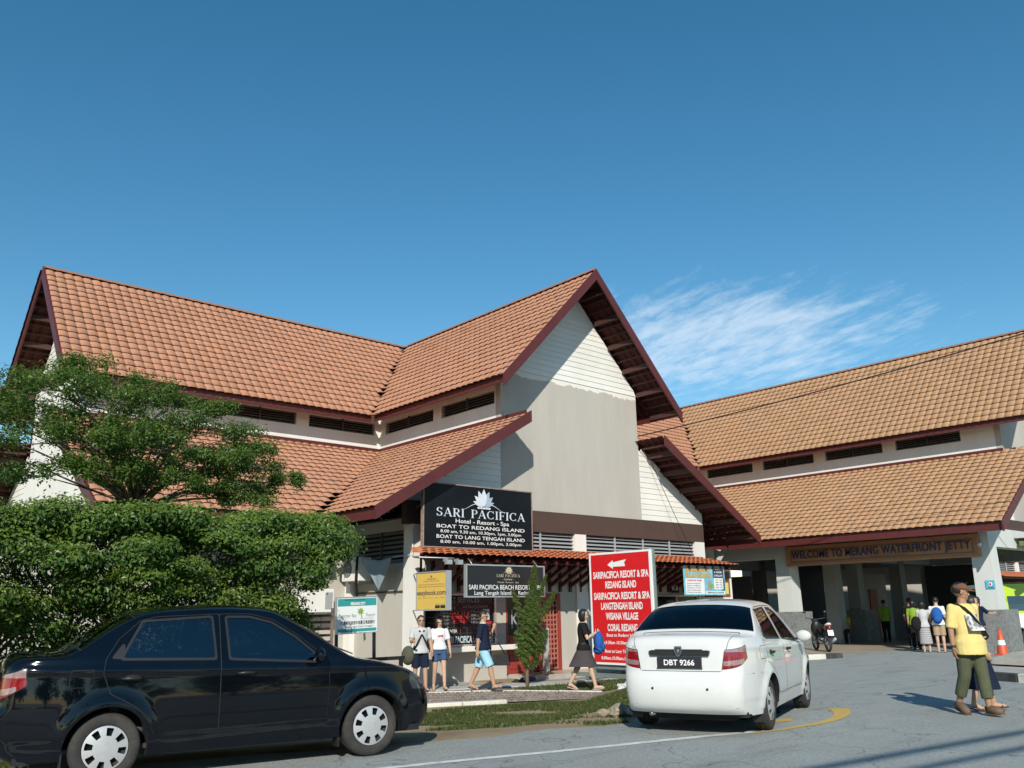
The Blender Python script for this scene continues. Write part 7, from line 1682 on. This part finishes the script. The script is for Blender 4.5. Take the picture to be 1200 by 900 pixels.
def stripes(name, c1, c2, c3):
    m = cloth(name, c1); t = m.node_tree; L = t.links; b = t.nodes["Principled BSDF"]; co = N(t, "ShaderNodeTexCoord"); sp_ = N(t, "ShaderNodeSeparateXYZ"); L.new(co.outputs["Object"], sp_.inputs[0]); w = N(t, "ShaderNodeTexWave", wave_type="BANDS", bands_direction="Z"); w.inputs["Scale"].default_value = 5.2; w.inputs["Distortion"].default_value = .6; L.new(co.outputs["Object"], w.inputs["Vector"])
    r = N(t, "ShaderNodeValToRGB"); r.color_ramp.interpolation = "CONSTANT"; e = r.color_ramp.elements; e[0].color = (*c1,1); e[1].position = .38; e[1].color = (*c2,1); e2 = e.new(.7); e2.color = (*c3,1); L.new(w.outputs["Fac"], r.inputs["Fac"]); L.new(r.outputs["Color"], b.inputs["Base Color"]); return m
M_STRIPE = stripes("skirt_stripes", (0.42,0.42,0.43), (0.16,0.145,0.15), (0.30,0.28,0.29))

# man in the yellow tee striding across the road
def yellow_extras(t, k, E):
    sp, V3 = E["sp"], E["V3"]; k_ = k
    pts = [sp(1.435, .015, -.115), sp(1.37, .125, -.075), sp(1.30, .152, -.02), sp(1.20, .178, .045), sp(1.08, .200, .11), sp(.98, .165, .19), sp(.95, .05, .225), sp(.98, -.08, .20), sp(1.2, -.135, .06), sp(1.38, -.10, -.07), sp(1.42, -.02, -.115)]
    strap(t, pts, .035, M_BLKC, "bag_strap")
    wr = E["arms"][1][2]; el = E["arms"][1][1]; q = MB(); d = (wr-el).normalized(); q.tube([wr-d*.030, wr-d*.002], .032, 12, M_TRIM); q.ell(wr-d*.016+Vector((.0,-.030,.0)), (.020,.012,.020), 10, 7, M_TRIM); obj("watch", q.mesh("watch"), t, local=True)
    q = MB(); vs = []; nu, nv = 8, 10; random.seed(5)
    ph = []
    for j in range(nv+1):
        for i in range(nu+1):
            a = (i/nu-.5)*1.15+.02; z = 1.075+.215*j/nv; base = sp(z); b = .075*math.exp(-((z-1.05)/.12)**2); rx, ry = .137+b*.75, .180+b*.6; vs.append(base + V3(rx*math.cos(a)*1.0+.045*math.exp(-((z-1.05)/.12)**2)+.010, ry*math.sin(a), 0))
    q.add(vs, [(j*(nu+1)+i, j*(nu+1)+i+1, (j+1)*(nu+1)+i+1, (j+1)*(nu+1)+i) for j in range(nv) for i in range(nu)], None, True)
    obj("shirt_print", q.mesh("shirt_print", [M_TPRINT]), t, local=True)
M_TPRINT = bpy.data.materials.new("tee_print"); M_TPRINT.use_nodes = True
_t = M_TPRINT.node_tree; _b = _t.nodes["Principled BSDF"]; _b.inputs["Roughness"].default_value = .85; _co = N(_t, "ShaderNodeTexCoord"); _n = N(_t, "ShaderNodeTexNoise"); _n.inputs["Scale"].default_value = 15; _n.inputs["Detail"].default_value = 5; _t.links.new(_co.outputs["Object"], _n.inputs["Vector"]); _r = N(_t, "ShaderNodeValToRGB"); _e = _r.color_ramp.elements; _e[0].position = .40; _e[0].color = (.10,.11,.12,1); _e[1].position = .56; _e[1].color = (.66,.66,.60,1); _t.links.new(_n.outputs["Fac"], _r.inputs["Fac"]); _t.links.new(_r.outputs["Color"], _b.inputs["Base Color"])
make_person("man in yellow tee, brown cap and olive trousers striding across the road", (12.22, 4.83, 0.022), math.radians(-118), 1.63, "m", 0, 0.010, legs=((0.16,.0,.06),(-.15,.0,.30)), arms=((-.18,.02,.25),(-.02,.17,.12)), belly=.042, head_yaw=1.0, head_pitch=.10, top=("shirt", M_YTEE), bottom=("capri", M_OLIVE, .72), hair="short", cap=M_BROWN, shoes=("clog", M_CLOG), build=1.03, lean=-.05, extras=yellow_extras, sleeve=.95, top_hem=.76)
make_person("woman in a long navy skirt walking half hidden behind the man in yellow", (12.78, 4.96, 0.02), math.radians(-62), 1.47, "f", 1, 0.012, legs=((0.20,.03,.06),(-.14,.03,.12)), arms=((.1,.06,.2),(.1,.06,.2)), top=("shirt", M_NAVY), bottom=("skirt", M_NAVY, .30, .05), hair="long", shoes=("sandal", M_SAND), sleeve=1.6)
# couple beside the kiosk wall
def couple_m(t, k, E):
    sp = E["sp"]; strap(t, [sp(1.41,.02,-.10), sp(1.36,.115,-.06), sp(1.22,.14,.03), sp(1.05,.14,.12), sp(.95,.10,.17), sp(1.1,-.11,.10), sp(1.36,-.09,-.06), sp(1.41,-.02,-.1)], .035, M_BLKC, "bag_strap"); strap(t, [sp(1.41,.02,.10), sp(1.36,.115,.06), sp(1.22,.14,-.03), sp(1.05,.14,-.12), sp(.92,.09,-.18)], .035, M_BLKC, "bag_strap")
make_person("man in grey tee, sunglasses and navy shorts with crossed straps by the white column", (11.20, 15.72, -.215), math.radians(-112), 1.53, "m", 1, 0.011, legs=((0.1,.05,.05),(-.1,.05,.1)), arms=((.1,.15,.4),(.35,.20,1.25)), top=("shirt", M_GTEE), bottom=("shorts", M_NAVY, .9), hair="short", glasses=True, shoes=("sandal", M_SAND), build=1.08, extras=couple_m)
q = MB(); q.ell((10.98, 15.86, .50), (.13,.17,.20), 16, 10, M_KHAKI); q.beam((10.98,15.86,.62),(11.1,15.78,.85),.03,.01,m=M_BLKC)
tag(q.build("shoulder_bag", None), "khaki shoulder bag hanging at the side of the man in the grey tee", "bag")
def girl_x(t, k, E):
    sp, V3 = E["sp"], E["V3"]; q = MB(); vs, fs = text_mesh("LOVE", .055, .004); q.add([sp(1.235, .142-.9*v[0]*v[0], v[0]) + V3(0,0,v[1]) for v in vs], fs, M_PRR); obj("shirt_print", q.mesh("shirt_print"), t, local=True)
make_person("woman in white tee with red print and denim shorts beside the man in grey", (11.58, 15.55, -.215), math.radians(-118), 1.50, "f", 2, 0.011, legs=((0.22,.03,.06),(-.12,.03,.2)), arms=((.15,.22,.15),(.0,.12,.2)), top=("shirt", M_WTEE), bottom=("shorts", M_DENIM, .55), hair="bob_red", glasses=True, shoes=("sandal", mat("sandal_tan", (.28,.2,.15), .7)), extras=girl_x, top_hem=.93, head_pitch=.25)
# man in navy tee, hand at his mouth
def navy_x(t, k, E):
    sp = E["sp"]; q = MB(); q.ell(sp(1.06,-.045,-.150), (.055*k,.022*k,.10*k), 12, 8, M_WTEE); q.ell(sp(.90,-.04,-.158), (.05*k,.025*k,.07*k), 12, 8, M_WTEE); obj("shirt_panel", q.mesh("shirt_panel"), t, local=True)
    q = MB(); a = sp(1.425,.005); q.lathe([(.072*k,-.004),(.078*k,.010),(.066*k,.022)], 20, tuple(a), m=M_WTEE); obj("collar", q.mesh("collar"), t, local=True)
make_person("man in navy tee and light blue shorts walking with a hand raised to his chin", (11.97, 14.55, -.205), math.radians(-48), 1.60, "m", 1, 0.0105, legs=((-.28,.04,.18),(.42,.03,.20)), arms=((.42,.02,2.25,.9,(.3,.25,.95),(.6,-.8,.1)),(-.22,.16,.15)), top=("shirt", M_NAVY), bottom=("shorts", M_AQUA, 1.0), hair="crop", glasses=True, shoes=("sandal", M_SAND), build=1.10, belly=.03, extras=navy_x, head_pitch=.22, sleeve=.95, top_hem=.86)
q = MB(); q.add([Vector((12.22,14.27,.40))+rotz((a,b,c),math.radians(-45)) for b in (-.055,.055) for a,c in ((-.20,-.11),(.20,-.11),(.15,.10),(.06,.125),(-.06,.125),(-.15,.10))], [(0,1,2,3,4,5),(11,10,9,8,7,6)]+[(i,6+i,6+(i+1)%6,(i+1)%6) for i in range(6)], M_LEATH); q.tube([(12.06,14.39,.45),(12.08,14.42,.72),(12.12,14.45,1.02)], .012, 6, M_LEATH); q.tube([(12.33,14.22,.48),(12.26,14.36,.72),(12.16,14.42,1.0)], .012, 6, M_LEATH)
tag(q.build("hand_bag", None), "black leather shoulder bag carried by the man in navy", "bag")
# woman hugging a blue backpack
make_person("woman in black tee and charcoal skirt walking with a blue backpack held in front", (13.34, 12.93, -.215), math.radians(-48), 1.60, "f", 2, 0.0105, legs=((-.30,.03,.22),(.34,.03,.10)), arms=(((.16,.30,1.12),(.30,.12,1.12),0,.9,(.25,-.9,.15),(-1,0,0)),((.10,-.24,1.10),(.29,-.07,1.22),0,1.0,(.5,.6,.5),(-.3,.8,-.4))), top=("shirt", M_BLKC), bottom=("skirt", M_CHAR, .50, .075), hair="bob", shoes=("sandal", mat("sandal_beige", (.4,.32,.25), .7)), head_pitch=.12)
bp = thing("backpack", "bright blue backpack hugged by the woman in the charcoal skirt", "backpack", (13.34, 12.93, -.215), math.radians(-48)); bp["own_frame"] = 1
q = MB(); q.ell((.315,-.02,.96), (.105,.155,.21), 20, 12, M_BBAG); q.ell((.30,-.02,.80), (.105,.15,.10), 18, 10, M_BBAG); obj("sack", q.mesh("sack"), bp, local=True)
q = MB(); q.ell((.405,-.02,.86), (.045,.11,.095), 16, 10, M_BBAG); obj("pocket", q.mesh("pocket"), bp, local=True)
q = MB(); q.tube([(.29,-.08,1.15),(.28,-.04,1.21),(.29,.0,1.15)], .012, 6, M_NAVY); q.tube([(.33,-.15,.78),(.24,-.19,.85),(.22,-.15,1.05)], .014, 6, M_NAVY); obj("strap", q.mesh("strap"), bp, local=True)
# passengers at the jetty entrance
make_person("woman in grey sleeveless top and striped skirt at the edge of the jetty hall", (26.74, 11.77, 0), math.radians(35), 1.46, "f", 2, 0.014, arms=((.15,.1,.9),(.3,.1,1.3)), top=("shirt", M_GTEE), bottom=("skirt", M_STRIPE, .28, .06), hair="bob", shoes=("sandal", M_SAND), sleeve=.2)
q = MB(); q.ell((26.60,11.93,.82), (.12,.15,.22), 14, 9, M_BLKC, Matrix.Rotation(.6, 3, "Z")); tag(q.build("backpack", None), "black backpack on the woman in the striped skirt", "backpack")
make_person("man in dark clothes standing in the shade left of the blue backpack", (29.08, 13.2, 0), math.radians(20), 1.58, "m", 0, 0.015, top=("shirt", M_BLKC), bottom=("trousers", M_BLKC), hair="short", shoes=("shoe", M_TRIM), arms=((.3,.1,.8),(.1,.1,.3)))
make_person("person in white tee with a blue backpack, back turned, by the jetty hall", (26.92, 11.42, 0), math.radians(25), 1.58, "m", 2, 0.014, top=("shirt", M_WTEE), bottom=("shorts", cloth("shorts_sand", (.36,.27,.17)), .9), hair="short", shoes=("sandal", M_SAND), arms=((.2,.1,.6),(.2,.1,.9)))
q = MB(); q.ell((26.76,11.36,1.06), (.13,.16,.24), 16, 10, M_BBAG, Matrix.Rotation(.45, 3, "Z")); q.ell((26.67,11.32,.95), (.05,.11,.10), 12, 8, M_BBAG, Matrix.Rotation(.45, 3, "Z")); tag(q.build("backpack", None), "blue backpack worn by the person in the white tee", "backpack")
make_person("man in lime green tee and black trousers seen from behind in the hall", (33.5, 16.2, 0), math.radians(40), 1.56, "m", 0, 0.015, top=("shirt", M_LIME), bottom=("trousers", M_BLKC), hair="short", shoes=("shoe", M_TRIM))
make_person("man in amber tee sitting in the dark hall beside the granite block", (31.6, 16.86, 0), math.radians(190), 1.60, "m", 0, 0.015, top=("shirt", M_AMBER), bottom=("trousers", M_BLKC), hair="short", shoes=("shoe", M_TRIM), legs=((1.5,.08,1.5),(1.5,.1,1.5)), pelvis_z=.52, arms=((.5,.15,.7),(.4,.15,.8)), lean=.12)
make_person("woman in a yellow green safety vest and head scarf standing in the dark hall", (32.2, 17.7, 0), math.radians(-30), 1.55, "f", 1, 0.015, top=("vest", M_HIVIS), bottom=("trousers", M_BLKC), hair="long", shoes=("shoe", M_TRIM), arms=((.3,.1,1.3),(.3,.1,1.3)), sleeve=1.3)
make_person("person in grey sitting on a bench deep in the hall", (35.5, 20.4, 0), math.radians(200), 1.55, "f", 1, 0.016, top=("shirt", cloth("top_dusk", (.16,.15,.16))), bottom=("trousers", M_BLKC), hair="bob", shoes=("shoe", M_TRIM), legs=((1.5,.08,1.5),(1.5,.1,1.5)), pelvis_z=.50, arms=((.5,.15,.7),(.4,.15,.8)))
make_person("woman in dark navy dress and olive cap loading the open van", (26.35, 10.05, 0), math.radians(-15), 1.56, "f", 1, 0.014, top=("shirt", M_NAVY), bottom=("skirt", M_BLKC, .55, .03), hair="long", cap=cloth("cap_olive", (.16,.14,.09)), shoes=("sandal", M_SAND), arms=((.3,.1,.6),(.9,.1,.7)), sleeve=.8)
make_person("person in lime top mostly hidden behind the woman in the striped skirt", (28.3, 12.75, 0), math.radians(20), 1.50, "f", 1, 0.016, top=("shirt", M_LIME), bottom=("trousers", M_BLKC), hair="bob", shoes=("shoe", M_TRIM))
# people in the white car
def in_car(label, cx, cy, **kw):
    p = wc + wf*cx + wl_*cy; return make_person(label, (p.x, p.y, 0), wa_, 1.60, pelvis_z=.50, legs=((1.35,.1,1.2),(1.35,.1,1.2)), lean=-.22, shoes=("shoe", M_TRIM), **kw)
in_car("driver in a dark shirt sitting in the white car", .0, -.36, skin=1, vox=.016, top=("shirt", M_NAVY), bottom=("trousers", M_BLKC), hair="short", arms=((.9,.1,.5),(.9,.1,.5)))
in_car("rear passenger in a pale shirt sitting in the white car", -.80, -.40, skin=0, vox=.016, top=("shirt", cloth("shirt_pale_blue", (.30,.42,.50))), bottom=("trousers", M_BLKC), hair="short", arms=((.5,.1,.9),(.5,.1,.9)))
# ------------------------------------------------------------------ small things
# van with raised tailgate beyond the column
M_VLIME = paint("van_lime", (0.42, 0.60, 0.02), .25); M_VGREEN = paint("van_green", (0.02, 0.22, 0.03), .25); M_VWHITE = paint("van_white", (0.72, 0.74, 0.73), .25)
va = math.radians(-58)
vt = thing("passenger_van", "lime, white and green van with raised tailgate behind the right-hand column", "van", (33.6, 9.9, -.02), va); vt["own_frame"] = 1
def vprof(x, z):     # half width
    return .86 - .10*max(0, (z-1.1)/1.0)**1.3 - .05*max(0,(x-1.9)/.5)**2
XS = np.linspace(-2.35, 2.35, 40); rows = [(0.28,.0),(.45,0),(.62,0),(.86,0),(1.06,0),(1.14,0),(1.62,0),(1.70,0),(1.90,0),(2.02,0)]
def vz(x, z):
    if x > 1.3: lim = 1.1 + (2.05-1.1)*max(0, 1-((x-1.3)/.95))**.7; return min(z, max(lim, .28+ (z-.28)*.45))
    return z
q = MB(); labs = {}
for sgn in (1,-1):
    o0 = len(q.v); vs = [(x, sgn*vprof(x, r[0]), vz(x, r[0])) for x in XS for r in rows]
    n = len(rows); vs_i = len(q.v); q.v += vs
    for i in range(len(XS)-1):
        for j in range(n-1):
            xm = (XS[i]+XS[i+1])/2; zm = (rows[j][0]+rows[j+1][0])/2; win = 1.14 < zm < 1.62 and (-2.0 < xm < -.75 or -.62 < xm < .55 or .68 < xm < 1.5)
            inarch = any(abs(xm-xx) < .36 for xx in (-1.45, 1.45)) and zm < .62
            if inarch: continue
            wave = .50+.22*math.sin(xm*1.3+1.0)
            m = M_CGLASS if win else (M_VGREEN if zm < wave and xm < 1.6 else (M_VWHITE if zm < 1.10 else M_VLIME)); f = (vs_i+i*n+j, vs_i+(i+1)*n+j, vs_i+(i+1)*n+j+1, vs_i+i*n+j+1); q.f.append(f if sgn < 0 else f[::-1]); q.m.append(q.mi(m)); q.sm.append(not win)
n = len(rows)
roof = [(x, y*vprof(x, 2.02), vz(x, 2.02)+.06*(1-y*y)) for x in XS for y in np.linspace(-1,1,9)]; q.add(roof, [(i*9+j, (i+1)*9+j, (i+1)*9+j+1, i*9+j+1) for i in range(39) for j in range(8)], M_VLIME, True)
q.box(-2.3,2.2,-.8,.8,.26,.32,M_GAP); q.box(-1.0,-.9,-.78,.78,.32,1.9,M_DARK); q.box(-2.34,-2.30,-.80,-.72,.3,1.95,M_VWHITE); q.box(-2.34,-2.30,.72,.80,.3,1.95,M_VWHITE); q.box(-2.40,-2.30,-.82,.82,.3,.55,M_VWHITE)
obj("body", q.mesh("body"), vt, local=True)
q = MB(); tgp = Matrix.Rotation(math.radians(-8), 3, "Y"); 
for P_, m in (([(-2.33,2.06),(-2.75,2.16),(-2.80,2.02),(-2.36,1.90)], M_VLIME), ([(-2.752,2.16),(-3.15,2.10),(-3.25,1.98),(-2.80,2.03)], M_RGLASS), ([(-2.36,1.895),(-2.80,2.015),(-3.25,1.975),(-3.30,1.86),(-2.80,1.88),(-2.40,1.78)], M_VWHITE), ([(-2.40,1.775),(-2.80,1.875),(-3.30,1.855),(-3.28,1.79),(-2.80,1.79),(-2.42,1.70)], M_VGREEN)): q.prism(P_, "y", -.76, .76, m)
obj("tailgate", q.mesh("tailgate"), vt, local=True)
q = MB(); text_on(q, "05-508", (-1.2, -.872, .93), (1,0,0), (0,0,1), .10, M_PRG, .0, width=.42); obj("fleet_number", q.mesh("fleet_number"), vt, local=True)
for x in (-1.45, 1.45):
    for y in (-1, 1): make_wheel("wheel", vt, x, y*.74, y)

# motorcycle parked on the forecourt kerb, tail towards the road
mc = thing("motorcycle", "black underbone motorcycle with white tail parked by the granite column foot", "motorcycle", (26.10, 14.78, -.005), math.radians(47)); mc["own_frame"] = 1
def mpart(nm, q, par=mc): return obj(nm, q.mesh(nm), par, local=True)
for x in (-.62, .62):
    w = obj("wheel", None, mc, local=True); w.location = (x, 0, .29)
    q = MB(); q.lathe([(.235,-.03),(.26,-.042),(.285,-.02),(.29,0),(.285,.02),(.26,.042),(.235,.03),(.228,0),(.235,-.03)], 30, axis="y", m=M_RUBBER); obj("tyre", q.mesh("tyre"), w, local=True)
    q = MB(); q.lathe([(.232,-.018),(.225,0),(.232,.018)], 30, axis="y", m=M_CHROME); q.lathe([(.05,-.05),(.05,.05)], 14, axis="y", m=M_ALU, cap=True)
    for i in range(10): a = i*PI/5; q.tube([(0.05*math.cos(a),0,.05*math.sin(a)),(.228*math.cos(a),0,.228*math.sin(a))], .006, 4, M_ALU)
    obj("rim", q.mesh("rim"), w, local=True)
q = MB(); q.tube([(.48,0,.86),(.2,0,.55),(-.1,0,.42),(-.45,0,.62),(-.78,0,.80)], .035, 8, M_TRIM); q.tube([(-.62,.1,.29),(-.1,.1,.36)], .025, 8, M_TRIM); q.tube([(-.62,-.1,.29),(-.1,-.1,.36)], .025, 8, M_TRIM); mpart("frame", q)
q = MB(); q.ell((-.05,0,.34), (.2,.12,.13), 14, 8, M_ALU); q.tube([(.1,-.13,.25),(-.5,-.15,.27),(-.85,-.16,.40)], [.025,.04,.045], 10, M_LOUV); mpart("engine", q)
q = MB(); q.ell((-.32,0,.77), (.36,.13,.06), 18, 8, M_LEATH); mpart("seat", q)
q = MB(); q.ell((-.74,0,.80), (.19,.10,.055), 14, 8, M_VWHITE, Matrix.Rotation(.35, 3, "Y")); q.ell((-.70,0,.74), (.2,.115,.045), 14, 8, M_LRED, Matrix.Rotation(.35, 3, "Y")); mpart("tail_fairing", q)
q = MB(); q.ell((-.92,0,.74), (.03,.07,.035), 10, 7, M_LRED); q.beam((-.93,0,.66),(-.99,0,.50),.17,.01,m=M_SIGNW); mpart("tail_light", q)
q = MB(); q.ell((.44,0,.70), (.14,.17,.26), 14, 8, M_TRIM, Matrix.Rotation(-.35, 3, "Y")); mpart("leg_shield", q)
q = MB(); q.tube([(.62,.07,.29),(.46,.07,.92)], .022, 8, M_CHROME); q.tube([(.62,-.07,.29),(.46,-.07,.92)], .022, 8, M_CHROME); q.tube([(.34,.34,1.02),(.45,.12,.98),(.46,0,.96),(.45,-.12,.98),(.34,-.34,1.02)], .014, 8, M_TRIM); q.ell((.53,0,.93), (.08,.10,.08), 12, 8, M_TRIM); mpart("handlebar", q)
for y in (.26, -.26): q = MB(); q.tube([(.42,y,1.0),(.42,y*1.25,1.16)], .006, 5, M_TRIM); q.ell((.42,y*1.3,1.2), (.015,.06,.04), 10, 7, M_TRIM); mpart("mirror", q)
q = MB(); q.ell((.62,0,.50), (.22,.06,.05), 12, 7, M_TRIM); q.ell((-.68,0,.56), (.24,.07,.05), 12, 7, M_TRIM, Matrix.Rotation(.3,3,"Y")); mpart("mudguard", q)

# traffic cone
tc_ = thing("traffic_cone", "orange traffic cone with white band in front of the granite column foot", "traffic cone", (24.05, 8.72, .126))
M_CONE = mat("cone_orange", (0.58, 0.085, 0.03), .5, var=.1, dirt=(.3,.08,.05), dirt_amt=.4)
q = MB(); q.lathe([(.13,.03),(.098,.24),(.097,.242)], 24, (24.05,8.72,.126), m=M_CONE); q.lathe([(.078,.36),(.035,.61),(.0,.615)], 24, (24.05,8.72,.126), m=M_CONE); q.build("cone", M_CONE, tc_)
q = MB(); q.lathe([(.097,.242),(.078,.36)], 24, (24.05,8.72,.126), m=M_SIGNW); q.build("reflective_band", M_SIGNW, tc_)
q = MB(); q.box(23.88,24.22,8.55,8.89,.126,.156,M_CONE); q.build("base", M_CONE, tc_, bevel=.01)

# air-conditioner units and the sheet tied over one
ac = thing("air_conditioner", "white air conditioner outdoor unit on the wall beside the tied grey sheet", "air conditioner", (11.6, 19.1, 2.1))
q = MB(); q.box(11.42, 11.78, 18.68, 19.48, 2.16, 2.74, M_WHITEW); q.build("casing", M_WHITEW, ac, bevel=.012)
q = MB(); q.lathe([(.001,0),(.20,0),(.21,.01)], 24, (11.408, 19.22, 2.46), "x", M_LOUVD)
for i in range(6): q.lathe([(.03*(i+1),-.004),(.03*(i+1)+.006,-.004)], 24, (11.406, 19.22, 2.46), "x", M_WHITEW)
q.build("fan_grille", None, ac); q = MB(); q.box(11.5,11.92,18.8,18.84,2.10,2.155,M_ALU); q.box(11.5,11.92,19.3,19.34,2.10,2.155,M_ALU); q.build("bracket", M_ALU, ac)
ac2 = thing("air_conditioner", "white air conditioner outdoor unit low on the wing wall behind the hedge", "air conditioner", (10.9, 19.6, 1.3))
q = MB(); q.box(10.35, 11.15, 19.35, 19.72, 1.42, 1.98, M_WHITEW); q.build("casing", M_WHITEW, ac2, bevel=.012); q = MB(); q.box(10.9, 11.1, 19.342, 19.349, 1.5, 1.9, M_LOUV); q.build("vent", M_LOUV, ac2); q = MB(); q.box(10.45,11.05,19.5,19.9,1.37,1.415,M_ALU); q.build("bracket", M_ALU, ac2)
M_SHEET = cloth("sheet_grey_blue", (0.24, 0.30, 0.34))
q = MB(); nu, nv = 14, 12; vs = []; a, b, c_ = Vector((11.40,18.62,2.80)), Vector((11.52,17.35,2.66)), Vector((11.56,17.98,1.92))
for j in range(nv+1):
    for i in range(nu+1):
        u, v = i/nu, j/nv; p = a.lerp(b, u); p.z -= .10*math.sin(PI*u); tgt = c_.lerp(p, .0); p = p.lerp(tgt, v*(1-.0)) ; p.x -= .06*math.sin(u*9+v*3)*(1-v)*.6; vs.append(p)
q.add(vs, [(j*(nu+1)+i, j*(nu+1)+i+1, (j+1)*(nu+1)+i+1, (j+1)*(nu+1)+i) for j in range(nv) for i in range(nu)], M_SHEET, True)
o = q.build("hanging_sheet", M_SHEET); tag(o, "grey blue plastic sheet tied in a triangle across the shaded side wall", "tarpaulin"); sd = o.modifiers.new("t", "SOLIDIFY"); sd.thickness = .006
q = MB(); q.tube([(11.36,18.66,2.80),(11.36,18.7,2.2),(11.38,18.55,1.2)], .035, 6, M_BLKC); q.tube([(11.52,17.35,2.66),(11.7,17.1,2.70),(11.9,17.0,2.70)], .012, 5, M_LOUV); tag(q.build("tie_cord", None), "black cord and strap holding up the grey blue sheet", "cord")
# dark louvred gate panel behind the hedge end
t = thing("slatted_screen", "brown slatted screen on an orange post at the end of the hedge", "screen", (9.0, 16.2, -.25))
for i in range(7): q = MB(); q.box(8.35, 9.35, 16.2, 16.24, .55+i*.13, .55+i*.13+.05, M_MAROON2); q.build("slat", M_MAROON2, t)
for x in (8.35, 9.3): q = MB(); q.box(x-.03, x+.03, 16.17, 16.2, -.3, 1.5, mat("screen_post", (.22,.16,.12), .7) if x > 9 else M_REDGATE); q.build("post", None, t)
# slippers on the porch
for (x, y, m, lab) in ((14.55,16.05,M_NAVY,"navy slipper pair and cloth heap at the foot of the red kiosk door"),(14.2,15.9,M_TRIM,"black slippers left of the navy heap below the counter"),(15.35,16.15,M_SAND,"dark sandals on the tiled porch before the red door")):
    zz = -.143 if x > 14.83 else -.245; t = thing("slippers", lab, "slippers", (x, y, zz))
    for d in (-.09, .09):
        q = MB(); q.ell((x+d, y, zz+.022), (.05,.13,.02), 12, 6, m, Matrix.Rotation(.9+d*3, 3, "Z")); q.ell((x+d, y+.02, zz+.05), (.05,.05,.03), 10, 6, m); q.build("slipper", m, t)
q = MB(); q.ell((14.63,16.02,-.20), (.16,.10,.06), 14, 8, M_DENIM); q.ell((14.5,16.06,-.215), (.10,.08,.04), 12, 7, M_WTEE); o = q.build("cloth_heap", None); tag(o, "small heap of blue and white cloth beside the porch step", "cloth")
# crumpled plastic bag on the grass, rubble at the road edge
def lump(name, c, r, m, lab, cat, n=16, k=10, amp=.3, seed=0):
    rr = random.Random(seed); q = MB(); q.ell(c, r, n, k, m); ph = [rr.uniform(0,6) for _ in range(6)]
    q.v = [tuple(Vector(c) + (Vector(p)-Vector(c))*(1+amp*math.sin(p[0]*23+ph[0])*math.sin(p[1]*27+ph[1])+amp*.6*math.sin(p[2]*41+ph[2]+p[0]*31))) for p in q.v]; q.sm = [False]*len(q.sm); o = q.build(name, m); tag(o, lab, cat); return o
lump("plastic_bag", (13.84, 12.2, -.17), (.22,.16,.13), mat("plastic_film", (.55,.57,.56), .25, var=.2, scale=14), "crumpled clear plastic bag on the grass by the red board", "plastic bag", 22, 14, .28, 3)
M_ROCK = mat("rock", (.30,.26,.19), .9, var=.3, scale=10, bump=.6, bscale=30)
for i, (x, y, s, lab) in enumerate(((9.25,8.35,.13,"broken brown rock at the grass edge by the white car's left wheel"),(9.05,8.45,.08,"smaller pale rock beside the broken brown rock"),(9.42,8.28,.10,"grey rock nearest the white car's bumper"))): lump("rock", (x, y, s*.35), (s*1.3, s, s*.7), M_ROCK if i < 2 else M_CONC, lab, "rock", 10, 7, .25, i)
# overhead cables: one crosses before the entrance hall, one slack wire down the gable, a bundle behind the viewer shades the road
def cable(name, a, b, sag, r, lab, n=24):
    a, b = Vector(a), Vector(b); q = MB(); pts = []
    for i in range(n+1): t = i/n; p = a.lerp(b, t); p.z -= sag*4*t*(1-t); pts.append(p)
    q.tube(pts, r, 6, M_STEELB); tag(q.build(name, M_STEELB), lab, "cable")
cable("overhead_cable", (20.3, 18.9, 6.55), (24.0, 0.5, 8.75), .25, .018, "thin black cable crossing in front of the tan roof on the right")
cable("overhead_cable", (20.5, 16.85, 6.1), (22.2, 16.5, 2.75), .05, .009, "thin wire running down the white boards to the orange awning")
SD = SUN_FROM
def lift(p, h): return Vector((p[0], p[1], 0)) + SD*(h/SD.z)
pA, pB = Vector((7.64,4.39)), Vector((11.06,3.92)); dd = (pB-pA)
for (p0, h, r, lab) in (((7.64,4.39), 7.2, .055, "thick cable bundle strung above the road, the farther of two"), ((8.39,3.73), 6.6, .045, "thick cable bundle strung above the road, the nearer of two")):
    p0 = Vector(p0); a = lift(p0-dd*3.2, h); b = lift(p0+dd*4.5, h); cable("cable_bundle", a, b, .02, r, lab, 8)
for i, (x, y) in enumerate(((-16.5, -1.9),(8.9, -5.3))):
    t = thing("utility_pole", ["grey concrete pole carrying the cable bundles at their left end", "grey concrete pole carrying the cable bundles at their right end"][i], "utility pole", (x, y, 0)); q = MB(); q.tube([(x,y,-.3),(x,y,8.2)], [.16,.11], 12, M_CONC); q.build("shaft", M_CONC, t); q = MB(); q.box(x-.05,x+.05,y-.6,y+.6,7.0,7.1,M_STEELB); q.build("crossarm", M_STEELB, t)
